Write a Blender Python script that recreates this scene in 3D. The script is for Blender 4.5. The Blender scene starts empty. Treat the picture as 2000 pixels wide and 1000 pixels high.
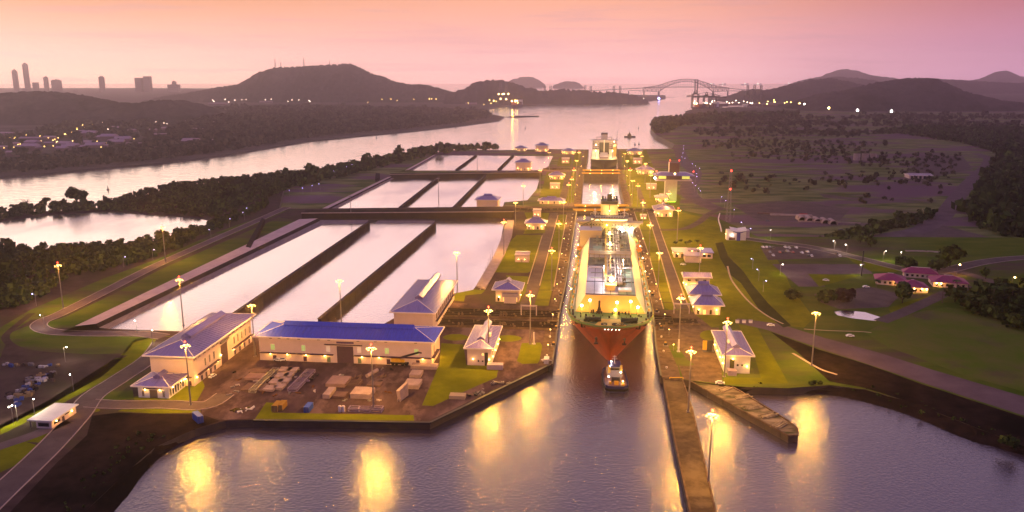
import bpy, bmesh, math, random
import numpy as np
from mathutils import Vector, Matrix
R = math.radians
SC = bpy.context.scene
COL = SC.collection
random.seed(7)
RNG = np.random.default_rng(7)

# ------------------------------------------------------------------ camera
FPX, HC = 1580.0, 151.5                    # focal length in pixels of the 2000 px wide photo, height above the lake
PITCH = math.atan(358.0 / FPX)
CP, SP = math.cos(PITCH), math.sin(PITCH)
cam_d = bpy.data.cameras.new('camera')
cam_d.sensor_width = 36.0
cam_d.lens = 36.0 * FPX / 2000.0
cam_d.clip_start, cam_d.clip_end = 1.0, 60000.0
CAM = bpy.data.objects.new('camera', cam_d)
CAM.location = (0, 0, HC)
CAM.rotation_euler = (math.pi / 2 - PITCH, 0, 0)
COL.objects.link(CAM)
SC.camera = CAM

# ------------------------------------------------------------------ sky, sun, exposure
SUN_EL, SUN_AZ = 14.0, -48.0               # degrees; azimuth from the view direction, negative = left
W = bpy.data.worlds.new('World'); SC.world = W
W.use_nodes = True
nt = W.node_tree; N = nt.nodes; L = nt.links
for n in list(N): N.remove(n)
out = N.new('ShaderNodeOutputWorld'); bg = N.new('ShaderNodeBackground')
tc = N.new('ShaderNodeTexCoord'); sep = N.new('ShaderNodeSeparateXYZ')
L.new(tc.outputs['Generated'], sep.inputs[0])
def ramp(stops, src, interp='LINEAR'):
    r = N.new('ShaderNodeValToRGB'); r.color_ramp.interpolation = interp
    els = r.color_ramp.elements
    while len(els) > 1: els.remove(els[-1])
    els[0].position = stops[0][0]; els[0].color = (*stops[0][1], 1)
    for p, c in stops[1:]:
        e = els.new(p); e.color = (*c, 1)
    L.new(src, r.inputs[0]); return r.outputs[0]
def math_n(op, a, b=None, clamp=False):
    m = N.new('ShaderNodeMath'); m.operation = op; m.use_clamp = clamp
    for i, v in enumerate((a, b)):
        if v is None: continue
        if isinstance(v, (int, float)): m.inputs[i].default_value = v
        else: L.new(v, m.inputs[i])
    return m.outputs[0]
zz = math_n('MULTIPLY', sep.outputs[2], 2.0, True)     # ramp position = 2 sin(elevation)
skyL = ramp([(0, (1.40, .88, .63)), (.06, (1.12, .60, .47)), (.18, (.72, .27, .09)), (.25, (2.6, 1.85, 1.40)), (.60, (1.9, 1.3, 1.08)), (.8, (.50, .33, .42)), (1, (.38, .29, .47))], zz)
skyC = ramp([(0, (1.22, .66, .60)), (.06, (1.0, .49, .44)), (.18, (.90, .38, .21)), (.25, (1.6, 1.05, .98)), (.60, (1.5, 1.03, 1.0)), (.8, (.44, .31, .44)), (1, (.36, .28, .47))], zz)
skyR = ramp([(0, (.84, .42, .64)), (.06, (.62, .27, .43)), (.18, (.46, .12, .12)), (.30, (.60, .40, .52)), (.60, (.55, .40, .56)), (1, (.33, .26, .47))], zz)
def mixc(f, a, b):
    m = N.new('ShaderNodeMix'); m.data_type = 'RGBA'
    if isinstance(f, (int, float)): m.inputs[0].default_value = f
    else: L.new(f, m.inputs[0])
    for s, v in ((6, a), (7, b)):
        if isinstance(v, tuple): m.inputs[s].default_value = (*v, 1)
        else: L.new(v, m.inputs[s])
    return m.outputs[2]
def mapr(src, a, b):
    m = N.new('ShaderNodeMapRange'); m.interpolation_type = 'SMOOTHSTEP'
    m.inputs[1].default_value = a; m.inputs[2].default_value = b
    L.new(src, m.inputs[0]); return m.outputs[0]
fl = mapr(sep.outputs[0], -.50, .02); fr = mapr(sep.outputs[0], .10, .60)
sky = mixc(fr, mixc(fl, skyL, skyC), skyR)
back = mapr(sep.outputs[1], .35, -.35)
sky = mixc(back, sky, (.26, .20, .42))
# thin streaks of cloud
mp = N.new('ShaderNodeMapping'); mp.inputs['Scale'].default_value = (4, 4, 70)
L.new(tc.outputs['Generated'], mp.inputs[0])
nz = N.new('ShaderNodeTexNoise'); nz.inputs['Scale'].default_value = 1.6; nz.inputs['Detail'].default_value = 5
L.new(mp.outputs[0], nz.inputs['Vector'])
cl = mapr(nz.outputs[0], .47, .70)
sky = mixc(math_n('MULTIPLY', cl, .30), sky, (.58, .30, .36))
nish = N.new('ShaderNodeTexSky'); nish.sky_type = 'NISHITA'; nish.sun_disc = False
nish.sun_elevation = R(SUN_EL); nish.sun_rotation = R(SUN_AZ)
ns = N.new('ShaderNodeVectorMath'); ns.operation = 'SCALE'; ns.inputs['Scale'].default_value = .05
L.new(nish.outputs[0], ns.inputs[0])
sky = mixc(.06, sky, ns.outputs[0])
SKY_STRENGTH = 1.15
HAZE_DENSITY = 7.2e-5
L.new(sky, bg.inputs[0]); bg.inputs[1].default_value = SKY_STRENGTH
L.new(bg.outputs[0], out.inputs[0])

sun_d = bpy.data.lights.new('sun', 'SUN'); sun_d.energy = .35; sun_d.angle = R(14); sun_d.color = (1, .72, .60)
SUN = bpy.data.objects.new('sun', sun_d); COL.objects.link(SUN)
sdir = Vector((math.sin(R(SUN_AZ)) * math.cos(R(SUN_EL)), math.cos(R(SUN_AZ)) * math.cos(R(SUN_EL)), math.sin(R(SUN_EL))))
SUN.rotation_euler = sdir.to_track_quat('Z', 'Y').to_euler()
SUN.location = (0, 0, 400)

SC.view_settings.view_transform = 'Standard'
SC.view_settings.look = 'None'
SC.view_settings.exposure = 0.0
SC.view_settings.gamma = 1.0
SC.render.engine = 'CYCLES'
cy = SC.cycles
cy.use_denoising = True
cy.max_bounces = 5; cy.diffuse_bounces = 2; cy.glossy_bounces = 3; cy.transmission_bounces = 2; cy.volume_bounces = 2
cy.transparent_max_bounces = 6
cy.sample_clamp_indirect = 3.0; cy.sample_clamp_direct = 150.0
cy.caustics_reflective = False; cy.caustics_refractive = False
cy.use_light_tree = True

# ------------------------------------------------------------------ pixel -> place helpers
Z1, Z2, SEA = 3.5, -2.0, -12.0
def ray(px, py):
    u, v = (px - 1000.0) / FPX, (py - 500.0) / FPX
    return Vector((u, CP - v * SP, -SP - v * CP))
def G(px, py, z=Z1):                        # where the sight line through a photo pixel meets the level z
    d = ray(px, py); t = (z - HC) / d.z
    return Vector((d.x * t, d.y * t, z))
def atY(px, py, Y):                         # ... and where it meets the distance Y
    d = ray(px, py); t = Y / d.y
    return Vector((d.x * t, Y, HC + d.z * t))
AZ = math.atan2(168.0, FPX / CP)            # the lock's axis
A = Vector((math.sin(AZ), math.cos(AZ), 0)); B = Vector((math.cos(AZ), -math.sin(AZ), 0))

# ------------------------------------------------------------------ materials
MATS = {}
def new_mat(name):
    m = bpy.data.materials.new(name); m.use_nodes = True
    n = m.node_tree.nodes; return m, n, m.node_tree.links, n['Principled BSDF']
def mat(name, c, c2=None, scale=.3, rough=.8, metal=0.0, bump=0.0, detail=6, lo=.35, hi=.65, c3=None, scale3=.02, lo3=.5, hi3=.62, coord='Object', stretch=None, spec=.3, bscale=None):
    if name in MATS: return MATS[name]
    m, n, l, p = new_mat(name)
    p.inputs['Roughness'].default_value = rough; p.inputs['Metallic'].default_value = metal
    p.inputs['Specular IOR Level'].default_value = spec if rough < .75 else 0.0
    p.inputs['Base Color'].default_value = (*c, 1)
    if c2 is not None:
        t = n.new('ShaderNodeTexCoord'); vec = t.outputs[coord]
        if stretch:
            mp = n.new('ShaderNodeMapping'); mp.inputs['Scale'].default_value = stretch; l.new(vec, mp.inputs[0]); vec = mp.outputs[0]
        def noise(s, d=detail):
            z = n.new('ShaderNodeTexNoise'); z.inputs['Scale'].default_value = s; z.inputs['Detail'].default_value = d
            z.inputs['Roughness'].default_value = .62
            l.new(vec, z.inputs['Vector']); return z.outputs[0]
        def rng(src, a, b):
            q = n.new('ShaderNodeMapRange'); q.inputs[1].default_value = a; q.inputs[2].default_value = b; l.new(src, q.inputs[0]); return q.outputs[0]
        def mx(f, a, b):
            q = n.new('ShaderNodeMix'); q.data_type = 'RGBA'; l.new(f, q.inputs[0])
            for s, v in ((6, a), (7, b)):
                if isinstance(v, tuple): q.inputs[s].default_value = (*v, 1)
                else: l.new(v, q.inputs[s])
            return q.outputs[2]
        n1 = noise(scale)
        col = mx(rng(n1, lo, hi), c, c2)
        if c3 is not None: col = mx(rng(noise(scale3, 8), lo3, hi3), col, c3)
        l.new(col, p.inputs['Base Color'])
        if bump:
            b = n.new('ShaderNodeBump'); b.inputs['Strength'].default_value = min(1.0, bump); b.inputs['Distance'].default_value = .4 if bump <= 1 else bump
            l.new(noise(bscale, 4) if bscale else n1, b.inputs['Height']); l.new(b.outputs[0], p.inputs['Normal'])
    MATS[name] = m; return m
def glow(name, c, strength, sampled=False):
    if name in MATS: return MATS[name]
    m, n, l, p = new_mat(name)
    p.inputs['Base Color'].default_value = (*[min(1, x) for x in c], 1)
    p.inputs['Emission Color'].default_value = (*c, 1); p.inputs['Emission Strength'].default_value = strength
    if not sampled: m.cycles.emission_sampling = 'NONE'
    MATS[name] = m; return m
def water(name, body, metal, rough, s1, s2, b, stretch=(1, 1, 1), tint=(.9, .9, .9), dist=1.0, streak=.06):
    m, n, l, p = new_mat(name)
    t = n.new('ShaderNodeTexCoord'); mp = n.new('ShaderNodeMapping'); mp.inputs['Scale'].default_value = stretch
    l.new(t.outputs['Object'], mp.inputs[0])
    a = n.new('ShaderNodeTexNoise'); a.inputs['Scale'].default_value = s1; a.inputs['Detail'].default_value = 4; l.new(mp.outputs[0], a.inputs['Vector'])
    c = n.new('ShaderNodeTexNoise'); c.inputs['Scale'].default_value = s2; c.inputs['Detail'].default_value = 3; c.inputs['Distortion'].default_value = .6; l.new(mp.outputs[0], c.inputs['Vector'])
    s = n.new('ShaderNodeMath'); s.operation = 'MULTIPLY_ADD'; s.inputs[1].default_value = .14; l.new(a.outputs[0], s.inputs[0]); l.new(c.outputs[0], s.inputs[2])
    bp = n.new('ShaderNodeBump'); bp.inputs['Strength'].default_value = b; bp.inputs['Distance'].default_value = dist
    l.new(s.outputs[0], bp.inputs['Height'])
    p.inputs['Base Color'].default_value = (*body, 1); p.inputs['Roughness'].default_value = rough
    w = n.new('ShaderNodeTexNoise'); w.inputs['Scale'].default_value = 1.0; w.inputs['Detail'].default_value = 5
    wm = n.new('ShaderNodeMapping'); wm.inputs['Scale'].default_value = (.018, .007, 1); l.new(t.outputs['Object'], wm.inputs[0]); l.new(wm.outputs[0], w.inputs['Vector'])
    wr = n.new('ShaderNodeMapRange'); wr.inputs[1].default_value = .38; wr.inputs[2].default_value = .66; wr.inputs[3].default_value = rough; wr.inputs[4].default_value = rough + streak; l.new(w.outputs[0], wr.inputs[0])
    l.new(wr.outputs[0], p.inputs['Roughness'])
    p.inputs['IOR'].default_value = 1.33; p.inputs['Specular IOR Level'].default_value = .5
    l.new(bp.outputs[0], p.inputs['Normal'])
    g = n.new('ShaderNodeBsdfGlossy'); g.inputs['Color'].default_value = (*tint, 1); g.inputs['Roughness'].default_value = rough
    l.new(bp.outputs[0], g.inputs['Normal']); l.new(wr.outputs[0], g.inputs['Roughness'])
    mx = n.new('ShaderNodeMixShader'); mx.inputs[0].default_value = metal
    l.new(p.outputs[0], mx.inputs[1]); l.new(g.outputs[0], mx.inputs[2])
    l.new(mx.outputs[0], n['Material Output'].inputs[0])
    MATS[name] = m; return m
def foliage(name, d, m_, lt):
    if name in MATS: return MATS[name]
    m, n, l, p = new_mat(name)
    p.inputs['Roughness'].default_value = .8; p.inputs['Specular IOR Level'].default_value = .04
    g = n.new('ShaderNodeNewGeometry'); r = n.new('ShaderNodeValToRGB')
    e = r.color_ramp.elements; e[0].color = (*d, 1); e[1].color = (*lt, 1); e[1].position = 1
    x = e.new(.55); x.color = (*m_, 1)
    l.new(g.outputs['Random Per Island'], r.inputs[0])
    t = n.new('ShaderNodeTexCoord'); z = n.new('ShaderNodeTexNoise'); z.inputs['Scale'].default_value = .03; l.new(t.outputs['Object'], z.inputs['Vector'])
    q = n.new('ShaderNodeMix'); q.data_type = 'RGBA'; q.inputs[7].default_value = (*d, 1)
    mr = n.new('ShaderNodeMapRange'); mr.inputs[1].default_value = .45; mr.inputs[2].default_value = .7; l.new(z.outputs[0], mr.inputs[0])
    l.new(mr.outputs[0], q.inputs[0]); l.new(r.outputs[0], q.inputs[6]); l.new(q.outputs[2], p.inputs['Base Color'])
    MATS[name] = m; return m

# ------------------------------------------------------------------ object helpers
def tag(o, label=None, cat=None, group=None, kind=None):
    if label: o['label'] = label
    if cat: o['category'] = cat
    if group: o['group'] = group
    if kind: o['kind'] = kind
    return o
def thing(name, label, cat, loc, rz=0.0, group=None):
    o = bpy.data.objects.new(name, None); o.empty_display_size = 1
    o.location = loc; o.rotation_euler = (0, 0, rz); COL.objects.link(o)
    return tag(o, label, cat, group)
class MB:
    def __init__(s): s.v = []; s.f = []; s.m = []
    def add(s, vs, fs, mi=0):
        b = len(s.v); s.v += [tuple(v) for v in vs]; s.f += [tuple(i + b for i in f) for f in fs]; s.m += [mi] * len(fs); return s
    def box(s, x0, x1, y0, y1, z0, z1, mi=0):
        return s.add([(x0, y0, z0), (x1, y0, z0), (x1, y1, z0), (x0, y1, z0), (x0, y0, z1), (x1, y0, z1), (x1, y1, z1), (x0, y1, z1)],
                     [(0, 3, 2, 1), (4, 5, 6, 7), (0, 1, 5, 4), (1, 2, 6, 5), (2, 3, 7, 6), (3, 0, 4, 7)], mi)
    def bar(s, p, q, w, h=None, mi=0):       # a square bar between two points
        p, q = Vector(p), Vector(q); h = h or w; d = (q - p).normalized()
        a = d.cross(Vector((0, 0, 1)) if abs(d.z) < .95 else Vector((0, 1, 0))).normalized(); b = d.cross(a)
        vs = [e + a * (sx * w / 2) + b * (sy * h / 2) for e in (p, q) for sx, sy in ((-1, -1), (1, -1), (1, 1), (-1, 1))]
        return s.add(vs, [(0, 1, 2, 3), (7, 6, 5, 4), (0, 4, 5, 1), (1, 5, 6, 2), (2, 6, 7, 3), (3, 7, 4, 0)], mi)
    def tube(s, p, q, r0, r1=None, n=10, mi=0, caps=True):
        p, q = Vector(p), Vector(q); r1 = r0 if r1 is None else r1; d = (q - p).normalized()
        a = d.cross(Vector((0, 0, 1)) if abs(d.z) < .95 else Vector((0, 1, 0))).normalized(); b = d.cross(a)
        vs = [e + (a * math.cos(2 * math.pi * i / n) + b * math.sin(2 * math.pi * i / n)) * r for e, r in ((p, r0), (q, r1)) for i in range(n)]
        fs = [(i, (i + 1) % n, n + (i + 1) % n, n + i) for i in range(n)]
        if caps: fs += [tuple(range(n))[::-1], tuple(range(n, 2 * n))]
        return s.add(vs, fs, mi)
    def prism(s, pts, z0, z1, mi=0, side=None):
        n = len(pts); b = [(p[0], p[1], z0) for p in pts] + [(p[0], p[1], z1) for p in pts]
        s.add(b, [tuple(range(n, 2 * n))], mi)
        return s.add(b, [(i, (i + 1) % n, n + (i + 1) % n, n + i) for i in range(n)], mi if side is None else side)
    def ball(s, c, r, seg=8, rings=5, mi=0, sz=1.0):
        vs = []; c = Vector(c)
        for j in range(rings + 1):
            t = math.pi * j / rings
            for i in range(seg):
                p = 2 * math.pi * i / seg
                vs.append(c + Vector((math.sin(t) * math.cos(p), math.sin(t) * math.sin(p), math.cos(t) * sz)) * r)
        fs = [(j * seg + i, (j + 1) * seg + i, (j + 1) * seg + (i + 1) % seg, j * seg + (i + 1) % seg) for j in range(rings) for i in range(seg)]
        return s.add(vs, fs, mi)
    def build(s, name, mats, parent=None, smooth=False):
        me = bpy.data.meshes.new(name); me.from_pydata(s.v, [], s.f)
        ms = mats if isinstance(mats, (list, tuple)) else [mats]
        for m in ms: me.materials.append(m)
        if len(ms) > 1: me.polygons.foreach_set('material_index', s.m)
        bm = bmesh.new(); bm.from_mesh(me); bmesh.ops.recalc_face_normals(bm, faces=bm.faces); bm.to_mesh(me); bm.free()
        if smooth: me.polygons.foreach_set('use_smooth', [True] * len(me.polygons))
        me.update()
        o = bpy.data.objects.new(name, me); COL.objects.link(o)
        if parent is not None: o.parent = parent
        return o
def kids(o): return [c for c in o.children]
def copy_tree(o, loc=None, rz=None, label=None, group=None, parent=None, scale=None):
    c = o.copy(); COL.objects.link(c); c.parent = parent
    if loc is not None: c.location = loc
    if rz is not None: c.rotation_euler = (0, 0, rz)
    if scale is not None: c.scale = scale if not isinstance(scale, (int, float)) else (scale,) * 3
    if label: c['label'] = label
    if group: c['group'] = group
    for k in kids(o): copy_tree(k, parent=c)
    return c
def np_mesh(name, verts, quads, m, smooth=False):
    me = bpy.data.meshes.new(name); nv, nf = len(verts), len(quads); k = quads.shape[1]
    me.vertices.add(nv); me.vertices.foreach_set('co', np.asarray(verts, np.float32).ravel())
    me.loops.add(nf * k); me.loops.foreach_set('vertex_index', np.asarray(quads, np.int32).ravel())
    me.polygons.add(nf); me.polygons.foreach_set('loop_start', np.arange(0, nf * k, k, dtype=np.int32))
    me.materials.append(m); me.update(calc_edges=True)
    if smooth: me.polygons.foreach_set('use_smooth', np.ones(nf, bool))
    o = bpy.data.objects.new(name, me); COL.objects.link(o); return o
def up(me):                                   # make every face of a sheet look up
    for p in me.polygons:
        if p.normal.z < 0: p.flip()
LIFT = {}
def sheet(name, px, m, label, z=Z1, lift=.03, kind='structure', cat=None):
    pts = [G(x, y, z) for x, y in px]
    me = bpy.data.meshes.new(name); me.from_pydata([(p.x, p.y, z + lift) for p in pts], [], [tuple(range(len(pts)))]); up(me)
    me.materials.append(m); me.update()
    o = bpy.data.objects.new(name, me); COL.objects.link(o)
    return tag(o, label, cat or name.replace('_', ' '), kind=kind)
def plate(name, px, z, z0, mtop, mside, label):
    pts = [G(x, y, z) for x, y in px]
    b = MB().prism([(p.x, p.y) for p in pts], z0, z, 0, 1)
    return tag(b.build(name, [mtop, mside]), label, name.replace('_', ' '), kind='structure')
def smooth_line(pts, n=6):
    out_ = []
    P = [pts[0]] + list(pts) + [pts[-1]]
    for i in range(1, len(P) - 2):
        for k in range(n):
            t = k / n; a, b, c, d = P[i - 1], P[i], P[i + 1], P[i + 2]
            out_.append(.5 * ((2 * b) + (c - a) * t + (2 * a - 5 * b + 4 * c - d) * t * t + (3 * b - a - 3 * c + d) * t ** 3))
    out_.append(pts[-1]); return out_
def ribbon(name, px, w, m, label, z=Z1, lift=.05, kerb=None, kind='structure', cat=None):
    P = smooth_line([G(x, y, z) for x, y in px])
    vs, fs, k1, k2 = [], [], MB(), None
    Ls, Rs = [], []
    for i, p in enumerate(P):
        d = (P[min(i + 1, len(P) - 1)] - P[max(i - 1, 0)]); d.z = 0; d.normalize(); s = Vector((d.y, -d.x, 0))
        Ls.append(p - s * w / 2); Rs.append(p + s * w / 2)
    vs = [(q.x, q.y, z + lift) for q in Ls + Rs]; n = len(P)
    fs = [(i, i + 1, n + i + 1, n + i) for i in range(n - 1)]
    me = bpy.data.meshes.new(name); me.from_pydata(vs, [], fs); up(me); me.materials.append(m); me.update()
    o = bpy.data.objects.new(name, me); COL.objects.link(o); tag(o, label, cat or name.replace('_', ' '), kind=kind)
    if kerb:
        kb = MB()
        for S in (Ls, Rs):
            for a, b in zip(S, S[1:]): kb.bar((a.x, a.y, z + .1), (b.x, b.y, z + .1), .45, .3)
        kb.build('kerb', kerb, o)
    return o
# ================================================================== materials used in many places
M_soil = mat('soil', (.045, .029, .028), (.075, .048, .046), .12, .9, c3=(.055, .045, .03), scale3=.03, bump=.4)
M_yard = mat('yard_paving', (.088, .054, .058), (.046, .029, .032), .16, .85, c3=(.140, .09, .088), scale3=.06, lo3=.52, hi3=.60, bump=.2, stretch=(1, .5, 1))
M_lock = mat('lock_concrete', (.13, .088, .066), (.065, .044, .036), .22, .85, c3=(.20, .14, .10), scale3=.25, lo3=.55, hi3=.75, bump=.3)
M_side = mat('wet_wall', (.035, .025, .025), (.06, .042, .04), .2, .6)
M_grass = mat('mown_grass', (.112, .126, .006), (.140, .148, .008), .16, .85, lo=.4, hi=.6, c3=(.080, .092, .007), scale3=.05, lo3=.45, hi3=.75, bump=.3)
M_rough = mat('rough_grass', (.050, .082, .010), (.095, .112, .020), .045, .9, c3=(.075, .05, .045), scale3=.014, lo3=.5, hi3=.66, bump=.5, stretch=(.6, 1.5, 1), bscale=.3)
M_plain = mat('plain_scrub', (.060, .082, .022), (.165, .165, .072), .035, .9, lo=.40, hi=.58, c3=(.125, .075, .098), scale3=.009, lo3=.49, hi3=.56, bump=.6, stretch=(.5, 1.5, 1), bscale=.12)
M_asph = mat('asphalt', (.085, .062, .062), (.12, .09, .085), .08, .85, c3=(.06, .045, .048), scale3=.3, lo3=.55, hi3=.8)
M_paleroad = mat('pale_road', (.135, .095, .105), (.095, .066, .075), .06, .85)
M_conc = mat('pale_concrete', (.36, .28, .27), (.28, .21, .20), .2, .8)
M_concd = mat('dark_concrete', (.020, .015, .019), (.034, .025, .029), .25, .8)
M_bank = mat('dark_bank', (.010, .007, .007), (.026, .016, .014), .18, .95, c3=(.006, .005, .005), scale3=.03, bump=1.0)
M_fol_near = foliage('leaf_near', (.010, .016, .004), (.032, .046, .009), (.075, .10, .016))
M_fol_far = foliage('leaf_far', (.020, .018, .015), (.058, .052, .034), (.11, .095, .06))
M_fol_dark = foliage('leaf_dark', (.009, .014, .005), (.032, .050, .012), (.080, .112, .026))
M_hill = mat('hill_forest', (.030, .024, .024), (.060, .048, .042), .035, .95, c3=(.018, .018, .014), scale3=.005, bump=.5)
M_city = mat('city_ground', (.060, .050, .040), (.11, .085, .075), .012, .9, c3=(.12, .085, .085), scale3=.006, lo3=.58, hi3=.68, stretch=(.5, 1.6, 1))
M_lake = water('lake_water', (.048, .036, .050), .15, .17, .30, .75, .65, tint=(.86, .82, .87), dist=.36, streak=.03)
M_sea = water('sea_water', (.12, .09, .085), .66, .12, .012, .09, .6, (.5, 1.5, 1), tint=(.98, .95, .93))
M_basin = water('basin_water', (.12, .09, .09), .62, .06, .05, .4, .10, tint=(.82, .77, .81), streak=.20)

# ================================================================== the setting
def quad(name, pts, z, m, label):
    me = bpy.data.meshes.new(name); me.from_pydata([(x, y, z) for x, y in pts], [], [tuple(range(len(pts)))]); up(me); me.materials.append(m); me.update()
    o = bpy.data.objects.new(name, me); COL.objects.link(o); return tag(o, label, name.replace('_', ' '), kind='structure')
quad('sea', [(-8500, -310), (8500, -310), (8500, 12500), (-8500, 12500)], SEA, M_sea, 'pale pink river and open sea reaching to the horizon')
lk = [G(*p, 0) for p in ((150, 1060), (180, 985), (270, 912), (325, 868), (395, 836), (470, 815), (520, 790), (1000, 700), (1060, 560), (1112, 414), (1240, 414), (1330, 700), (1450, 735), (1620, 755), (1760, 790), (1900, 845), (2060, 890), (2400, 1060))]
lk = [(-330, -300), (-230, 150)] + [(p.x, p.y) for p in lk] + [(500, 150), (500, -300)]
quad('lake', lk, 0, M_lake, 'rippled lilac grey water in front of the lock with golden lamp reflections')

left_px = [(60, 1200), (165, 1000), (250, 920), (305, 872), (380, 838), (440, 822), (495, 819), (840, 824), (1070, 712), (1080, 715), (1085, 680), (1088, 640), (1094, 600), (1103.5, 560), (1126, 414), (1128, 403),
           (1000, 403), (545, 408), (560, 343), (480, 352), (400, 360), (330, 369), (280, 382), (230, 398), (180, 408), (130, 411), (60, 413), (0, 422), (-120, 437), (-700, 470), (-900, 700), (-500, 1200)]
plate('left_land', left_px, Z1, -16, M_soil, M_side, 'brown and green land left of the lock with yards and roads')
leftfar_px = [(545, 420), (1127, 420), (1135, 400), (1139.5, 343), (1144, 328), (1150, 292), (1060, 291), (1000, 293), (955, 293), (900, 292), (830, 300), (760, 314), (700, 328), (640, 338), (560, 348)]
plate('far_left_land', leftfar_px, Z2, -16, M_plain, M_side, 'grassy land around the far basins left of the lock')
right_px = [(1222, 403), (1224, 414), (1250, 500), (1273, 600), (1280, 672), (1290, 736), (1338, 742), (1410, 752), (1460, 756), (1540, 758), (1620, 752), (1690, 760), (1780, 785), (1880, 825), (1960, 856), (2080, 880), (2500, 1040), (3200, 1100), (3200, 480), (2300, 465), (1480, 462), (1400, 425), (1330, 410)]
plate('right_land', right_px, Z1, -16, M_rough, M_side, 'lit lawns and dark slopes right of the lock')
rfar_px = [(1220, 440), (1220.5, 402), (1209, 351), (1205, 291), (1285, 291), (1312, 290), (1318, 281), (1300, 273), (1282, 264), (1271, 252), (1271, 238), (1284, 229), (1340, 226), (1420, 221), (1560, 217), (2300, 217), (3600, 217), (3600, 600), (1500, 600), (1420, 520)]
plate('far_right_land', rfar_px, Z2, -16, M_plain, M_side, 'wide purple and green scrub plain right of the lock')
city_px = [(-500, 372), (0, 345), (100, 337), (200, 327), (300, 319), (400, 307), (500, 292), (600, 275), (700, 265), (800, 256), (900, 245), (975, 235), (985, 228), (955, 222), (955, 212), (1000, 206), (1100, 203), (1180, 203), (1262, 198), (1300, 192.5), (1300, 186), (1120, 183), (980, 182), (900, 180), (700, 174), (300, 172), (-900, 172)]
plate('city_land', city_px, -9.0, -16, M_city, M_side, 'hazy wooded city shore across the river')
plate('port_land', [(1338, 217), (1352, 213.5), (1400, 210), (1560, 209), (1700, 209), (3000, 214), (3000, 222), (1500, 222), (1345, 221)], -7.0, -16, M_city, M_side, 'container port ground at the far end of the plain')
plate('far_land', [(1480, 214), (3200, 214), (3200, 176), (1500, 176)], -8.5, -16, M_city, M_side, 'hazy far land behind the dark cone hill')
sheet('jetty_land', [(985, 229), (1010, 226.5), (1052, 226.5), (1053, 228.5), (1010, 230)], M_bank, 'thin dark jetty in the river', SEA, .8)

# dark earth slopes down to the lake
def strip(name, outer, inner, zo, zi, m, label, seg=4):
    P = smooth_line([G(x, y, zo) for x, y in outer], seg); Q = smooth_line([G(x, y, zi) for x, y in inner], seg)
    n = min(len(P), len(Q)); rnd = random.Random(3)
    rows = 5; vs = []
    for r_ in range(rows):
        t = r_ / (rows - 1)
        for i in range(n):
            p = P[i].lerp(Q[i], t); j = .5 if 0 < r_ < rows - 1 else 0
            vs.append((p.x + rnd.uniform(-j, j), p.y + rnd.uniform(-j, j), p.z + rnd.uniform(-j, j) * .5))
    fs = [(r_ * n + i, r_ * n + i + 1, (r_ + 1) * n + i + 1, (r_ + 1) * n + i) for r_ in range(rows - 1) for i in range(n - 1)]
    me = bpy.data.meshes.new(name); me.from_pydata(vs, [], fs); up(me); me.materials.append(m); me.update()
    o = bpy.data.objects.new(name, me); COL.objects.link(o); return tag(o, label, name.replace('_', ' '), kind='structure')
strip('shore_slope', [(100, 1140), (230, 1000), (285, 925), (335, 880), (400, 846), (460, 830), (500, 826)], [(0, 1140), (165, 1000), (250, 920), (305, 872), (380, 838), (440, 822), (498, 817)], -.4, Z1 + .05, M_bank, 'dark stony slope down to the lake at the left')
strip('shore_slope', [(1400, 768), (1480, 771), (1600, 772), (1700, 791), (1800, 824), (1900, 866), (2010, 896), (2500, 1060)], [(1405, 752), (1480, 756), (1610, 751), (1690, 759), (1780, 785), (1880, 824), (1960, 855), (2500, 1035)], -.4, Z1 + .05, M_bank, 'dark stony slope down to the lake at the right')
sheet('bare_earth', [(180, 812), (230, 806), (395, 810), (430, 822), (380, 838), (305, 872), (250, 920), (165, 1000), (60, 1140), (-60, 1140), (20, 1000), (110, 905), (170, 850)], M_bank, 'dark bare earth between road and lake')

# ---- lawns near side
def lawn(px, label, z=Z1, lift=.04, m=None): return sheet('lawn', px, m or M_grass, label, z, lift, cat='lawn')
def ell(cx, cy, rx, ry, n=18): return [(cx + rx * math.cos(2 * math.pi * i / n), cy + ry * math.sin(2 * math.pi * i / n)) for i in range(n)]
sheet('yard', [(395, 812), (440, 820), (497, 817), (838, 822), (1068, 711), (1078, 712), (1086, 660), (1090, 600), (1010, 596), (850, 590), (660, 650), (480, 660), (390, 735)], M_yard, 'brown storage yard in front of the big blue roofed building', lift=.02)
sheet('lock_wall_top', [(1078, 713), (1085, 662), (1090, 600), (1101.5, 560), (1124, 412), (1107, 412), (1099, 478), (1082, 560), (1066, 640), (1052, 714)], M_lock, 'worn brown concrete walkway along the left lock wall', lift=.045)
lawn([(862, 670), (905, 673), (911, 713), (975, 714), (970, 737), (900, 768), (846, 793), (824, 792), (858, 712)], 'olive triangular lawn beside the small control house')
lawn([(1012, 697), (1009, 705), (1020, 711), (1050, 710), (1056, 700), (1060, 676), (1055, 669), (1019, 670)], 'small rounded lawn island near the lock wall corner')
lawn(ell(890, 659, 25, 6.5), 'oval lawn left of the small control house')
lawn(ell(992, 661, 27, 6.5), 'oval lawn right of the small control house')
lawn([(520, 786), (536, 787), (531, 806), (808, 811), (809, 822), (498, 818)], 'narrow green strip along the quay edge')
lawn([(1009, 459), (1057, 459), (1052, 492), (1040, 528), (1030, 533), (964, 532), (972, 510), (998, 470)], 'lawn around the pale equipment hut left of the lock')
lawn([(988, 538), (1033, 540), (1027, 570), (1015, 592), (1008, 592), (1010, 570)], 'lawn beside the pavilion near the basin corner')
lawn([(1092, 419), (1106, 419), (1098, 478), (1091, 515), (1080, 560), (1071, 597), (1043, 597), (1055, 560), (1066, 521), (1079, 470)], 'long lawn strip between service road and left lock wall')
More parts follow.
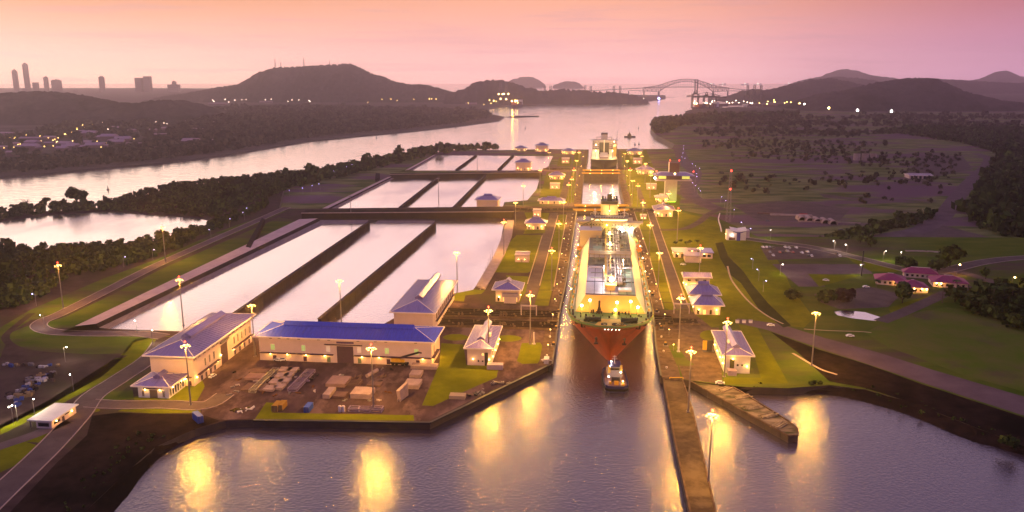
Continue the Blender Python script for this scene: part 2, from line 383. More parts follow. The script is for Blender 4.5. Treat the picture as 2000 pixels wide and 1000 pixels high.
lawn([(1024, 415), (1073, 416), (1064, 455), (1022, 457), (1032, 436)], 'lawn around the blue roofed pavilion by the gates')
lawn([(838, 583), (923, 565), (948, 567), (940, 574), (909, 577), (906, 589), (880, 586)], 'triangular lawn at the basin corner')
sheet('service_road', [(1075, 416), (1090, 416), (1078, 470), (1065, 521), (1054, 560), (1042, 600), (1013, 600), (1029, 560), (1041, 530), (1059, 460)], M_asph, 'grey service road along the left lock wall', lift=.035)
lawn([(345, 658), (310, 657), (285, 692), (220, 735), (100, 800), (0, 850), (-80, 890), (-80, 870), (0, 830), (90, 785), (190, 722), (240, 690), (262, 664), (310, 655)], 'bright mown slope left of the perimeter road')
lawn([(45, 640), (66, 632), (75, 650), (100, 655), (300, 658), (262, 668), (245, 690), (180, 692), (60, 686), (18, 668), (20, 650)], 'dark green bowl inside the road loop', m=M_rough)
lawn([(200, 775), (245, 748), (300, 712), (298, 745), (258, 755), (262, 780), (200, 783)], 'lawn wedge beside the annex', m=M_rough)
lawn([(262, 775), (345, 760), (395, 742), (400, 755), (385, 783), (262, 783)], 'lit lawn in front of the annex')
lawn([(230, 803), (245, 796), (390, 797), (392, 806), (300, 808)], 'green verge above the dark bank')
lawn(ell(172, 801, 24, 5), 'lawn tip beside the white gatehouse')
lawn([(40, 862), (85, 838), (120, 838), (150, 822), (172, 820), (125, 858), (120, 868)], 'lawn beside the white gatehouse')
lawn([(-60, 880), (0, 872), (40, 860), (80, 872), (40, 905), (-60, 950)], 'green slope at the left edge')
lawn([(0, 700), (0, 640), (60, 605), (200, 545), (310, 505), (420, 455), (540, 412), (560, 412), (400, 482), (300, 527), (200, 578), (125, 618), (60, 625), (20, 650)], 'green verge along the perimeter road', m=M_rough)
lawn([(100, 640), (84, 632), (130, 618), (210, 580), (310, 528), (420, 480), (545, 425), (580, 430), (140, 640)], 'dark grass bank below the long basin', m=M_rough)
lawn([(-200, 720), (0, 712), (130, 705), (240, 700), (200, 735), (90, 795), (0, 838), (-200, 900)], 'dark storage field left of the mown slope', m=M_soil)

# right side
sheet('lock_wall_top', [(1292, 737), (1281, 672), (1274, 600), (1251, 500), (1225, 412), (1238, 412), (1268, 500), (1296, 605), (1312, 672), (1330, 740)], M_lock, 'worn brown concrete walkway along the right lock wall', lift=.045)
lawn([(1238, 407), (1330, 414), (1400, 432), (1425, 468), (1482, 470), (1520, 510), (1545, 560), (1590, 622), (1570, 640), (1500, 632), (1440, 628), (1388, 640), (1345, 622), (1300, 602), (1268, 505)], 'wide olive lawn right of the lock')
sheet('service_road', [(1262, 408), (1276, 408), (1290, 445), (1299, 475), (1312, 508), (1328, 560), (1346, 604), (1318, 604), (1309, 560), (1294, 508), (1283, 475), (1275, 445)], M_asph, 'grey service road along the right lock wall', lift=.055)
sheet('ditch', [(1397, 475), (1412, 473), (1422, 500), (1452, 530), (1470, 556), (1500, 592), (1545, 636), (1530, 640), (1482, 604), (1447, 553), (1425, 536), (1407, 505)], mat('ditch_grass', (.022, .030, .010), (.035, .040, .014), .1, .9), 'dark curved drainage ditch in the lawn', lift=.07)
sheet('yard', [(1296, 606), (1346, 604), (1390, 640), (1404, 640), (1410, 735), (1412, 750), (1335, 741), (1312, 672)], M_lock, 'lit brown paving at the lock mouth on the right', lift=.05)
lawn([(1442, 634), (1478, 638), (1540, 749), (1412, 751), (1414, 737), (1486, 738), (1472, 690)], 'bright lawn around the white pump house')
lawn(ell(1384, 655, 17, 10), 'small round lawn beside the pump house', lift=.08)
lawn([(1306, 676), (1318, 670), (1340, 700), (1356, 712), (1345, 716), (1322, 714)], 'rounded lawn at the lock mouth', lift=.08, m=M_rough)
sheet('road', [(1440, 622), (1520, 632), (1610, 660), (1720, 690), (1820, 722), (2000, 775), (2300, 850), (2300, 900), (2000, 812), (1800, 747), (1700, 713), (1600, 680), (1500, 645), (1436, 630)], M_paleroad, 'purple grey road running down the right slope', lift=.05, cat='road')
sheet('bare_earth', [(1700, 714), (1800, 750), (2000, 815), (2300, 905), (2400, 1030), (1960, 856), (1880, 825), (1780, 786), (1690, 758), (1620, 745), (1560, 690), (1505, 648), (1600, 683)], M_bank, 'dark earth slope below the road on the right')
lawn([(1690, 650), (1722, 632), (1800, 608), (1850, 600), (1920, 612), (2000, 645), (2300, 720), (2300, 830), (2000, 765), (1880, 732), (1810, 705), (1735, 678)], 'rough grass hill on the right', m=mat('hill_grass', (.070, .110, .012), (.105, .105, .030), .06, .9, c3=(.085, .058, .045), scale3=.02, lo3=.52, hi3=.68, bump=.4))
sheet('pond', [(1628, 609), (1650, 606), (1690, 610), (1724, 621), (1710, 627), (1665, 622), (1636, 616)], M_basin, 'small pale pond on the right lawn', lift=.09)
sheet('parking_lot', [(1484, 481), (1640, 485), (1655, 503), (1500, 508)], M_asph, 'parking lot full of small cars', lift=.09)
sheet('parking_lot', [(1508, 516), (1690, 516), (1705, 535), (1590, 536), (1612, 560), (1560, 560)], M_paleroad, 'empty grey parking lot below the parked cars', lift=.09)
lawn([(1578, 535), (1682, 538), (1600, 560)], 'bright triangular lawn beside the empty parking lot', lift=.1)
lawn([(1650, 498), (1762, 528), (1745, 532), (1700, 530), (1665, 512)], 'green verge between parking lot and road', lift=.1)
sheet('parking_lot', [(1590, 575), (1700, 560), (1760, 575), (1735, 600), (1640, 604), (1600, 590)], M_asph, 'dark paved court below the red roofed houses', lift=.09)
lawn([(1735, 602), (1770, 590), (1860, 566), (1872, 572), (1790, 604), (1740, 612)], 'mown verge in front of the red roofed houses', lift=.1)
ribbon('road', [(1720, 628), (1760, 612), (1810, 590), (1850, 572), (1900, 560)], 9, M_asph, 'short dark road climbing to the red roofed houses', lift=.12, cat='road')
ribbon('road', [(1430, 462), (1500, 472), (1580, 482), (1660, 500), (1740, 520), (1800, 533), (1850, 528), (1920, 512), (2010, 503), (2200, 500)], 12, M_asph, 'road past the parking lot', lift=.11, kerb=M_conc, cat='road')
ribbon('road', [(1850, 528), (1890, 535), (1930, 548), (1960, 556)], 9, M_asph, 'side road at the right edge', lift=.12, cat='road')
ribbon('road', [(1412, 406), (1385, 418), (1365, 434), (1340, 446), (1310, 449), (1285, 449)], 8, M_asph, 'narrow curved road across the right lawn', lift=.12, cat='road')
ribbon('road', [(1326, 292), (1337, 318), (1356, 335), (1352, 352), (1344, 366), (1350, 384), (1375, 398), (1405, 410)], 22, M_paleroad, 'winding dirt road past the control tower', z=Z2, lift=.10, cat='road')
ribbon('road', [(1905, 300), (1932, 310), (1922, 330), (1893, 358), (1866, 390), (1838, 425), (1800, 448), (1740, 460), (1660, 476)], 20, M_paleroad, 'long dirt road across the plain', z=Z2, lift=.10, cat='road')
for pxs, lb in (([(1430, 400), (1560, 392), (1660, 410), (1640, 430), (1480, 432)], 'bare purple earth around the concrete culvert pieces'), ([(1600, 378), (1655, 385), (1735, 388), (1700, 394), (1610, 386)], 'pale bare patch in the plain'), ([(1800, 305), (1880, 305), (1900, 330), (1830, 345), (1780, 330)], 'bare reddish ground beside the dirt road'), ([(1700, 462), (1840, 440), (1960, 470), (1900, 490), (1740, 488)], 'dark dirt field by the road fork')):
    sheet('bare_earth', pxs, M_asph, lb, Z2, .06)
lawn([(1235, 405), (1222, 352), (1213, 296), (1262, 293), (1285, 345), (1330, 385), (1325, 410)], 'olive lawn along the far right lock wall', Z2)
sheet('lock_wall_top', [(1221.5, 404), (1209.5, 351), (1205.4, 292), (1211, 292), (1217, 351), (1234, 404)], M_lock, 'brown walkway along the far right chamber', Z2, .07)
sheet('service_road', [(1242, 366), (1250, 366), (1264, 404), (1252, 404)], M_asph, 'short service road right of the far chamber', Z2, .07)
lawn([(1068, 336), (1106, 336), (1091, 392), (1050, 393), (1060, 365)], 'olive lawn between far basin and lock', Z2)
lawn([(1117, 336), (1126, 336), (1120, 395), (1105, 395)], 'thin lawn strip along the middle chamber', Z2)
lawn([(1092, 308), (1117, 308), (1113, 324), (1088, 324)], 'small far lawn left of the last chamber', Z2)
lawn([(1122, 298), (1136, 298), (1132, 324), (1119, 324)], 'thin far lawn strip beside the last chamber', Z2)
sheet('lock_wall_top', [(1134.5, 404), (1139, 343), (1150, 292), (1143, 292), (1129, 343), (1119, 404)], M_lock, 'brown walkway along the far left chamber', Z2, .07)
sheet('service_road', [(1107, 336), (1117, 336), (1104, 394), (1091, 394)], M_asph, 'short service road left of the far chamber', Z2, .07)

# roads on the left bank
ribbon('road', [(560, 405), (500, 432), (400, 476), (300, 521), (200, 572), (120, 612), (82, 628), (78, 640), (110, 649), (200, 652), (270, 652), (320, 658)], 9, M_paleroad, 'perimeter road curving round the long basin', lift=.06, kerb=M_conc, cat='road')
ribbon('road', [(318, 668), (292, 700), (230, 742), (180, 775), (150, 815), (90, 880), (0, 965), (-120, 1080)], 11, M_asph, 'wide road down to the lower left corner', lift=.07, kerb=M_conc, cat='road')
ribbon('road', [(175, 788), (240, 791), (320, 790), (400, 792), (440, 770)], 9, M_asph, 'road in front of the annex', lift=.08, kerb=M_conc, cat='road')
ribbon('path', [(62, 612), (18, 648), (12, 664), (40, 682), (110, 692), (190, 695), (245, 697)], 4, M_soil, 'narrow dark track below the road loop', lift=.06, cat='track')
ribbon('road', [(130, 822), (70, 848), (0, 872), (-80, 900)], 7, M_paleroad, 'short pale drive to the white gatehouse', lift=.07, cat='road')

# ---- ponds and basins
sheet('pond', [(-150, 520), (-150, 450), (0, 434), (60, 425), (130, 418), (180, 415), (225, 415), (300, 421), (380, 426), (412, 432), (400, 440), (370, 453), (300, 470), (200, 478), (130, 482), (60, 487), (0, 489)], M_basin, 'pink pond behind the bushes on the left bank', lift=.05)
def basin(px, z, label): return sheet('basin_water', px, M_basin, label, z, .06)
basin([(208, 642), (640, 434), (985, 431), (978, 470), (962, 505), (944, 540), (924, 566), (840, 583), (700, 660)], Z1, 'three long pink basins of still water nearest the yard')
basin([(648, 410), (770, 347), (1055, 344), (1048, 370), (1030, 391), (985, 395), (980, 410)], Z2, 'middle row of pink basins')
basin([(805, 333), (852, 303.5), (1080, 305), (1071, 325), (1058, 332), (1000, 333)], Z2, 'farthest row of pink basins')
def wallthing(name, a, b, z, h, t, label, m=None, cat='basin wall', cope=True):
    p, q = G(*a, z), G(*b, z); d = (q - p); ln = d.length; o = thing(name, label, cat, p, math.atan2(d.y, d.x))
    MB().box(0, ln, 0, t, -.5, h).build('wall', m or M_concd, o)
    k = MB(); n = max(3, int(ln / 13))
    for i in range(n + 1): k.box(ln * i / n - .25, ln * i / n + .25, -.35, 0, 0, h - .3)
    k.build('rib', M_concd, o)
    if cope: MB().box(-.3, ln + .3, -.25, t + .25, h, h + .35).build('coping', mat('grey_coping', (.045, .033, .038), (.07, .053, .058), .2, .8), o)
    return o
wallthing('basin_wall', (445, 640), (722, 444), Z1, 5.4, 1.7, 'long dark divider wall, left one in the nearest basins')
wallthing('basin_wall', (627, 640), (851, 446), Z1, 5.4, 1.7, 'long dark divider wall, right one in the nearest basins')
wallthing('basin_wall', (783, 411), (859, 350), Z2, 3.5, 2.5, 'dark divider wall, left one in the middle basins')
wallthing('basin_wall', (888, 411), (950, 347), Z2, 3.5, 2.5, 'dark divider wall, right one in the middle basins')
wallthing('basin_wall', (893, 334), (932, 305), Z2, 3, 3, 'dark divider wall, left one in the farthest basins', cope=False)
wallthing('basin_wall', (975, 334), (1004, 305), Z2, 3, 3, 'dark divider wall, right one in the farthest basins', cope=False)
def dam(a, b, z, h, w, label):
    p, q = G(*a, z), G(*b, z); d = (q - p); ln = d.length; o = thing('embankment_wall', label, 'embankment', p, math.atan2(d.y, d.x))
    MB().prism([(0, 0), (ln, 0), (ln, w), (0, w)], -1, h).build('wall', mat('dam_face', (.038, .030, .020), (.024, .020, .015), .1, .9), o)
    MB().box(-.5, ln + .5, -.4, 2.0, h, h + .5).build('coping', M_conc, o)
    return o
dam((590, 429), (1003, 426), Z1, 6.5, 20, 'dark earth embankment behind the nearest basins')
dam((762, 349), (1058, 345), Z2, 6.0, 16, 'dark embankment wall behind the middle basins')
# sloped concrete bank on the left of the long basin
def bank(out_px, in_px, z, h, label):
    po, qo = [G(*p, z + h) for p in out_px]; pi, qi = [G(*p, z) for p in in_px]
    n = 24; b = MB()
    o = thing('concrete_bank', label, 'basin bank', (po.x, po.y, z))
    def loc(v): return v - Vector((po.x, po.y, z))
    wid = (pi - po); wid.z = 0
    p2 = po + wid * .60; q2 = qo + (qi - qo) * .60; p2.z = q2.z = z + h
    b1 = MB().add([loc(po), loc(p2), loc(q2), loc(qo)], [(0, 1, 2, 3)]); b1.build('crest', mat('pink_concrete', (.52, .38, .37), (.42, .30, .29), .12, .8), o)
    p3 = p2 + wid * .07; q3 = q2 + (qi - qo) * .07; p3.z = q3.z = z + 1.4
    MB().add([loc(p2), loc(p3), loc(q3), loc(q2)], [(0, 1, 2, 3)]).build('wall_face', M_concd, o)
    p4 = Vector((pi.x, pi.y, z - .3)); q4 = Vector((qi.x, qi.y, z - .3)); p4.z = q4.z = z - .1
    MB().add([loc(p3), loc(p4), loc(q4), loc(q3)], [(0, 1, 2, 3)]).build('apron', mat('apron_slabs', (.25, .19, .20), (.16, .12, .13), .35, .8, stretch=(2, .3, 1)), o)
    MB().add([loc(po), loc(po) + Vector((-9, 0, -h)), loc(qo) + Vector((-9, 0, -h)), loc(qo)], [(0, 1, 2, 3)]).build('grass_slope', M_rough, o)
    return o
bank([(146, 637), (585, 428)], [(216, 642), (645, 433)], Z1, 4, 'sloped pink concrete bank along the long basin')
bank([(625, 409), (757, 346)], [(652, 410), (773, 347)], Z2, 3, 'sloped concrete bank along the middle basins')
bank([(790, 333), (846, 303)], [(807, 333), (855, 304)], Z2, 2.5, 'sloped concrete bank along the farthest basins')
def step_block(pxs, z, h, label, m=None):
    P = [G(*p, z) for p in pxs]; c = P[0]; o = thing('basin_pier', label, 'concrete pier', c)
    MB().prism([(p.x - c.x, p.y - c.y) for p in P], -.5, h).build('wall', m or M_concd, o); return o
step_block([(481, 491), (490, 493), (518, 437), (512, 434)], Z1, 4.5, 'dark intake block on the pink concrete bank')
step_block([(733, 356), (741, 357), (742, 345), (734, 344)], Z2, 5, 'dark intake block on the middle basin bank')
step_block([(930, 560), (948, 566), (985, 500), (1000, 462), (1004, 432), (990, 432), (976, 475), (966, 500)], Z1, 1.0, 'stepped concrete edge on the lock side of the long basin', M_conc)

# ================================================================== hills
def hill(name, sil, Y, depth, label, zb=-10.0, step=12.0, m=None, rough=13.0, seed=1):
    """a wooded ridge whose crest line follows the given outline at distance Y"""
    P = [atY(x, y, Y) for x, y in sil]
    xs = np.array([p.x for p in P]); zs = np.array([p.z for p in P])
    nx = int((xs[-1] - xs[0]) / step) + 1; ny = max(9, int(depth / (step * 1.6)))
    X = np.linspace(xs[0], xs[-1], nx); H = np.maximum(np.interp(X, xs, zs) - zb, 0)
    rg = np.random.default_rng(seed)
    T = np.linspace(-1, 1, ny)
    prof = np.cos(T * math.pi / 2) ** 1.25
    low = rg.normal(0, 1, (ny // 3 + 2, nx // 8 + 2))
    iy = np.linspace(0, low.shape[0] - 1.001, ny); ix = np.linspace(0, low.shape[1] - 1.001, nx)
    a, b = iy.astype(int), ix.astype(int); fy, fx = (iy - a)[:, None], (ix - b)[None, :]
    ln = low[a][:, b] * (1 - fy) * (1 - fx) + low[a + 1][:, b] * fy * (1 - fx) + low[a][:, b + 1] * (1 - fy) * fx + low[a + 1][:, b + 1] * fy * fx
    Z = zb + prof[:, None] * H[None, :] * (1 + .10 * ln * (1 - prof[:, None])) + rg.uniform(-.5, .5, (ny, nx)) * rough * np.minimum(1, H[None, :] / 30 + .1) * (prof[:, None] > .05)
    YY = Y + T * depth / 2
    V = np.stack([np.broadcast_to(X, (ny, nx)), np.broadcast_to(YY[:, None], (ny, nx)), Z], -1).reshape(-1, 3)
    i = np.arange(ny - 1)[:, None] * nx + np.arange(nx - 1)[None, :]
    Q = np.stack([i, i + 1, i + nx + 1, i + nx], -1).reshape(-1, 4)
    o = np_mesh(name, V, Q, m or M_hill)
    return tag(o, label, 'hill', kind='structure')
hill('hill', [(335, 188), (370, 184), (400, 178), (430, 172), (468, 167), (490, 155), (510, 142), (540, 134), (580, 132), (630, 129), (665, 127), (682, 126), (695, 130), (720, 143), (750, 153), (775, 163), (800, 167), (835, 168), (860, 175), (885, 183)], 5000, 900, 'big wooded hill with masts on top', seed=2, rough=22, step=9)
hill('hill', [(870, 186), (905, 175), (925, 162), (950, 158), (985, 158), (1000, 163), (1030, 172), (1060, 178), (1100, 175), (1150, 179), (1200, 182), (1240, 187), (1262, 196)], 4450, 300, 'low wooded ridge behind the dock cranes', seed=3, rough=17, step=9)
hill('hill', [(-320, 190), (-100, 188), (0, 185), (30, 181), (100, 181), (140, 185), (180, 194), (220, 203), (260, 204), (300, 198), (340, 197), (370, 203), (400, 216), (440, 222)], 2900, 700, 'dark wooded hill at the left edge below the towers', seed=4, step=9)
hill('hill', [(120, 187), (180, 184), (250, 186), (320, 184), (400, 182), (470, 184), (520, 188)], 6300, 300, 'low far ridge below the city towers', seed=5)
hill('hill', [(1545, 212), (1575, 197), (1600, 186), (1650, 178), (1700, 165), (1740, 158), (1790, 153), (1822, 155), (1850, 168), (1880, 180), (1920, 190), (1950, 197), (2000, 203), (2100, 208), (2250, 214)], 3650, 700, 'dark cone shaped hill on the right', seed=6, step=9)
hill('hill', [(1400, 200), (1430, 187), (1450, 178), (1475, 174), (1490, 178), (1520, 172), (1550, 163), (1580, 156), (1620, 153), (1660, 160), (1700, 172), (1740, 185), (1780, 196)], 4900, 500, 'middle ridge left of the dark cone hill', seed=7)
hill('hill', [(1540, 178), (1580, 158), (1630, 150), (1680, 153), (1720, 160), (1800, 156), (1830, 154), (1900, 158), (1960, 162), (2100, 165), (2400, 170)], 6800, 700, 'long hazy ridge behind the dark cone hill', seed=8, step=20)
hill('island', [(1560, 158), (1600, 150), (1640, 136), (1660, 135), (1700, 146), (1750, 153), (1800, 158)], 9600, 700, 'pale far mountain island right of the bridge', seed=9, step=35, zb=-14)
hill('island', [(1890, 158), (1920, 153), (1948, 139), (1965, 137), (1985, 148), (2030, 156)], 9900, 700, 'pale far mountain island at the right edge', seed=10, step=35, zb=-14)
hill('island', [(975, 168), (988, 163), (1000, 155), (1020, 150.5), (1040, 150), (1052, 156), (1064, 165)], 9500, 600, 'rounded hazy island left of the bridge', seed=11, step=25, zb=-14)
hill('island', [(1080, 168), (1092, 162), (1105, 159), (1128, 160), (1138, 168)], 9000, 400, 'small flat hazy island left of the bridge', seed=12, step=25, zb=-14)
for px, w, Yd in ((1290, 26, 5600), (1330, 30, 5700), (1250, 20, 5300)):
    hill('causeway', [(px, 195), (px + w * .4, 193.5), (px + w * .6, 193.8), (px + w, 195)], Yd, 120, 'low dark causeway islet under the bridge', zb=SEA, step=10, rough=3)
hill('causeway', [(1385, 194), (1400, 190), (1425, 187), (1445, 189), (1460, 193)], 5400, 200, 'low wooded point under the right end of the bridge', zb=SEA, step=10, rough=5)

# ================================================================== leaf masses
def leaf_template(n, seed, sx=1., sy=1., sz=.8, size=.34, trunk=True):
    """n leaf clumps (quads) spread through a lumpy crown of radius 1 standing on z=0"""
    rg = np.random.default_rng(seed); lumps = rg.normal(0, 1, (7, 3)); lumps /= np.linalg.norm(lumps, axis=1)[:, None]; lumps *= rg.uniform(.25, .62, (7, 1)); lumps[:, 2] = np.abs(lumps[:, 2]) * .9
    V = []; F = []
    for k in range(n):
        c = lumps[rg.integers(7)]; d = rg.normal(0, 1, 3); d /= np.linalg.norm(d); p = c + d * rg.uniform(.25, .5)
        p = p * np.array([sx, sy, sz]); p[2] = max(.06, p[2] + .55 * sz)
        nrm = d + rg.normal(0, .55, 3); nrm /= np.linalg.norm(nrm)
        a = np.cross(nrm, [0, 0, 1]); a /= (np.linalg.norm(a) + 1e-6); b = np.cross(nrm, a); s = size * rg.uniform(.6, 1.3)
        base = len(V)
        for u, v in ((-1, -.7), (.8, -1), (1, .8), (-.7, 1)): V.append(p + a * u * s * .6 + b * v * s * .6)
        F.append((base, base + 1, base + 2, base + 3))
    return np.array(V), np.array(F)
def inside(poly, x, y):
    c = np.zeros(len(x), bool); n = len(poly)
    for i in range(n):
        x1, y1 = poly[i]; x2, y2 = poly[(i + 1) % n]
        if y1 == y2: continue
        hit = ((y1 > y) != (y2 > y)) & (x < (x2 - x1) * (y - y1) / (y2 - y1) + x1); c ^= hit
    return c
def forest(name, px, z, spacing, r0, r1, m, label, seed, leaves=22, size=.5, tall=1.0, patch=None, cat='forest'):
    P = [G(x, y, z) for x, y in px]; poly = [(p.x, p.y) for p in P]
    xs = [p[0] for p in poly]; ys = [p[1] for p in poly]; rg = np.random.default_rng(seed)
    gx, gy = np.meshgrid(np.arange(min(xs), max(xs), spacing), np.arange(min(ys), max(ys), spacing))
    x = gx.ravel() + rg.uniform(-.5, .5, gx.size) * spacing; y = gy.ravel() + rg.uniform(-.5, .5, gx.size) * spacing
    k = inside(poly, x, y)
    if patch:                                 # clearings
        f = np.sin(x / patch) + np.sin(y / patch * 1.7 + 1.3) + np.sin((x + y) / patch * .6 + 4) + rg.normal(0, .5, x.size); k &= f > -.35
    x, y = x[k], y[k]; n = len(x); r = rg.uniform(r0, r1, n) * (1 + .5 * (rg.random(n) > .93)); ang = rg.uniform(0, 6.28, n)
    T = [leaf_template(leaves, seed * 10 + i, size=size) for i in range(5)]
    VV, FF, off = [], [], 0
    for t in range(5):
        j = np.nonzero(np.arange(n) % 5 == t)[0]
        if not len(j): continue
        v, f = T[t]; c, s = np.cos(ang[j])[:, None], np.sin(ang[j])[:, None]; rr = r[j][:, None]
        X = (v[None, :, 0] * c - v[None, :, 1] * s) * rr + x[j][:, None]; Y = (v[None, :, 0] * s + v[None, :, 1] * c) * rr + y[j][:, None]; Z = v[None, :, 2] * rr * tall * rg.uniform(.65, 1.45, (len(j), 1)) + z
        VV.append(np.stack([X, Y, Z], -1).reshape(-1, 3)); FF.append((f[None] + (np.arange(len(j)) * len(v))[:, None, None]).reshape(-1, 4) + off); off += len(j) * len(v)
    o = np_mesh(name, np.concatenate(VV), np.concatenate(FF), m)
    return tag(o, label, cat, kind='stuff')
forest('forest', [(-200, 355), (0, 340), (100, 332), (200, 322), (300, 314), (400, 302), (500, 287), (600, 270), (700, 260), (800, 251), (900, 240), (960, 229), (950, 221), (800, 214), (600, 210), (420, 214), (380, 232), (330, 262), (260, 292), (100, 315), (-200, 340)], -9, 15, 8, 13, M_fol_far, 'hazy wood along the far bank of the river', 21, 20, .55)
forest('forest', [(-200, 320), (60, 308), (240, 285), (320, 255), (370, 228), (300, 222), (180, 235), (0, 270), (-200, 285)], -9, 26, 8, 13, M_fol_far, 'scattered city trees below the dark hill', 22, 20, .55, patch=70)
forest('forest', [(0, 414), (60, 406), (130, 405), (180, 401), (230, 392), (280, 377), (330, 365), (400, 356), (480, 348), (560, 340), (600, 343), (560, 372), (500, 395), (440, 418), (415, 426), (380, 424), (300, 418), (225, 413), (180, 413), (130, 416), (60, 422), (0, 431), (-150, 447), (-150, 435)], Z1, 7.5, 3.2, 6.2, M_fol_dark, 'dark mangrove wood between river and pond', 23, 34, .42)
forest('forest', [(-120, 500), (0, 492), (60, 490), (130, 485), (200, 481), (300, 473), (370, 456), (415, 438), (480, 412), (520, 400), (530, 404), (470, 428), (400, 462), (300, 505), (200, 532), (100, 540), (0, 545), (-120, 560)], Z1, 7, 3.5, 6, M_fol_near, 'bushy green belt along the near edge of the pond', 24, 46, .38)
forest('forest', [(-120, 555), (0, 545), (60, 550), (130, 545), (90, 575), (40, 600), (0, 612), (-120, 640)], Z1, 6, 3, 5.5, M_fol_near, 'bright bushes at the left edge', 25, 46, .38)
forest('forest', [(560, 343), (640, 333), (700, 323), (760, 310), (830, 296), (900, 289), (960, 289), (985, 294), (950, 294), (900, 296), (820, 310), (720, 335), (620, 360), (560, 375)], Z2, 14, 6, 10, M_fol_dark, 'dark trees along the far left river bank', 26, 28, .45)
forest('forest', [(1272, 246), (1280, 232), (1345, 229), (1420, 224), (1560, 220), (1560, 226), (1420, 236), (1330, 245), (1300, 262), (1282, 262)], Z2, 15, 6, 10, M_fol_dark, 'mangrove trees at the river bend', 27, 22, .5)
forest('forest', [(1880, 420), (1905, 380), (1930, 345), (1950, 300), (1880, 280), (1760, 262), (1700, 262), (1760, 254), (1900, 252), (2200, 262), (2300, 420), (2200, 470), (2000, 470), (1930, 455)], Z2, 12, 6, 11, M_fol_dark, 'dark wood at the right edge of the plain', 28, 30, .45)
forest('scrub', [(1340, 240), (1560, 224), (2300, 224), (2300, 250), (1800, 258), (1660, 270), (1500, 262), (1360, 265)], Z2, 26, 5, 11, M_fol_far, 'scattered bushes across the far plain', 29, 16, .55, patch=95, cat='scrub')
forest('scrub', [(1360, 265), (1500, 262), (1700, 275), (1880, 300), (1840, 400), (1700, 400), (1540, 385), (1400, 370), (1370, 310)], Z2, 22, 2.5, 6, M_fol_far, 'scattered low bushes on the plain', 30, 14, .55, patch=80, cat='scrub')
forest('scrub', [(1600, 470), (1660, 452), (1740, 432), (1800, 415), (1830, 420), (1790, 440), (1720, 456), (1650, 480), (1640, 492)], Z2, 7, 3, 5.5, M_fol_dark, 'line of dark bushes beside the dirt road', 31, 30, .45, cat='scrub')
forest('forest', [(1880, 610), (1900, 570), (1960, 560), (2080, 560), (2200, 640), (2050, 660), (1960, 630)], Z1, 6, 3.5, 6, M_fol_dark, 'dark tree clump at the right edge', 32, 46, .4)
forest('scrub', [(1410, 752), (1540, 752), (1620, 740), (1700, 752), (1820, 792), (1960, 852), (1950, 862), (1800, 812), (1690, 772), (1610, 758), (1480, 762)], 2.4, 6, .7, 1.6, M_fol_dark, 'low weeds on the dark slope at the right', 33, 16, .6, cat='scrub')
forest('scrub', [(100, 1000), (170, 920), (260, 850), (330, 815), (420, 815), (300, 868), (240, 918), (165, 1000)], Z1, 5, .6, 1.5, M_fol_dark, 'low weeds on the dark bank at the left', 34, 16, .6, cat='scrub', patch=16)
# ================================================================== lamps on masts
M_wall = mat('cream_wall', (.62, .48, .45), (.55, .42, .39), .15, .75)
M_white = mat('white_paint', (.68, .62, .60), (.60, .55, .53), .2, .6)
M_fascia = mat('fascia', (.72, .62, .60), None, rough=.5)
M_roof = mat('blue_roof', (.11, .095, .29), (.21, .17, .42), .5, .33, .62, stretch=(6, .2, 1))
M_roofblue = mat('deep_blue_roof', (.005, .018, .34), (.016, .040, .56), .5, .6, .0, stretch=(6, .2, 1))
M_palero = mat('pale_lilac_roof', (.36, .27, .34), (.31, .23, .30), .4, .5, .1)
M_dark = mat('dark_metal', (.02, .016, .022), None, rough=.5)
M_win = mat('dark_glass', (.015, .012, .018), None, rough=.15, spec=.6)
M_steel = mat('grey_steel', (.20, .17, .17), None, rough=.5, metal=.3)
M_band = mat('plum_trim', (.055, .022, .05), None, rough=.6)
M_door = mat('plum_door', (.085, .045, .065), (.07, .036, .055), .6, .6)
M_yel = mat('yellow_paint', (.60, .34, .02), (.5, .28, .02), .5, .5)
G_sod = glow('sodium_lamp', (1.0, .66, .22), 26)
G_head = glow('mast_luminaire', (1.0, .60, .15), 10)
G_red = glow('red_beacon', (1.0, .05, .03), 9)
G_blue = glow('cool_lamp', (.45, .42, 1.0), 14)
G_wht = glow('white_lamp', (1.0, .90, .80), 30)
G_grn = glow('green_lit_window', (.32, .50, .16), .55)
G_winy = glow('warm_lit_window', (1.0, .62, .16), 1.6)
SOD = (1.0, .47, .06)
def light(name, loc, power, color, r, parent=None):
    d = bpy.data.lights.new(name, 'POINT'); d.energy = power; d.color = color; d.shadow_soft_size = r; d.volume_factor = 0.0; d.specular_factor = .4
    o = bpy.data.objects.new(name, d); COL.objects.link(o); o.location = loc
    if parent is not None: o.parent = parent
    return o
MAST_W = 105000.0
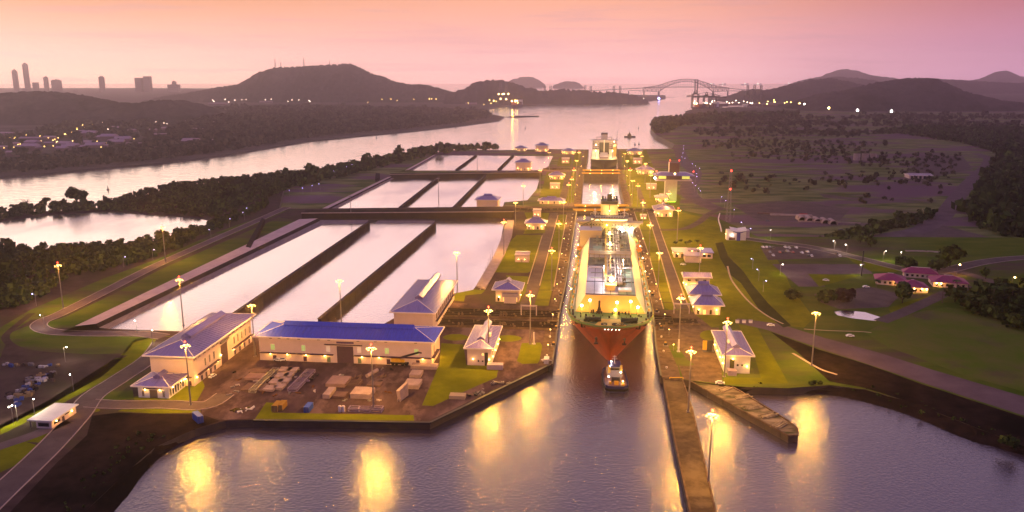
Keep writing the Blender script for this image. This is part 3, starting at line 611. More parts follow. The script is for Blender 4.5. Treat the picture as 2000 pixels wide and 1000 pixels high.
def make_mast(lit=True, red=True, loc=(0, 0, 0), label='', group='high lamp masts'):
    o = thing('lamp_mast', label, 'lamp mast', loc, 0, group)
    MB().tube((0, 0, 0), (0, 0, 28.6), .42, .22, 8).box(-.7, .7, -.7, .7, -.5, .25).build('pole', M_steel, o)
    rg = MB()
    for i in range(10):
        a, b = 2 * math.pi * i / 10, 2 * math.pi * (i + 1) / 10
        rg.bar((1.7 * math.cos(a), 1.7 * math.sin(a), 28.3), (1.7 * math.cos(b), 1.7 * math.sin(b), 28.3), .25)
    for i in range(4): rg.bar((0, 0, 28.3), (1.7 * math.cos(i * math.pi / 2), 1.7 * math.sin(i * math.pi / 2), 28.3), .2)
    rg.build('crown_ring', M_steel, o)
    for i in range(6):
        a = 2 * math.pi * i / 6; c, s = math.cos(a), math.sin(a)
        MB().ball((1.95 * c, 1.95 * s, 28.1), .38, 6, 4, sz=.5).build('luminaire', G_head if lit else M_steel, o)
    if red: MB().tube((0, 0, 28.6), (0, 0, 29.9), .12, .1, 6).ball((0, 0, 30.3), .42, 6, 4, 1).build('beacon', [M_steel, G_red], o)
    if lit: light('mast_light', (0, 0, 27.2), MAST_W, SOD, .9, o)
    return o
MASTS = [  # head pixel, level, red beacon, what it stands by
    (362, 676, Z1, 1, 'in front of the cream hall gable'), (350, 547, Z1, 1, 'at the far corner behind the cream hall roof'),
    (491, 597, Z1, 0, 'between the two big blue roofed halls'), (725, 681, Z1, 1, 'in the storage yard before the big plum door'),
    (663, 549, Z1, 0, 'behind the big hall by the basin divider wall'), (892, 494, Z1, 0, 'on the triangular lawn at the basin corner'),
    (954, 607, Z1, 1, 'beside the small control house with the pale blue roof'), (1036, 577, Z1, 1, 'on the rounded lawn island by the lock corner'),
    (113, 519, Z1, 1, 'among the bushes at the left edge'), (317, 444, Z1, 1, 'between the pond and the perimeter road'),
    (1078, 490, Z1, 1, 'on the long lawn strip level with the tanker manifold'), (1092, 437, Z1, 1, 'on the long lawn strip just before the first gates'),
    (984, 434, Z1, 1, 'at the far lock side corner of the long basin'), (1007, 396, Z2, 1, 'at the blue roofed house between the basin rows'),
    (1101, 395, Z2, 1, 'left of the first lock gates'), (1022, 363, Z2, 1, 'in the right hand middle basin'),
    (1111, 361, Z2, 1, 'left of the middle chamber, second one past the gates'), (1117, 350, Z2, 1, 'left of the middle chamber, third one past the gates'),
    (1055, 333, Z2, 1, 'at the corner of the farthest basins'), (1121, 332, Z2, 1, 'left of the second lock gates'),
    (1126, 314, Z2, 0, 'left of the far chamber, first past the second gates'), (1131, 298, Z2, 1, 'left of the far chamber at its very end'),
    (1073, 298, Z2, 0, 'behind the farthest basins by the end house'), (1256, 396, Z2, 1, 'right of the first lock gates'),
    (1325, 411, Z1, 1, 'beside the house with the star shaped blue roof'), (1246, 363, Z2, 1, 'right of the middle chamber by the short road'),
    (1236, 353, Z2, 0, 'right of the middle chamber, nearest its wall'), (1231, 332, Z2, 1, 'right of the second lock gates'),
    (1271, 342, Z2, 0, 'left of the control tower roof'), (1306, 378, Z2, 1, 'in front of the green lit control tower shaft'),
    (1225, 314, Z2, 0, 'right of the far chamber opposite the far ship'), (1261, 320, Z2, 0, 'right of the far huts below the dirt road'),
    (1220, 300, Z2, 0, 'right of the far chamber at its very end'), (1254, 305, Z2, 0, 'at the far end of the right lawn'),
    (1270, 440, Z1, 1, 'right of the tanker bridge wing'), (1288, 494, Z1, 0, 'on the lawn strip right of the tanker'),
    (1368, 485, Z1, 1, 'behind the flat roofed courtyard house'), (1330, 583, Z1, 1, 'left of the twin blue star roofs'),
    (1421, 630, Z1, 1, 'behind the white pump house roof'), (1350, 687, Z1, 1, 'at the rounded lawn of the lock mouth'),
    (1391, 812, 1.5, 1, 'standing at the long approach pier over the water'), (1594, 612, Z1, 0, 'alone on the right slope by the road')]
_m = {}
for hx, hy, z, red, where in MASTS:
    p = G(hx, hy, z + 28.2); p.z = z
    k = bool(red)
    lb = 'tall yellow lamp mast ' + where
    if k not in _m: _m[k] = make_mast(True, k, p, lb); o = _m[k]
    else: o = copy_tree(_m[k], p, label=lb)
_u = None
for hx, hy, z, where in ((856, 349, Z2, 'by the left divider of the middle basins'), (684, 384, Z2, 'at the near left corner of the middle basins'), (932, 303, Z2, 'by the divider of the farthest basins')):
    p = G(hx, hy, z + 28.2); p.z = z; lb = 'slim unlit lamp mast ' + where
    if _u is None: _u = make_mast(False, False, p, lb); 
    else: copy_tree(_u, p, label=lb)

# street lamps: a curved arm on a pole
def make_lamp(glo, color, power, loc, label, group, h=8.0, head=.45):
    o = thing('street_lamp', label, 'street lamp', loc, 0, group)
    MB().tube((0, 0, 0), (0, 0, h), .14, .09, 6).tube((0, 0, h), (1.4, 0, h + .35), .08, .07, 6).build('pole', M_steel, o)
    MB().ball((1.5, 0, h + .25), head, 6, 4, sz=.6).build('lamp_head', glo, o)
    if power: light('lamp_light', (1.5, 0, h - .4), power, color, .4, o)
    return o
BLUES = [('far end of the winding dirt road', Z2, 26, [(1334, 285), (1336, 291), (1333, 299), (1333, 306), (1336, 309)]),
         ('bend of the dirt road beyond the control tower', Z2, 26, [(1354, 320), (1360, 324), (1365, 329), (1362, 339), (1359, 345)]),
         ('dirt road beside the lattice tower', Z2, 26, [(1355, 357), (1357, 363), (1363, 368), (1370, 373), (1408, 384), (1416, 392), (1434, 410)]),
         ('ground behind the white gateway building', Z1, 20, [(1450, 434), (1463, 446)]),
         ('lawn beside the curved ditch', Z1, 40, [(1471, 505), (1483, 527), (1492, 548)]),
         ('dark wood edge left of the far basins', Z2, 22, [(650, 334), (664, 333), (677, 326), (686, 321)]),
         ('perimeter road left of the middle basins', Z1, 22, [(517, 386), (565, 372), (591, 367), (608, 363), (625, 359), (477, 415), (483, 407)]),
         ('bushes at the left edge', Z1, 30, [(68, 574), (240, 502), (297, 488), (447, 428), (411, 448)])]
_bl = None
for where, z, hd, pts in BLUES:
    for i, (x, y) in enumerate(pts):
        p = G(x, y, z + 8.2); p.z = z
        lb = 'bluish street lamp at the ' + where
        grp = 'bluish street lamps at the ' + where
        if _bl is None: _bl = make_lamp(G_blue, (.55, .5, 1), 900, p, lb, grp, 8, .36)
        else: copy_tree(_bl, p, random.uniform(0, 6), lb, grp)
_gl = None
for x, y, z, where in ((124, 678, Z1, 'dark bowl inside the road loop'), (140, 733, Z1, 'edge of the mown slope above the storage field'), (64, 782, Z1, 'storage field at the left edge'), (84, 615, Z1, 'bend of the road loop'), (22, 796, Z1, 'lower left grass'),
                       (296, 647, Z1, 'road bend behind the cream hall'), (265, 625, Z1, 'near end of the long basin'), (30, 790, Z1, 'storage field by the drive'), (1506, 450, Z1, 'road by the parking lot'), (1631, 470, Z1, 'road above the empty parking lot'), (1655, 478, Z1, 'road past the bushes'), (1727, 490, Z1, 'roadside near the pale foundation'), (1760, 492, Z1, 'roadside before the round tree'), (1683, 518, Z1, 'triangular lawn beside the empty lot'), (1525, 516, Z1, 'corner of the empty lot')):
    p = G(x, y, z + 8.2); p.z = z; lb = 'slim pale street lamp at the ' + where
    if _gl is None: _gl = make_lamp(G_wht, (1, .85, .55), 3500, p, lb, 'slim pale street lamps', 8, .3)
    else: copy_tree(_gl, p, random.uniform(0, 6), lb)
for x, y, z, where in ((1871, 517, Z1, 'at the road junction on the right'), (1978, 542, Z1, 'beside the palms at the right edge')):
    p = G(x, y, z + 8.2); p.z = z; make_lamp(G_sod, SOD, 5000, p, 'orange glowing street lamp ' + where, 'orange street lamps on the right', 8, .7)

# ================================================================== buildings
def hall(name, label, cat, fl, W_, L_, H, z=Z1, rise=3.5, eave=1.3, ridge='y', inset=None, roof=None, wall=None, monitor=None, rz=None, hip=True, fascia=True, seams=2.4):
    p = fl if isinstance(fl, Vector) else G(*fl, z)
    o = thing(name, label, cat, p, -AZ if rz is None else rz)
    b = MB().box(0, W_, 0, L_, -.3, H); b.build('wall', wall or M_wall, o)
    e = eave; x0, x1, y0, y1 = -e, W_ + e, -e, L_ + e
    if ridge == 'y':
        ins = (inset if inset is not None else (W_ / 2 + e)) if hip else 0
        r0, r1 = ((x0 + x1) / 2, y0 + ins, H + rise), ((x0 + x1) / 2, y1 - ins, H + rise)
        v = [(x0, y0, H + .05), (x1, y0, H + .05), (x1, y1, H + .05), (x0, y1, H + .05), r0, r1]
        f = [(0, 1, 4), (1, 2, 5, 4), (2, 3, 5), (3, 0, 4, 5), (0, 3, 2, 1)]
    else:
        ins = (inset if inset is not None else (L_ / 2 + e)) if hip else 0
        r0, r1 = (x0 + ins, (y0 + y1) / 2, H + rise), (x1 - ins, (y0 + y1) / 2, H + rise)
        v = [(x0, y0, H + .05), (x1, y0, H + .05), (x1, y1, H + .05), (x0, y1, H + .05), r0, r1]
        f = [(0, 1, 5, 4), (1, 2, 5), (2, 3, 4, 5), (3, 0, 4), (0, 3, 2, 1)]
    rb_ = MB().add(v, f)
    if seams:
        (rx0, ry0, _), (rx1, ry1, _) = r0, r1; zt = H + rise
        if ridge == 'x':
            for q in np.arange(x0 + 1.5, x1, seams):
                t = min(1, (q - x0) / max(.01, rx0 - x0), (x1 - q) / max(.01, x1 - rx1))
                for ye in (y0, y1): rb_.bar((q, ye, H + .12), (q, ye + (ry0 - ye) * t, H + .12 + rise * t), .22, .16)
        else:
            for q in np.arange(y0 + 1.5, y1, seams):
                t = min(1, (q - y0) / max(.01, ry0 - y0), (y1 - q) / max(.01, y1 - ry1))
                for xe in (x0, x1): rb_.bar((xe, q, H + .12), (xe + (rx0 - xe) * t, q, H + .12 + rise * t), .22, .16)
    ro = rb_.build('roof', roof or M_roof, o)
    if fascia:
        t, h = .25, .55; k = MB()
        k.box(x0 - t, x1 + t, y0 - t, y0, H - .35, H - .35 + h + .1).box(x0 - t, x1 + t, y1, y1 + t, H - .35, H - .25 + h).box(x0 - t, x0, y0, y1, H - .35, H - .25 + h).box(x1, x1 + t, y0, y1, H - .35, H - .25 + h)
        for cx, cy, rr in ((x0, y0, r0), (x1, y0, r0 if ridge == 'y' else r1), (x1, y1, r1), (x0, y1, r1 if ridge == 'y' else r0)):
            k.bar((cx, cy, H + .12), (rr[0], rr[1], rr[2] + .07), .3, .12)
        k.build('fascia', M_fascia, o)
    if monitor:
        mw, mh, a0, a1 = monitor; rz_ = H + rise; m = MB()
        if ridge == 'y':
            c = (x0 + x1) / 2; ya, yb = y0 + (y1 - y0) * a0, y0 + (y1 - y0) * a1
            prof = [(c - mw, rz_ - .6 * mh), (c - mw, rz_ + .2), (c, rz_ + mh), (c + mw, rz_ + .2), (c + mw, rz_ - .6 * mh)]
            v = [(x, ya, zz_) for x, zz_ in prof] + [(x, yb, zz_) for x, zz_ in prof]
        else:
            c = (y0 + y1) / 2; xa, xb = x0 + (x1 - x0) * a0, x0 + (x1 - x0) * a1
            prof = [(c - mw, rz_ - .6 * mh), (c - mw, rz_ + .2), (c, rz_ + mh), (c + mw, rz_ + .2), (c + mw, rz_ - .6 * mh)]
            v = [(xa, y, zz_) for y, zz_ in prof] + [(xb, y, zz_) for y, zz_ in prof]
        m.add(v, [(0, 1, 2, 3, 4), (9, 8, 7, 6, 5)] + [(i, i + 1, 6 + i, 5 + i) for i in range(4)])
        m.build('ridge_monitor', roof or M_roof, o)
    return o, W_, L_, H
def opening(o, face, W_, L_, u, z, w, h, name='window', m=None, frame=None, glass=True):
    d = .06; fr = .12
    def bx(b, u0, u1, z0, z1, d0, d1):
        if face == 'f': b.box(u0, u1, -d1, -d0, z0, z1)
        elif face == 'r': b.box(W_ + d0, W_ + d1, u0, u1, z0, z1)
        elif face == 'l': b.box(-d1, -d0, u0, u1, z0, z1)
        return b
    f = bx(MB(), u, u + w, z, z + h, 0.003, d).build(name, m or M_win, o)
    if frame:
        k = MB()
        bx(k, u - fr, u, z - fr, z + h + fr, .01, .14); bx(k, u + w, u + w + fr, z - fr, z + h + fr, .01, .14); bx(k, u, u + w, z + h, z + h + fr, .01, .14); bx(k, u, u + w, z - fr, z, .01, .18)
        bx(k, u + w / 2 - .06, u + w / 2 + .06, z, z + h, .06, .12)
        k.build('frame', frame, f)
    return f
def canopy(o, face, W_, L_, u0, u1, z, depth=1.5, t=.35, m=None, name='canopy'):
    b = MB()
    if face == 'f': b.box(u0, u1, -depth, -.003, z, z + t)
    elif face == 'r': b.box(W_ + .003, W_ + depth, u0, u1, z, z + t)
    else: b.box(-depth, -.003, u0, u1, z, z + t)
    return b.build(name, m or M_band, o)
def wlamp(o, face, W_, L_, u, z, power=420, r=.28, off=.55, color=SOD, g=None):
    p = {'f': (u, -off, z), 'r': (W_ + off, u, z), 'l': (-off, u, z), 'b': (u, L_ + off, z)}[face]
    q = {'f': (u, 0, z), 'r': (W_, u, z), 'l': (0, u, z), 'b': (u, L_, z)}[face]
    MB().bar(q, p, .1).ball(p, r, 6, 4, 1).build('wall_lamp', [M_dark, g or G_sod], o)
    pp = {'f': (u, -off - .9, z), 'r': (W_ + off + .9, u, z), 'l': (-off - .9, u, z), 'b': (u, L_ + off + .9, z)}[face]
    light('lamp_light', pp, power, color, .3, o)

# -- big hall on the left
o, w, l, h = hall('machinery_hall', 'tall cream hall with lilac blue roof, leftmost in the yard', 'hall', (298, 751), 21.5, 67, 15.5, rise=4.2, eave=2.2, monitor=(2.6, 2.0, .25, .80))
for s in (.18, .25, .32, .67, .74, .81, .88, .955): opening(o, 'r', w, l, l * s - .7, 6.2, 1.4, 4.0, frame=M_fascia)
for s in (.04, .10, .18, .25, .32, .39, .60, .67, .74, .81, .88, .955):
    k = MB()
    for q in range(6): k.box(w + .003, w + .1, l * s - 1.2 + q * .4, l * s - .85 + q * .4, 12.4 + .18 * min(q, 5 - q), 12.9 + .18 * min(q, 5 - q))
    k.build('vent', M_steel, o)
opening(o, 'r', w, l, l * .435, 0, 7.5, 10.5, 'door', M_door)
canopy(o, 'r', w, l, l * .05, l * .385, 4.4); canopy(o, 'r', w, l, l * .62, l * .98, 4.4); canopy(o, 'r', w, l, l * .43, l * .57, 11.6, 1.0, .8, M_steel, 'door_hood')
for s in (.10, .17, .24, .31, .66, .75, .84, .93): opening(o, 'r', w, l, l * s, .2, 1.8, 2.6, m=M_band)
for s in (.03, .2, .36, .64, .80, .96): wlamp(o, 'r', w, l, l * s, 3.9, 650)
for u in (3, 10, 17.5): wlamp(o, 'f', w, l, u, 3.9, 900)
wlamp(o, 'r', w, l, l * .415, 6, 500)
canopy(o, 'f', w, l, 11.5, 20.5, 4.4, 1.2)
for u in (13, 18.8): opening(o, 'f', w, l, u, .2, 1.2, 2.4, m=M_band)
# -- annex
o, w, l, h = hall('annex', 'small white office with lilac blue roof before the tall cream hall', 'office', (271, 776), 15, 15, 6.3, rise=2.6, eave=2.0, wall=M_white, monitor=(1.8, 1.3, .32, .68))
opening(o, 'f', w, l, 5.6, 0, 3.8, 4.0, 'door', mat('grey_door', (.16, .12, .09)))
for u in (1.9, 12): opening(o, 'f', w, l, u, .6, 1.0, 3.0, frame=M_fascia)
canopy(o, 'f', w, l, 3.0, 12, 4.5, .6, .9)
for s in range(6): opening(o, 'r', w, l, 1.2 + s * 2.3, .8, 1.0, 3.4, m=M_win)
for u in (3.8, 11.0): wlamp(o, 'f', w, l, u, 4.2, 260)
for s in (3, 11): wlamp(o, 'r', w, l, s, 4.6, 300)
# -- the long hall with the big plum door
o, w, l, h = hall('machinery_hall', 'long hall with deep blue roof and big plum door facing the yard', 'hall', (508.5, 703), 92, 22, 13.6, rise=3.4, eave=2.2, ridge='x', inset=13, roof=M_roofblue, monitor=(2.3, 1.7, .13, .86))
for f_, g in ((.080, 1), (.26, 1), (.405, 0), (.585, 0), (.745, 1), (.914, 1)):
    opening(o, 'f', w, l, w * f_ - 1, 6.0, 2.0, 3.0, m=G_grn if g else glow('pale_window', (.55, .42, .30), .5), frame=M_fascia)
    opening(o, 'f', w, l, w * f_ - .9 + (.6 if g else 0), .2, 1.9, 2.8, m=M_band if g else mat('green_panel', (.12, .16, .11)))
for f_ in (.07, .12, .172, .235, .35, .41, .58, .68, .74, .91): opening(o, 'f', w, l, w * f_ - .7, 12.1, 1.5, .8, 'vent', M_dark)
opening(o, 'f', w, l, w * .455, 0, 8.8, 9.2, 'door', M_door)
canopy(o, 'f', w, l, w * .005, w * .435, 4.3, 1.4); canopy(o, 'f', w, l, w * .555, w * 1.0, 4.3, 1.4); canopy(o, 'f', w, l, w * .385, w * .605, 9.9, 1.0, .3)
MB().box(w * .455, w * .555, -.2, -.003, 10.7, 11.7).build('sign_board', mat('violet_sign', (.10, .06, .16)), o)
canopy(o, 'r', w, l, 0, 14, 4.3, 1.6)
for f_ in (.065, .165, .275, .385, .60, .70, .95): wlamp(o, 'f', w, l, w * f_, 3.9, 520, off=.5)
for s in (3, 12): wlamp(o, 'r', w, l, s, 3.8, 1400)
opening(o, 'r', w, l, 6, 5, 1.2, 4)
wlamp(o, 'l', w, l, 6, 3.8, 900)
# -- hall behind
o, w, l, h = hall('machinery_hall', 'lilac roofed hall standing behind the long hall at the basins', 'hall', G(775, 642) - A * 6, 23, 72, 12.5, rise=4.0, eave=2.0, monitor=(2.4, 1.9, .24, .99), hip=True, inset=14)
for s in range(9): opening(o, 'r', w, l, 10 + s * 6.6, 5.5, 3.6, 4.6, m=mat('louvre', (.20, .12, .07)))
for s in (20, 40, 60, 70): wlamp(o, 'r', w, l, s, 4.2, 2600)
canopy(o, 'r', w, l, 8, 70, 4.6, 1.4)
# -- small control house left of the lock mouth
o, w, l, h = hall('control_house', 'small cream control house with pale blue gable roof on the triangular lawn', 'control house', (913, 713), 12.4, 36, 9.6, rise=2.6, eave=1.5, inset=7.5, monitor=(2.0, 1.6, .20, .995))
opening(o, 'f', w, l, 9.0, 0, 1.8, 7.2, 'door', M_dark)
opening(o, 'f', w, l, 7.6, 5.6, 1.0, 1.0, m=G_winy)
for u in (5.4, 7.6): opening(o, 'f', w, l, u, 2.0, .8, .9)
wlamp(o, 'f', w, l, 3, 3.6, 160); wlamp(o, 'f', w, l, 11.4, 3.6, 420)
for s in (4, 14, 24, 32): wlamp(o, 'r', w, l, s, 3.8, 800)
for s in range(6): opening(o, 'r', w, l, 4 + s * 5.4, 4.5, 1.4, 2.4)
MB().box(w - 1.5, w + 6.5, -5.5, -1.5, 0, 2.6).build('outbuilding', M_palero, o)
MB().box(9.2, 10.6, 14, 16.5, 11.2, 12.6).build('roof_unit', M_white, o)
# -- white pump house right of the lock mouth
o, w, l, h = hall('pump_house', 'white pump house with lilac roof on the bright lawn at the lock mouth', 'pump house', (1414, 728), 12.6, 37, 9.8, rise=2.4, eave=1.6, inset=8, wall=M_white, monitor=(2.0, 1.6, .16, .995))
opening(o, 'f', w, l, 2.6, .3, 2.2, 7.0, 'door', mat('olive_door', (.10, .09, .03)))
for u in (6.0, 8.2): opening(o, 'f', w, l, u, 3.8, 1.0, 1.0)
MB().box(1.4, 5.6, -4, -.003, 0, 2.6).build('porch', M_palero, o)
for s in (3, 12, 22, 32): wlamp(o, 'l', w, l, s, 4.0, 1300)
for s in range(6): opening(o, 'l', w, l, 5 + s * 5.2, 4.5, 1.4, 2.2)
wlamp(o, 'f', w, l, 4, 7.6, 300); wlamp(o, 'f', w, l, 11, 4, 420); wlamp(o, 'r', w, l, 6, 3.5, 700)
MB().box(3.2, 4.8, 13, 16, 11.0, 12.4).build('roof_unit', M_white, o)
# -- gatehouse bottom left, flat white roof
o = thing('gatehouse', 'low white gatehouse with flat pale roof at the lower left road', 'gatehouse', G(72, 836), -AZ)
MB().box(0, 7, 0, 16.5, -.2, 3.1).build('wall', M_wall, o)
MB().box(-3.4, 8.0, -.9, 17.4, 3.5, 4.0).build('roof', M_white, o)
MB().box(0.2, 6.8, 2, 16.3, 3.1, 3.5).build('parapet', M_fascia, o)
for y in (0, 4.5): MB().box(-3.0, -2.5, y, y + .5, 0, 3.5).build('post', M_steel, o)
opening(o, 'r', 7, 16.5, 1.5, 1.2, 4, 1.2, m=M_win); opening(o, 'r', 7, 16.5, 6.8, .2, 1.6, 2.2, 'door', M_door); opening(o, 'r', 7, 16.5, 8.8, 2.3, 3.5, .5, 'vent', M_dark)
opening(o, 'f', 7, 16.5, .8, .8, 5, 1.7, m=M_win)
wlamp(o, 'r', 7, 16.5, 2.5, 2.6, 300); wlamp(o, 'r', 7, 16.5, 13, 2.6, 320)
# -- pavilions along the lock (pyramid roofs with a small lantern)
def pavilion(label, fl, W_, L_, H, z, rise=3.6, porch=0, roof=None, power=900, wall=None):
    ridge = 'x' if W_ > L_ else 'y'; power *= .55
    o, w, l, h = hall('lock_house', label, 'lock house', fl, W_, L_, H, z, rise=rise, eave=2.2, inset=min(W_, L_) / 2 - .5, monitor=(1.7, 1.6, .33, .67), roof=roof, ridge=ridge, wall=wall)
    n = 4
    for i in range(n): opening(o, 'f', w, l, w * (i + .5) / n - .7, .3, 1.4, 2.8, m=G_winy if i % 2 else M_win)
    for i in range(3): opening(o, 'r', w, l, l * (i + .5) / 3 - .8, 1.2, 1.6, 2.2); opening(o, 'l', w, l, l * (i + .5) / 3 - .8, 1.2, 1.6, 2.2)
    for u in (w * .15, w * .85): wlamp(o, 'f', w, l, u, 3.4, power)
    wlamp(o, 'r', w, l, l * .4, 3.4, power); wlamp(o, 'l', w, l, l * .4, 3.4, power * .7)
    if porch: MB().box(w * .3, w * .95, -porch, -.003, h * .52, h * .75).build('porch_roof', M_palero, o); MB().box(w * .38, w * .9, -porch + .6, -.003, 0, h * .52).build('porch', M_wall, o)
    return o
pavilion('lock house with pale gabled porch at the basin corner', (968, 589), 15.5, 16, 8.6, Z1, 4.2, 4, roof=M_roof)
pavilion('lock house with wide blue roof nearest the first gates on the left', (1029, 448), 17, 13, 6.5, Z1, 3.4, power=1300)
pavilion('two storey house with blue roof between the basin rows', (931, 412), 24, 20, 13, Z2, 4, power=1200)
pavilion('two storey house with blue roof by the farthest basins', (1007, 333), 24, 18, 13, Z2, 4, power=1500)
pavilion('blue roofed house by the river end of the basins', (1046, 296), 24, 18, 12, Z2, 4, power=1500)
pavilion('low blue lantern roof right beside the first gates', (1054, 398), 28, 12, 4, Z2, 3, power=700)
pavilion('small lit house on the lawn left of the middle chamber', (1074, 350), 20, 12, 6, Z2, 3.4, power=1500)
pavilion('far lit house left of the last chamber', (1098, 301), 24, 14, 6, Z2, 3.4, power=2200)
pavilion('small grey house behind the farthest basins', (1006, 295), 22, 14, 6, Z2, 3, power=300)
pavilion('house with star shaped blue roof beyond the tanker', (1280, 423), 18, 22, 7.5, Z1, 4.2, power=1500)
pavilion('lock house with blue roof, nearest of the twin star roofs', (1357, 614), 15.5, 14, 6.6, Z1, 4.6, power=1100)
pavilion('lock house with blue roof, rear one of the twin star roofs', (1349, 594), 17, 16, 7.2, Z1, 5.0, power=900)
pavilion('far lit house right of the last chamber', (1226, 302), 26, 14, 7, Z2, 4, power=2600)
pavilion('lit blue roofed house by the second gates on the right', (1245, 340), 24, 16, 7, Z2, 4, power=2600)
pavilion('small white house at the foot of the control tower', (1282, 395), 13, 9, 6.5, Z2, 2, roof=M_white, power=1500)
# two storey block behind the twins
o, w, l, h = hall('office_block', 'two storey cream block with blue strip roof behind the star roofs', 'office block', (1337, 564), 17, 11, 8.6, rise=2.2, eave=1.4, ridge='x', hip=False)
for u in (1.8, 7.2, 12.6): opening(o, 'f', w, l, u, 5.4, 2.2, 1.6, frame=M_fascia)
for u in (2.2, 5.4, 13): opening(o, 'f', w, l, u, .2, 1.1, 2.4, 'door', M_dark)
canopy(o, 'f', w, l, 8, 14, 3.4, 1.2, .25, M_steel)
for u in (6.2, 1, 16): wlamp(o, 'f', w, l, u, 3.3, 700)
wlamp(o, 'l', w, l, 4, 3.3, 900)
# flat roofed courtyard house
o = thing('courtyard_house', 'white flat roofed courtyard house with a pale front wing', 'house', G(1316, 503), -AZ)
def wing(x0, x1, y0, y1, h, m, nm='roof'):
    MB().box(x0, x1, y0, y1, -.2, h).build('wall', M_wall, o); MB().box(x0 - 1, x1 + 1, y0 - 1, y1 + 1, h + .01, h + .5).build(nm, m, o)
wing(0, 11, 0, 17, 4.4, M_palero); wing(13, 20, 10, 17, 4.2, M_palero); wing(22, 31, -1, 16, 4.6, M_roof); wing(7.5, 20, -17, -4, 5.2, M_palero)
for u in (1.2, 5.8): opening(o, 'f', 11, 17, u, .2, 2.4, 3.0, m=M_dark)
for u in (23, 27):
    MB().box(u, u + 2.6, -1.08, -1.003, 1.2, 3.2).build('window', M_win, o)
wlamp(o, 'l', 11, 17, 4, 3.4, 900); wlamp(o, 'f', 11, 17, 24, 3.8, 700, off=1.8); wlamp(o, 'f', 11, 17, 13.5, 7.6, 160, off=8)
wlamp(o, 'f', 11, 17, 3.2, 3.4, 600)
# pale equipment huts
def hut(label, fl, W_, L_, H, z, power=350):
    o = thing('equipment_hut', label, 'equipment hut', G(*fl, z), -AZ, 'pale equipment huts along the lock')
    MB().box(0, W_, 0, L_, -.2, H).build('wall', M_palero, o); MB().box(-.4, W_ + .4, -.4, L_ + .4, H + .01, H + .5).build('roof', M_palero, o)
    MB().box(-.4, W_ + .4, L_ - 1.6, L_ + .4, H + .51, H + 1.6).build('parapet', M_fascia, o)
    for u in (W_ * .25, W_ * .7): wlamp(o, 'f', W_, L_, u, H * .45, power)
    opening(o, 'f', W_, L_, W_ * .42, .1, 1.3, 2.3, 'door', M_steel); return o
hut('pale lilac hut with two lamps on the lawn beside the tanker', (1006, 512), 11, 9, 5.6, Z1)
hut('small pale hut on the lawn left of the middle chamber', (1074, 369), 13, 9, 6, Z2, 700)
hut('pale hut left of the far ship', (1097, 319), 13, 10, 7.5, Z2, 700)
hut('small pale hut on the far lawn right of the middle chamber', (1263, 370), 13, 9, 6, Z2, 900)
hut('tall pale hut right of the far ship', (1237, 320), 14, 10, 8, Z2, 900)
hut('tiny pale hut just past the tanker bridge wing', (1251, 428), 6, 5, 3, Z1, 300)
hut('pale box hut behind the blue lantern roof near the first gates', (1041, 424), 8, 7, 6.5, Z1, 300)
# -- control tower
ct = G(1305, 393, Z2)
o = thing('control_tower', 'control tower with green lit shaft and wide dark cab roof', 'control tower', ct, -AZ)
MB().box(-4, 10, 0, 9, -.3, 26).build('shaft', M_palero, o)
MB().tube((-5, -2, 0), (-5, -2, 26), .6, .6, 8).build('corner_post', M_white, o)
MB().box(-17, 27, -6, 14, 25.5, 27).build('floor_slab', M_palero, o)
MB().box(-14, 24, -4, 12, 27, 32).build('cab', M_band, o)
for x in (-13, 15): MB().box(x, x + 9, -4.15, -4.003, 28, 31.4).build('window', glow('cab_window', (.40, .50, .12), .9), o)
MB().add([(-19, -7, 32.02), (30, -7, 32.02), (30, 15, 32.02), (-19, 15, 32.02), (-10, 0, 35.5), (20, 0, 35.5), (20, 9, 35.5), (-10, 9, 35.5)], [(0, 1, 5, 4), (1, 2, 6, 5), (2, 3, 7, 6), (3, 0, 4, 7), (4, 5, 6, 7), (0, 3, 2, 1)]).build('roof', M_roof, o)
MB().box(0, 12, 1, 8, 35.5, 47).build('equipment_room', M_band, o)
MB().box(-.7, 0, .5, 8, 35.5, 47.5).build('side_panel', M_white, o)
for x in (.5, 11.5): MB().tube((x, 4, 47), (x, 4, 49), .2, .2, 6).ball((x, 4, 49.6), .7, 6, 4, 1).build('beacon', [M_dark, G_red], o)
for x in (-16, 28): MB().tube((x, -6, 33), (x, -6, 37), .25, .25, 6).ball((x, -6, 37.4), .8, 6, 4, 1).build('beacon', [M_dark, G_red], o)
MB().ball((6, -6.5, 34.5), .9, 6, 4).build('roof_lamp', G_sod, o)
MB().ball((-17.5, -5, 29), 1.1, 6, 4).build('side_lamp', G_wht, o)
light('green_light', (3, -7, 5), 4200, (.45, 1, .05), .6, o); light('green_light', (7, -7, 12), 900, (.45, 1, .05), .6, o); light('cab_light', (-18, -8, 24), 1500, (1, .9, .75), .6, o)
MB().box(-2, 8, -6.5, -5.5, 0, .8).build('floodlight', glow('green_flood', (.4, 1, .05), 2), o)
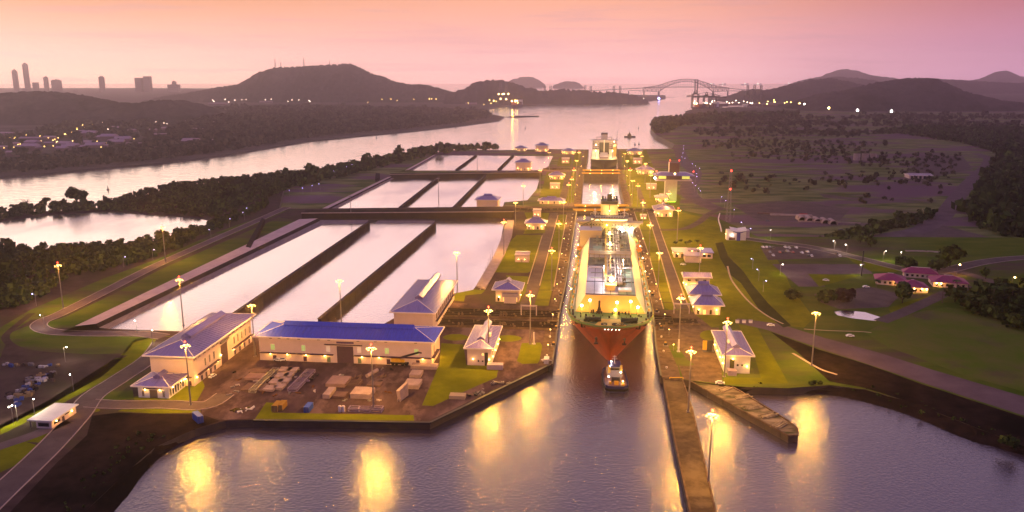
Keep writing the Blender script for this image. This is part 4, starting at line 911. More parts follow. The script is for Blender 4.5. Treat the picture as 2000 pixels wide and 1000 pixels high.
# -- white gateway building with a blue pillar
o = thing('gateway_building', 'white gateway building with winged roof and blue pillar', 'gateway', G(1419, 469), -AZ)
MB().box(0, 17, 0, 8, -.2, 9).build('wall', M_white, o)
MB().box(17, 20, 0, 8, 2.5, 9.2).build('side_wall', M_palero, o)
MB().add([(3, -2, 9.6), (10, -2, 8.2), (17.5, -2, 9.6), (3, 9, 11), (10, 9, 9.6), (17.5, 9, 11)], [(0, 1, 4, 3), (1, 2, 5, 4)]).build('roof', M_white, o)
MB().add([(2.6, -2.4, 9.3), (8.6, -2.4, 8.0), (8.6, -2.4, 7), (11.6, -2.4, 8.0), (18, -2.4, 9.3), (11.6, -2.4, 7), (8.6, -2.4, 0), (11.6, -2.4, 0), (8.6, -.8, 0), (11.6, -.8, 0), (8.6, -.8, 7), (11.6, -.8, 7)],
         [(0, 1, 2), (3, 4, 5), (1, 3, 5, 2), (2, 5, 7, 6), (10, 11, 9, 8), (2, 6, 8, 10), (5, 11, 9, 7), (2, 10, 11, 5)]).build('pillar', mat('blue_pillar', (.02, .03, .28), None, rough=.4), o)
opening(o, 'f', 17, 8, 2, .2, 5.5, 2.4, 'door', mat('brown_door', (.12, .06, .05)))
wlamp(o, 'f', 17, 8, 4.5, 5, 500, color=(1, .8, .7)); wlamp(o, 'l', 17, 8, 4, 5, 700)
# -- red roofed houses on the right
M_red = mat('magenta_roof', (.26, .022, .10), (.20, .018, .085), .5, .6)
def rhouse(fl, W_, L_, rz, label, lamps=()):
    o, w, l, h = hall('red_roofed_house', label, 'house', fl, W_, L_, 3.6, rise=3.6, eave=1.2, roof=M_red, rz=rz, ridge='x', fascia=False)
    MB().bar((l * .5, l * .5, 7.3), (w - l * .5, l * .5, 7.3), .5, .2).build('ridge_cap', M_fascia, o)
    for u in np.arange(1.5, w - 2, 3.4): opening(o, 'f', w, l, float(u), 1.0, 1.6, 1.6)
    for u in lamps: wlamp(o, 'f', w, l, u, 2.8, 650, r=.45)
    for u in (2, 6): opening(o, 'l', w, l, u, 1, 1.4, 1.6)
    return o
RZ = -AZ - R(14)
rhouse((1711, 555), 19, 15, RZ, 'red roofed house, left one of the low group', (13,))
rhouse((1760, 570), 17, 15, RZ + R(8), 'red roofed house, front one of the low group', (8, 13, 16))
rhouse((1822, 560), 22, 16, RZ + R(4), 'red roofed house, right one of the low group', (2, 5))
rhouse((1765, 541), 22, 9, RZ, 'narrow red roofed house at the back of the low group', ())
# -- small sheds on the plain
o, w, l, h = hall('shed', 'grey open shed on the plain beside the dirt road', 'shed', G(1776, 349, Z2), 32, 20, 5, Z2, rise=2, eave=1, ridge='x', hip=False, roof=M_palero)
for k in range(5): opening(o, 'f', w, l, 2 + k * 6, 0, 3.4, 4, m=M_dark)
# ================================================================== lock gates
def gate(a, b, z, drop, label, beam=1.3, face=True):
    p, q = G(*a, z), G(*b, z); d = q - p; ln = d.length; o = thing('lock_gate', label, 'lock gate', p, math.atan2(d.y, d.x), 'rolling lock gates')
    MB().box(0, ln, -4, 4, -drop, -.6).build('gate_leaf', M_side, o)
    MB().box(-3, ln + 3, -4.4, 4.4, -.6, 0).build('walkway', M_concd, o)
    for y in (-4.3, 3.3): MB().box(-3, ln + 3, y, y + 1.0, .01, beam).build('railing', M_yel, o)
    for k in range(3): wlamp(o, 'f', ln, 8, ln * (k + .5) / 3, .8, 900, off=5.2)
    return o
gate((1124.5, 411), (1224.5, 411), Z1, 16, 'yellow railed lock gate right behind the tanker funnel')
gate((1127, 402), (1222, 402), Z1, 16, 'yellow railed lock gate, second one behind the tanker')
gate((1140.5, 339), (1207, 339), Z2, 10.5, 'lock gate with dark face, nearer one before the far ship')
gate((1142, 333), (1207, 333), Z2, 10.5, 'lock gate before the far ship, farther one')
def slot(a, b, z, w, label, m=None):
    p, q = G(*a, z), G(*b, z); d = q - p; ln = d.length; o = thing('gate_recess', label, 'gate recess', p, math.atan2(d.y, d.x))
    MB().box(0, ln, -w / 2, w / 2, -.2, .12).build('floor', m or M_side, o)
    k = MB()
    for y in np.linspace(-w / 2, w / 2, 5): k.box(0, ln, float(y) - .35, float(y) + .35, .12, .9)
    k.build('rail_beam', M_concd, o)
    rnd = random.Random(int(a[0])); mm = mat('rusty_steel', (.14, .085, .06), (.05, .035, .03), .8, .7)
    for i in range(int(ln / 2.2)):
        x, y = rnd.uniform(2, ln - 2), rnd.uniform(-w / 2 + .8, w / 2 - .8); s = rnd.uniform(.4, 1.6); h_ = rnd.uniform(.7, 2.2); MB().box(x, x + s, y, y + rnd.uniform(.4, 1.2), .12, h_).box(x + .1, x + s * .6, y + .1, y + .4, h_, h_ + .4).build('machine', mm, o)
    for y in (-w / 2 - .6, w / 2 + .1): MB().box(-1, ln + 1, y, y + .5, 0, 1.2).build('parapet', M_lock, o)
    return o
slot((862, 611), (1089, 617), Z1, 15, 'dark sunken gate recess left of the tanker bow, rear one')
slot((862, 631), (1086, 638), Z1, 13, 'dark sunken gate recess left of the tanker bow, front one')
slot((1280, 628), (1314, 629), Z1, 20, 'dark gate recess right of the tanker bow')
slot((1316, 629), (1362, 630), Z1, 10, 'short dark gate recess before the star roofs')
slot((1005, 411), (1122, 411), Z1, 16, 'gate recess left of the gates behind the tanker')
slot((1226, 411), (1282, 412), Z1, 16, 'gate recess right of the gates behind the tanker')
slot((1062, 331), (1139, 331), Z2, 16, 'gate recess left of the far gates')
slot((1209, 331), (1250, 331), Z2, 16, 'gate recess right of the far gates')
# portal frames over the recesses
for a, lab in (((1018, 616), 'plain steel portal frame over the left gate recess'), ((1316, 612), 'pink steel portal frame over the right gate recess')):
    p = G(*a); o = thing('portal_frame', lab, 'portal frame', p, -AZ)
    for x in (0, 9.5): MB().tube((x, 0, 0), (x, 0, 6), .35, .35, 6).build('post', M_palero, o)
    MB().box(-.4, 9.9, -.4, .4, 6, 6.8).build('beam', M_palero, o)
for a, lab in (((1043, 672), 'white bollard post pair on the lawn island'), ((1325, 687), 'slender white post at the lock mouth')):
    p = G(*a); o = thing('white_post', lab, 'post', p, 0); MB().tube((0, 0, 0), (0, 0, 7), .5, .4, 8).box(-.8, .8, -.8, .8, 0, .4).build('post', M_white, o)

# lock walls, approach pier and the wedge pier
def walk_wall(name, label, pxs, z, m=None, lip=True):
    P = [G(*p, z) for p in pxs]; c = P[0]; o = thing(name, label, 'pier', c)
    L_ = [(p.x - c.x, p.y - c.y) for p in P]
    MB().prism(L_, -z - 3, -.05, 0).build('wall', M_side, o)
    cx, cy = sum(x for x, y in L_) / len(L_), sum(y for x, y in L_) / len(L_)
    k = MB(); n = len(L_)
    MB().add([(x, y, 0) for x, y in L_], [tuple(range(n))]).build('deck', m or M_lock, o)
    if lip:
        for i in range(n): k.bar((*L_[i], .2), (*L_[(i + 1) % n], .2), .7, .6)
        k.build('kerb', M_lock, o)
    f = MB()
    for i in range(n):
        a, b = Vector((*L_[i], 0)), Vector((*L_[(i + 1) % n], 0)); d = b - a; q = int(d.length / 9)
        nrm = Vector((d.y, -d.x, 0)).normalized()
        for j in range(q): c_ = a + d * ((j + .5) / q); f.bar(c_ + nrm * .25 + Vector((0, 0, -.3)), c_ + nrm * .25 + Vector((0, 0, -z + .1)), .6, .6)
    f.build('fender', M_dark, o); return o
pier = walk_wall('approach_pier', 'long narrow approach pier running out toward the viewer', [(1296, 741), (1333, 743), (1352, 800), (1400, 1010), (1450, 1230), (1400, 1230), (1350, 1010), (1318, 860)], 3.2, mat('pier_deck', (.085, .062, .044), (.052, .038, .028), .25, .85, c3=(.12, .09, .06), scale3=.06))
w2 = walk_wall('wedge_pier', 'tapered weathered pier pointing right from the lock mouth', [(1346, 744), (1420, 751), (1448, 766), (1540, 823), (1557, 838), (1559, 851), (1540, 852), (1450, 803)], 3.0, mat('mossy_pier', (.30, .24, .17), (.075, .055, .035), .12, .9, c3=(.045, .05, .02), scale3=.09, lo3=.48, hi3=.6, stretch=(.5, 1.4, 1)))
for side, pts in (('left', [(1126, 416), (1103.5, 560), (1094, 600), (1088, 640), (1084, 680), (1078, 713)]), ('right', [(1224.5, 416), (1251, 500), (1274, 600), (1281, 672), (1291, 736)])):
    P = [G(*p) for p in pts]; o = thing('lock_wall_rail', 'dark fender rail and kerb along the %s wall of the near chamber' % ('tanker side left' if side == 'left' else 'lawn side right'), 'kerb rail', P[0])
    if side == 'left': o['label'] = 'dark edge kerb with white bollards between the service road and the tanker'
    else: o['label'] = 'dark edge kerb with white bollards between the tanker and the wide lawn'
    k = MB()
    for a, b in zip(P, P[1:]):
        a, b = a - P[0], b - P[0]; k.bar(a + Vector((0, 0, .25)), b + Vector((0, 0, .25)), .9, .7)
        n = int((b - a).length / 22); s = 3.5 if side == 'right' else -3.5
        for j in range(n):
            c = a.lerp(b, (j + .5) / n) + B * s; MB().tube(c, c + Vector((0, 0, .9)), .45, .55, 6).build('bollard', M_white, o)
    k.build('kerb', M_dark, o)
P = [G(*p) for p in ((495, 821), (840, 826), (1073, 713))]
o = thing('quay_fender', 'dark timber fender along the front quay edge', 'fender', P[0])
for a, b in zip(P, P[1:]): MB().bar(a - P[0] + Vector((0, 0, -.1)), b - P[0] + Vector((0, 0, -.1)), 1.2, .9).build('fender_beam', M_dark, o)

# ================================================================== ships
def hull(b, Lh, Bh, D, rake, ld, lw, mi=0, n=44, stern=.78, sheer=2.0, pw=2.3):
    """lofted hull, bow at y=0 pointing to -y, deck at z=D (+sheer at the bow); returns the deck outline"""
    levels = [-3, 0, D * .22, D * .45, D * .7, D]
    ys = [Lh * (i / n) ** 1.9 if i < n else Lh for i in range(n + 1)]
    def half(y, t):
        L_ = lw + (ld - lw) * t ** .8; ust = min(1, max(0, y / L_)); p = 1.25 + (pw - 1.25) * t
        w = Bh / 2 * (1 - (1 - ust) ** p) ** (.85 - .30 * t)
        e = (Lh - y) / (Lh * .16)
        if e < 1: w *= (stern + (1 - stern) * max(0, e)) if t > .5 else max(.05, e) ** .6
        return max(w, .02)
    rows = []
    for z in levels:
        t = min(1, max(0, z / D)); yo = -rake * t ** 1.7
        rows.append([(half(y, t), y + yo * (1 - min(1, y / (Lh * .3))), z + (sheer * t * max(0, 1 - y / (Lh * .22)) ** 1.5)) for y in ys])
    for sgn in (1, -1):
        vs = [(x * sgn, y, z) for r in rows for x, y, z in r]; m = n + 1
        b.add(vs, [(j * m + i, j * m + i + 1, (j + 1) * m + i + 1, (j + 1) * m + i) for j in range(len(levels) - 1) for i in range(n)], mi)
    st = [r[-1] for r in rows]
    b.add([(x, y, z) for x, y, z in st] + [(-x, y, z) for x, y, z in st], [(j, j + 1, len(st) + j + 1, len(st) + j) for j in range(len(st) - 1)], mi)
    return rows[-1]
def deck_from(b, edge, dz, mi=0, y0=-1e9, y1=1e9, sx=.985):
    pts = [(x * sx, y, z + dz) for x, y, z in edge if y0 <= y <= y1]; n = len(pts)
    vs = pts + [(-x, y, z) for x, y, z in pts]
    b.add(vs, [(i, i + 1, n + i + 1, n + i) for i in range(n - 1)], mi)
bowp = G(1190.5, 707, 0); SHZ = -AZ - R(.5)
M_hull = mat('orange_hull', (.27, .048, .016), (.19, .033, .013), .22, .5, c3=(.10, .022, .014), scale3=.09, lo3=.5, hi3=.72, stretch=(1.6, 1.6, .25), spec=.4)
M_deckg = mat('green_deck', (.045, .125, .030), (.03, .085, .024), .25, .6, spec=.5)
M_deckl = mat('lilac_deck', (.42, .37, .42), (.34, .31, .34), .2, .4, spec=.5)
M_trunk = mat('cream_trunk', (.64, .55, .42), (.58, .48, .36), .08, .5)
M_yf = mat('sodium_tinted_steel', (.58, .36, .10), (.52, .32, .09), .1, .5)  # sodium light on the trunk front is painted into this base colour
M_tan = mat('tan_steel', (.42, .32, .19), (.37, .28, .17), .12, .6)
M_pipe = mat('pale_pipe', (.62, .55, .52), None, rough=.35, metal=.4)
M_funl = mat('ochre_funnel', (.56, .42, .20), None, rough=.5)
ship = thing('gas_tanker', 'huge orange hulled gas tanker with lit deck filling the lock chamber', 'tanker ship', bowp, SHZ)
hb = MB(); D0 = 19.6; edge = hull(hb, 286, 48.5, D0, 9, 40, 100, sheer=2.5, pw=2.9)
hb.build('hull', M_hull, ship, smooth=True)
db = MB(); deck_from(db, edge, -1.1, 0, -50, 34); db.build('foredeck', M_deckg, ship)
db = MB(); deck_from(db, edge, -1.0, 0, 26, 300); db.build('main_deck', mat('side_deck_green', (.12, .20, .08), (.18, .24, .12), .3, .5), ship)
bw = MB()
for i in range(len(edge) - 1):
    if edge[i][1] > 40: break
    for s in (1, -1):
        a, c = Vector((edge[i][0] * s, edge[i][1], edge[i][2])), Vector((edge[i + 1][0] * s, edge[i + 1][1], edge[i + 1][2])); bw.bar(a + Vector((0, 0, .15)), c + Vector((0, 0, .15)), .28, .9)
bw.build('bulwark', mat('green_bulwark', (.10, .16, .07), None), ship)
for s in (1, -1):
    rl = MB()
    for i in range(1, len(edge) - 1):
        if edge[i][1] > 245: break
        for h in (.5, 1.1): rl.bar((edge[i][0] * s * .99, edge[i][1], edge[i][2] + h), (edge[i + 1][0] * s * .99, edge[i + 1][1], edge[i + 1][2] + h), .08)
    rl.build('railing', M_yel, ship)
# trunk
TZ0, TZ1 = D0 - 1.0, D0 + 8.6; tb0, tb1, ty0, ty1 = 20.0, 14.2, 27.0, 232.0
def trunk_side(s):
    f0 = 15.5
    return [(s * f0, ty0, TZ0), (s * tb0, ty0 + 16, TZ0), (s * tb0, ty1, TZ0), (s * 21, ty1, TZ1), (s * tb1, ty1, TZ1), (s * tb1, ty0 + 5, TZ1)]
for s in (1, -1):
    MB().add([(s * 20.0, ty0, TZ0), (s * 21.2, ty1, TZ0), (s * 15.2, ty1, TZ1), (s * 14.2, ty0 + 5, TZ1)], [(0, 1, 2, 3)]).build('trunk_side', M_trunk, ship)
MB().add([(-20.0, ty0, TZ0), (20.0, ty0, TZ0), (14.2, ty0 + 5, TZ1), (-14.2, ty0 + 5, TZ1)], [(0, 1, 2, 3)]).build('trunk_front', M_yf, ship)
MB().add([(-14.2, ty0 + 5, TZ1), (14.2, ty0 + 5, TZ1), (15.2, ty1, TZ1), (-15.2, ty1, TZ1)], [(0, 1, 2, 3)]).build('trunk_top', M_deckl, ship)
MB().box(-14.6, 14.8, 104, ty1, TZ1 + .02, TZ1 + .12).build('aft_trunk_deck', mat('olive_deck', (.10, .13, .085), (.14, .13, .10), .3, .6), ship)
MB().box(4.6, 14.3, ty0 + 5.5, 104, TZ1 + .02, TZ1 + .10).build('side_trunk_deck', mat('pale_green_deck', (.17, .28, .15), (.26, .31, .20), .2, .5), ship)
k = MB()
for i in range(1, 6):
    x = -14 + i * 28 / 6
    k.box(x - .12, x + .12, ty0 + 6, ty0 + 75, TZ1, TZ1 + .2)
for y in (33, 62, 100): k.box(-14.3, 14.3, y, y + .5, TZ1, TZ1 + .35)
k.build('deck_seam', M_concd, ship)
for s in (1, -1):
    for y in (72, 118, 164):
        q = MB()
        q.add([(s * 20.3, y, TZ0 + .05), (s * 20.5, y + 30, TZ0 + .05), (s * 17.4, y + 30, TZ0 + 5.4), (s * 17.2, y, TZ0 + 5.4)], [(0, 1, 2, 3)])
    for y in range(34, 230, 12): MB().box(s * 21.9 - .35, s * 21.9 + .35, y, y + 1.2, TZ0, TZ0 + 1.6).box(s * 22.3 - .25, s * 22.3 + .25, y + .2, y + 4.5, TZ0, TZ0 + .9).build('deck_fitting', M_yel, ship)
    for y in range(40, 226, 26): MB().tube((s * 21.2, y, TZ0 + .6), (s * 21.2, y + 17, TZ0 + .6), .22, .22, 6).build('side_pipe', M_pipe, ship)
# bow machinery
for cx, yy in ((-9.5, 8), (10, 8)):
    w = MB(); rnd = random.Random(int(cx * 3 + 50))
    w.tube((cx - 4, yy, D0 + 1.7), (cx + 4, yy, D0 + 1.7), 1.25, 1.25, 10)
    for x in (-4.2, -1.6, 1.6, 4.2): w.tube((cx + x - .2, yy, D0 + 1.7), (cx + x + .2, yy, D0 + 1.7), 1.9, 1.9, 10)
    for _ in range(9): x, y = cx + rnd.uniform(-5, 5), yy + rnd.uniform(-3.5, 4); w.box(x, x + rnd.uniform(.6, 1.8), y, y + rnd.uniform(.6, 1.6), D0 - .6, D0 + rnd.uniform(.6, 2.2))
    w.build('windlass', mat('dark_green_steel', (.018, .032, .016), None, rough=.5), ship)
MB().prism([(-5, 11), (5, 11), (8.6, -1), (5, -5), (-5, -5), (-8.6, -1)], D0 - .9, D0 + 1.0).build('bow_platform', mat('ochre_deck', (.55, .38, .07), (.5, .33, .06), .5, .6), ship)
for cx in (-3.4, 2.3, 5.6):
    t = MB()
    for i in range(12):
        a, c = 2 * math.pi * i / 12, 2 * math.pi * (i + 1) / 12; t.bar((cx + 1.5 * math.cos(a), .5 + 1.5 * math.sin(a), D0 + 1.5), (cx + 1.5 * math.cos(c), .5 + 1.5 * math.sin(c), D0 + 1.5), .5)
    t.ball((cx, .5, D0 + 1.6), .5, 6, 4).build('rope_drum', M_dark, ship)
rnd = random.Random(5)
for y in (0, 6, 13, 20, 26):
    e = min(edge, key=lambda p: abs(p[1] - y))
    for s in (1, -1):
        MB().tube((s * (e[0] - 1.4), y, D0 - .5), (s * (e[0] - 1.4), y, D0 + 1.6), .5, .5, 6).tube((s * (e[0] - 3.2), y, D0 - .5), (s * (e[0] - 3.2), y, D0 + 1.6), .5, .5, 6).box(min(s * (e[0] - 1.2), s * (e[0] - 3.4)), max(s * (e[0] - 1.2), s * (e[0] - 3.4)), y - .4, y + .4, D0 - .6, D0 - .3).build('bollard', M_dark, ship)
for _ in range(26):
    x, y = rnd.uniform(-17, 17), rnd.uniform(12, 26); MB().box(x, x + rnd.uniform(.4, 1.3), y, y + .8, D0 - .6, D0 + rnd.uniform(.5, 2.0)).build('deck_vent', M_dark, ship)
fm = MB().bar((-6.2, 24.5, D0 - 1), (-6.2, 24.5, D0 + 7.5), 1.1).bar((-7.8, 24.5, D0 - 1), (-6.4, 24.5, D0 + 4.5), .5).bar((-4.6, 24.5, D0 - 1), (-6.0, 24.5, D0 + 4.5), .5).bar((-8, 24.5, D0 + 1), (-4.4, 24.5, D0 + 1), .5)
fm.build('foremast', M_dark, ship)
for s in (1, -1):
    MB().bar((s * 7.6, -3.6, D0 - 5.2), (s * 7.4, -3.4, D0 - 8.6), .7).bar((s * 7.4 - 1.1, -3.3, D0 - 8.2), (s * 7.4 + 1.1, -3.3, D0 - 8.2), .8).ball((s * 7.5, -3.7, D0 - 5.4), .8, 6, 4).build('anchor', M_dark, ship)
# trunk top pipework
pb = MB()
for x in (3.2, 5.0, 6.4): pb.tube((x, 52, TZ1 + 2.2), (x, 222, TZ1 + 2.2), .48, .48, 8)
for x in (-1.6, .8): pb.tube((x, 60, TZ1 + 1.5), (x, 222, TZ1 + 1.5), .35, .35, 8)
for x0, y, h in ((-13.5, 92, 1.9), (-13.5, 120, 2.6), (-13.5, 122.5, 3.2), (-13.5, 125, 2.6), (-13.5, 127.5, 3.2), (-3, 66, 2.4), (-3, 160, 2.4)): pb.tube((x0, y, TZ1 + h), (7 if x0 == -3 else 13.5, y, TZ1 + h), .55, .55, 8)
for y in range(56, 222, 10): pb.box(2.4, 7.4, y, y + .35, TZ1, TZ1 + 1.8).box(-2.2, 1.4, y, y + .35, TZ1, TZ1 + 1.2)
pb.build('pipework', M_pipe, ship)
p2_ = MB()
for x in (-9.5, -8.6, 9.4, 10.4, 11.6): p2_.tube((x, 106, TZ1 + 1.0), (x, 220, TZ1 + 1.0), .3, .3, 6)
for y in range(66, 222, 13): p2_.tube((-12, y, TZ1 + 1.5), (12.5, y, TZ1 + 1.5), .28, .28, 6)
for x in (8.6, 12.6):
    for y in range(52, 104, 12): p2_.tube((x, y, TZ1), (x, y + 8, TZ1 + 1.6), .25, .25, 6)
for y in range(60, 220, 16): p2_.tube((7.6, y, TZ1 + 2.2), (7.6, y, TZ1 + 4.6), .3, .3, 6).tube((3.2, y, TZ1 + 4.6), (7.6, y, TZ1 + 4.6), .3, .3, 6)
p2_.build('cross_pipe', mat('green_pipe', (.20, .24, .16), (.30, .27, .20), .2, .5), ship)
cw = MB().box(-3.4, -2.2, 40, 224, TZ1 + 2.6, TZ1 + 2.9)
for y in range(42, 224, 6): cw.bar((-3.3, y, TZ1), (-3.3, y, TZ1 + 3.9), .15).bar((-2.3, y, TZ1), (-2.3, y, TZ1 + 3.9), .15)
for x in (-3.35, -2.25): cw.bar((x, 40, TZ1 + 3.9), (x, 224, TZ1 + 3.9), .14)
cw.build('catwalk', M_yel, ship)
mf = MB().box(-14.5, 14.5, 119, 129, TZ1 + 4.2, TZ1 + 4.8)
for x in np.linspace(-14, 14, 9): mf.bar((x, 119.5, TZ1), (x, 119.5, TZ1 + 5.8), .3).bar((x, 128.5, TZ1), (x, 128.5, TZ1 + 5.8), .3)
mf.bar((-14.5, 119.3, TZ1 + 5.8), (14.5, 119.3, TZ1 + 5.8), .3).bar((-14.5, 128.7, TZ1 + 5.8), (14.5, 128.7, TZ1 + 5.8), .3)
mf.build('manifold_platform', M_tan, ship)
rnd = random.Random(11); M_valve = mat('valve_steel', (.13, .11, .085), (.05, .05, .045), .9, .5)
for _ in range(76):
    x, y = rnd.uniform(-1.8, 8.5), rnd.uniform(48, 222); s = rnd.uniform(.5, 1.9); MB().box(x, x + s, y, y + s * 1.3, TZ1, TZ1 + rnd.uniform(.6, 3.2)).box(x + s * .2, x + s * .6, y - .5, y, TZ1, TZ1 + .6).build('valve_gear', M_valve, ship)
for _ in range(22):
    x, y = rnd.uniform(-13, 13), rnd.uniform(130, 222); s = rnd.uniform(.6, 2.4); MB().box(x, x + s, y, y + s, TZ1, TZ1 + rnd.uniform(.8, 3.0)).box(x + .1, x + s * .5, y - .4, y, TZ1, TZ1 + .7).build('valve_gear', M_valve, ship)
MB().box(-11.5, -5.5, 131, 150, TZ1 + .02, TZ1 + 3.6).build('green_deckhouse', mat('green_house', (.18, .30, .20), (.15, .25, .17), .2, .6), ship)
for x, y in ((0, 46), (0, 88), (0, 134), (0, 172)):
    q = MB().tube((x, y, TZ1), (x, y, TZ1 + 13 - (4 if y == 46 else 0)), .55, .35, 8).bar((x - 2.6, y, TZ1 + 8), (x + 2.6, y, TZ1 + 8), .35).bar((x - 1.8, y, TZ1 + 5.5), (x + 1.8, y, TZ1 + 5.5), .3)
    q.build('vent_mast', M_funl, ship)
MB().box(-2.6, 2.6, 42, 47, TZ1, TZ1 + 3.2).box(-3.4, 3.4, 41, 48, TZ1 + 3.2, TZ1 + 3.6).build('mast_house', M_funl, ship)
MB().box(4.5, 12, 40, 46, TZ1 + .03, TZ1 + 1.2).build('hatch', M_pipe, ship)
# compressor house, crane, lifeboats
MB().box(-22.5, -5.6, 196, 212, TZ0, TZ1 + 5.6).build('compressor_house', M_tan, ship)
MB().box(-22.5, -5.6, 196, 212, TZ1 + 5.61, TZ1 + 5.9).build('house_roof', M_deckl, ship)
MB().bar((-14, 206, TZ1 + 6), (-14, 206, TZ1 + 10), 1.0).bar((-22, 202, TZ1 + 8), (-9, 210, TZ1 + 13), .7).bar((-9, 210, TZ1 + 13), (-5, 211, TZ1 + 9), .6).build('deck_crane', mat('olive_steel', (.16, .15, .08), None), ship)
for s, y in ((1, 186), (1, 200), (-1, 188)): MB().ball((s * 22.5, y, TZ0 + 3.2), 2.2, 8, 5, sz=.7).build('lifeboat', mat('orange_boat', (.62, .22, .03), None, rough=.5), ship)
# accommodation and bridge
ay0, ay1 = 222, 248
MB().box(-19, 19, ay0, ay1, TZ0, 35.4).build('accommodation', M_tan, ship)
wn = MB()
for z in (24.5, 27.4, 30.3, 33.2):
    for x in np.linspace(-17.5, 17.5, 15):
        if abs(x) > 2.2: wn.box(x - .4, x + .4, ay0 - .06, ay0 - .003, z, z + .8)
wn.build('window', M_win, ship)
MB().box(-26.4, 26.4, ay0 - 1.2, ay0 + 6.5, 35.41, 36.2).build('bridge_wing', M_tan, ship)
for s in (1, -1): MB().add([(s * 19, ay0 + .5, 30), (s * 19, ay0 + 5, 30), (s * 26, ay0 + 5, 35.4), (s * 26, ay0 + .5, 35.4), (s * 19, ay0 + .5, 35.4), (s * 19, ay0 + 5, 35.4)], [(0, 3, 4), (1, 5, 2), (0, 1, 2, 3)]).build('wing_bracket', M_tan, ship)
MB().prism([(-14, ay0 + .5), (-11, ay0 - 1.6), (11, ay0 - 1.6), (14, ay0 + .5), (14, ay0 + 9), (-14, ay0 + 9)], 36.21, 39.2).build('wheelhouse', M_tan, ship)
MB().prism([(-14.2, ay0 + .3), (-11.1, ay0 - 1.85), (11.1, ay0 - 1.85), (14.2, ay0 + .3), (14.2, ay0 + 1.5), (-14.2, ay0 + 1.5)], 37.3, 38.4).build('wheelhouse_window', glow('bridge_lights', (1, .8, .45), 1.6), ship)
MB().prism([(-15, ay0), (-11.5, ay0 - 2.4), (11.5, ay0 - 2.4), (15, ay0), (15, ay0 + 12), (-15, ay0 + 12)], 39.21, 39.6).build('monkey_deck', mat('grey_deck', (.17, .16, .15), None), ship)
rr = MB()
for x in np.linspace(-15, 15, 16): rr.bar((x, ay0 + 11, 39.6), (x, ay0 + 11, 41.2), .2)
for x in np.linspace(-11, 11, 12): rr.bar((x, ay0 - 2.2, 39.6), (x, ay0 - 2.2, 40.8), .18)
rr.bar((-11.5, ay0 - 2.2, 40.8), (11.5, ay0 - 2.2, 40.8), .2).bar((-15, ay0 + 11, 41.2), (15, ay0 + 11, 41.2), .2)
rr.build('deck_rail', M_white, ship)
for x in (-11.5, 11.8): MB().bar((x, ay0 + 6, 39.6), (x, ay0 + 6, 45), .5).bar((x - 1.6, ay0 + 6, 43), (x + 1.6, ay0 + 6, 43), .35).ball((x, ay0 + 6, 45), .8, 6, 4).build('radar_post', M_white, ship)
MB().prism([(-6, 240), (6, 240), (7, 244), (7, 256), (-7, 256), (-7, 244)], 35.3, 47.2).build('funnel', M_funl, ship)
MB().prism([(-6.2, 239.8), (6.2, 239.8), (7.2, 243.8), (7.2, 256.2), (-7.2, 256.2), (-7.2, 243.8)], 47.21, 49.6).build('funnel_top', M_dark, ship)
for x, r_, h in ((-5.6, .75, 53.4), (-3.6, .4, 52.9), (5.6, .75, 53.4), (3.6, .4, 52.9)): MB().tube((x, 246, 49.6), (x, 246, h), r_, r_, 8).build('exhaust_pipe', M_dark, ship)
MB().box(-2, 2, 244, 249, 49.61, 54.6).build('exhaust_pipe', M_dark, ship)
MB().box(-.25, .25, 239.3, 239.78, 36, 47).build('funnel_seam', M_concd, ship)
# ship lamps
def slamp(x, y, z, power, color=(1, .54, .07), r=.75, g=None, pole=None, dz=-1.2, dy=-1.0):
    b_ = MB()
    if pole: b_.tube((x, y, pole), (x, y, z), .2, .15, 6)
    b_.ball((x, y, z), r, 8, 5, 1); b_.build('floodlight', [M_funl, g or glow('ship_flood', (1, .80, .40), 22)], ship)
    light('flood', (x, y + dy, z + dz), power, color, .5, ship)
for x, z, p in ((-11.5, TZ1 - 1.2, 1150), (-16, TZ0 + 5.2, 950), (3.6, TZ1 - 2.0, 1150), (11.2, TZ1 - 1.2, 1150), (15.2, TZ0 + 5.2, 950), (2.8, TZ0 + 3.4, 900)): slamp(x, ty0 - 2.2, z, p, pole=TZ0)
slamp(.6, 44.5, TZ1 + 6.2, 7000, (1, .62, .14), 1.5, pole=TZ1 + 3.5, dz=0, dy=-2.2)
slamp(-4, 66, TZ1 + 9, 9000, (1, .9, .86), .3, glow('ship_pale', (1, .95, .9), 8), pole=TZ1); slamp(8, 84, TZ1 + 9, 9000, (1, .92, .88), .3, pole=TZ1)
slamp(0, 134, TZ1 + 9.4, 9000, (1, .75, .35), .6); slamp(0, 172, TZ1 + 9.4, 7000, (1, .75, .35), .6)
slamp(9.5, ay0 - 1.5, TZ1 + 3.2, 5000, (1, .95, .85), 1.0, glow('ship_white', (1, .97, .92), 24)); slamp(17.8, ay0 - 1.5, TZ1 + 3.2, 5000, (1, .95, .85), 1.0)
slamp(-2, ay0 - 4, TZ1 + 6, 2500, (1, .85, .15), .7, glow('ship_yel', (1, .85, .12), 14))
for s in (1, -1):
    for y in (60, 110, 150, 190): slamp(s * 23.4, y, TZ0 + 5.2, 3600, (1, .58, .10), .35, pole=TZ0, dz=.2, dy=0)
    slamp(s * 21.5, 240, 30, 3000, (1, .6, .12), .4, dz=0, dy=-6)
slamp(0, 236.5, 42.5, 5200, (1, .72, .28), .3, dz=-.5, dy=-2)
for x in (-3, -1.2, .6, 2.6, 4.4): MB().ball((x, -9.15 + abs(x) * .12, D0 + 1.4), .14, 6, 4).build('bow_lamp', G_wht, ship)

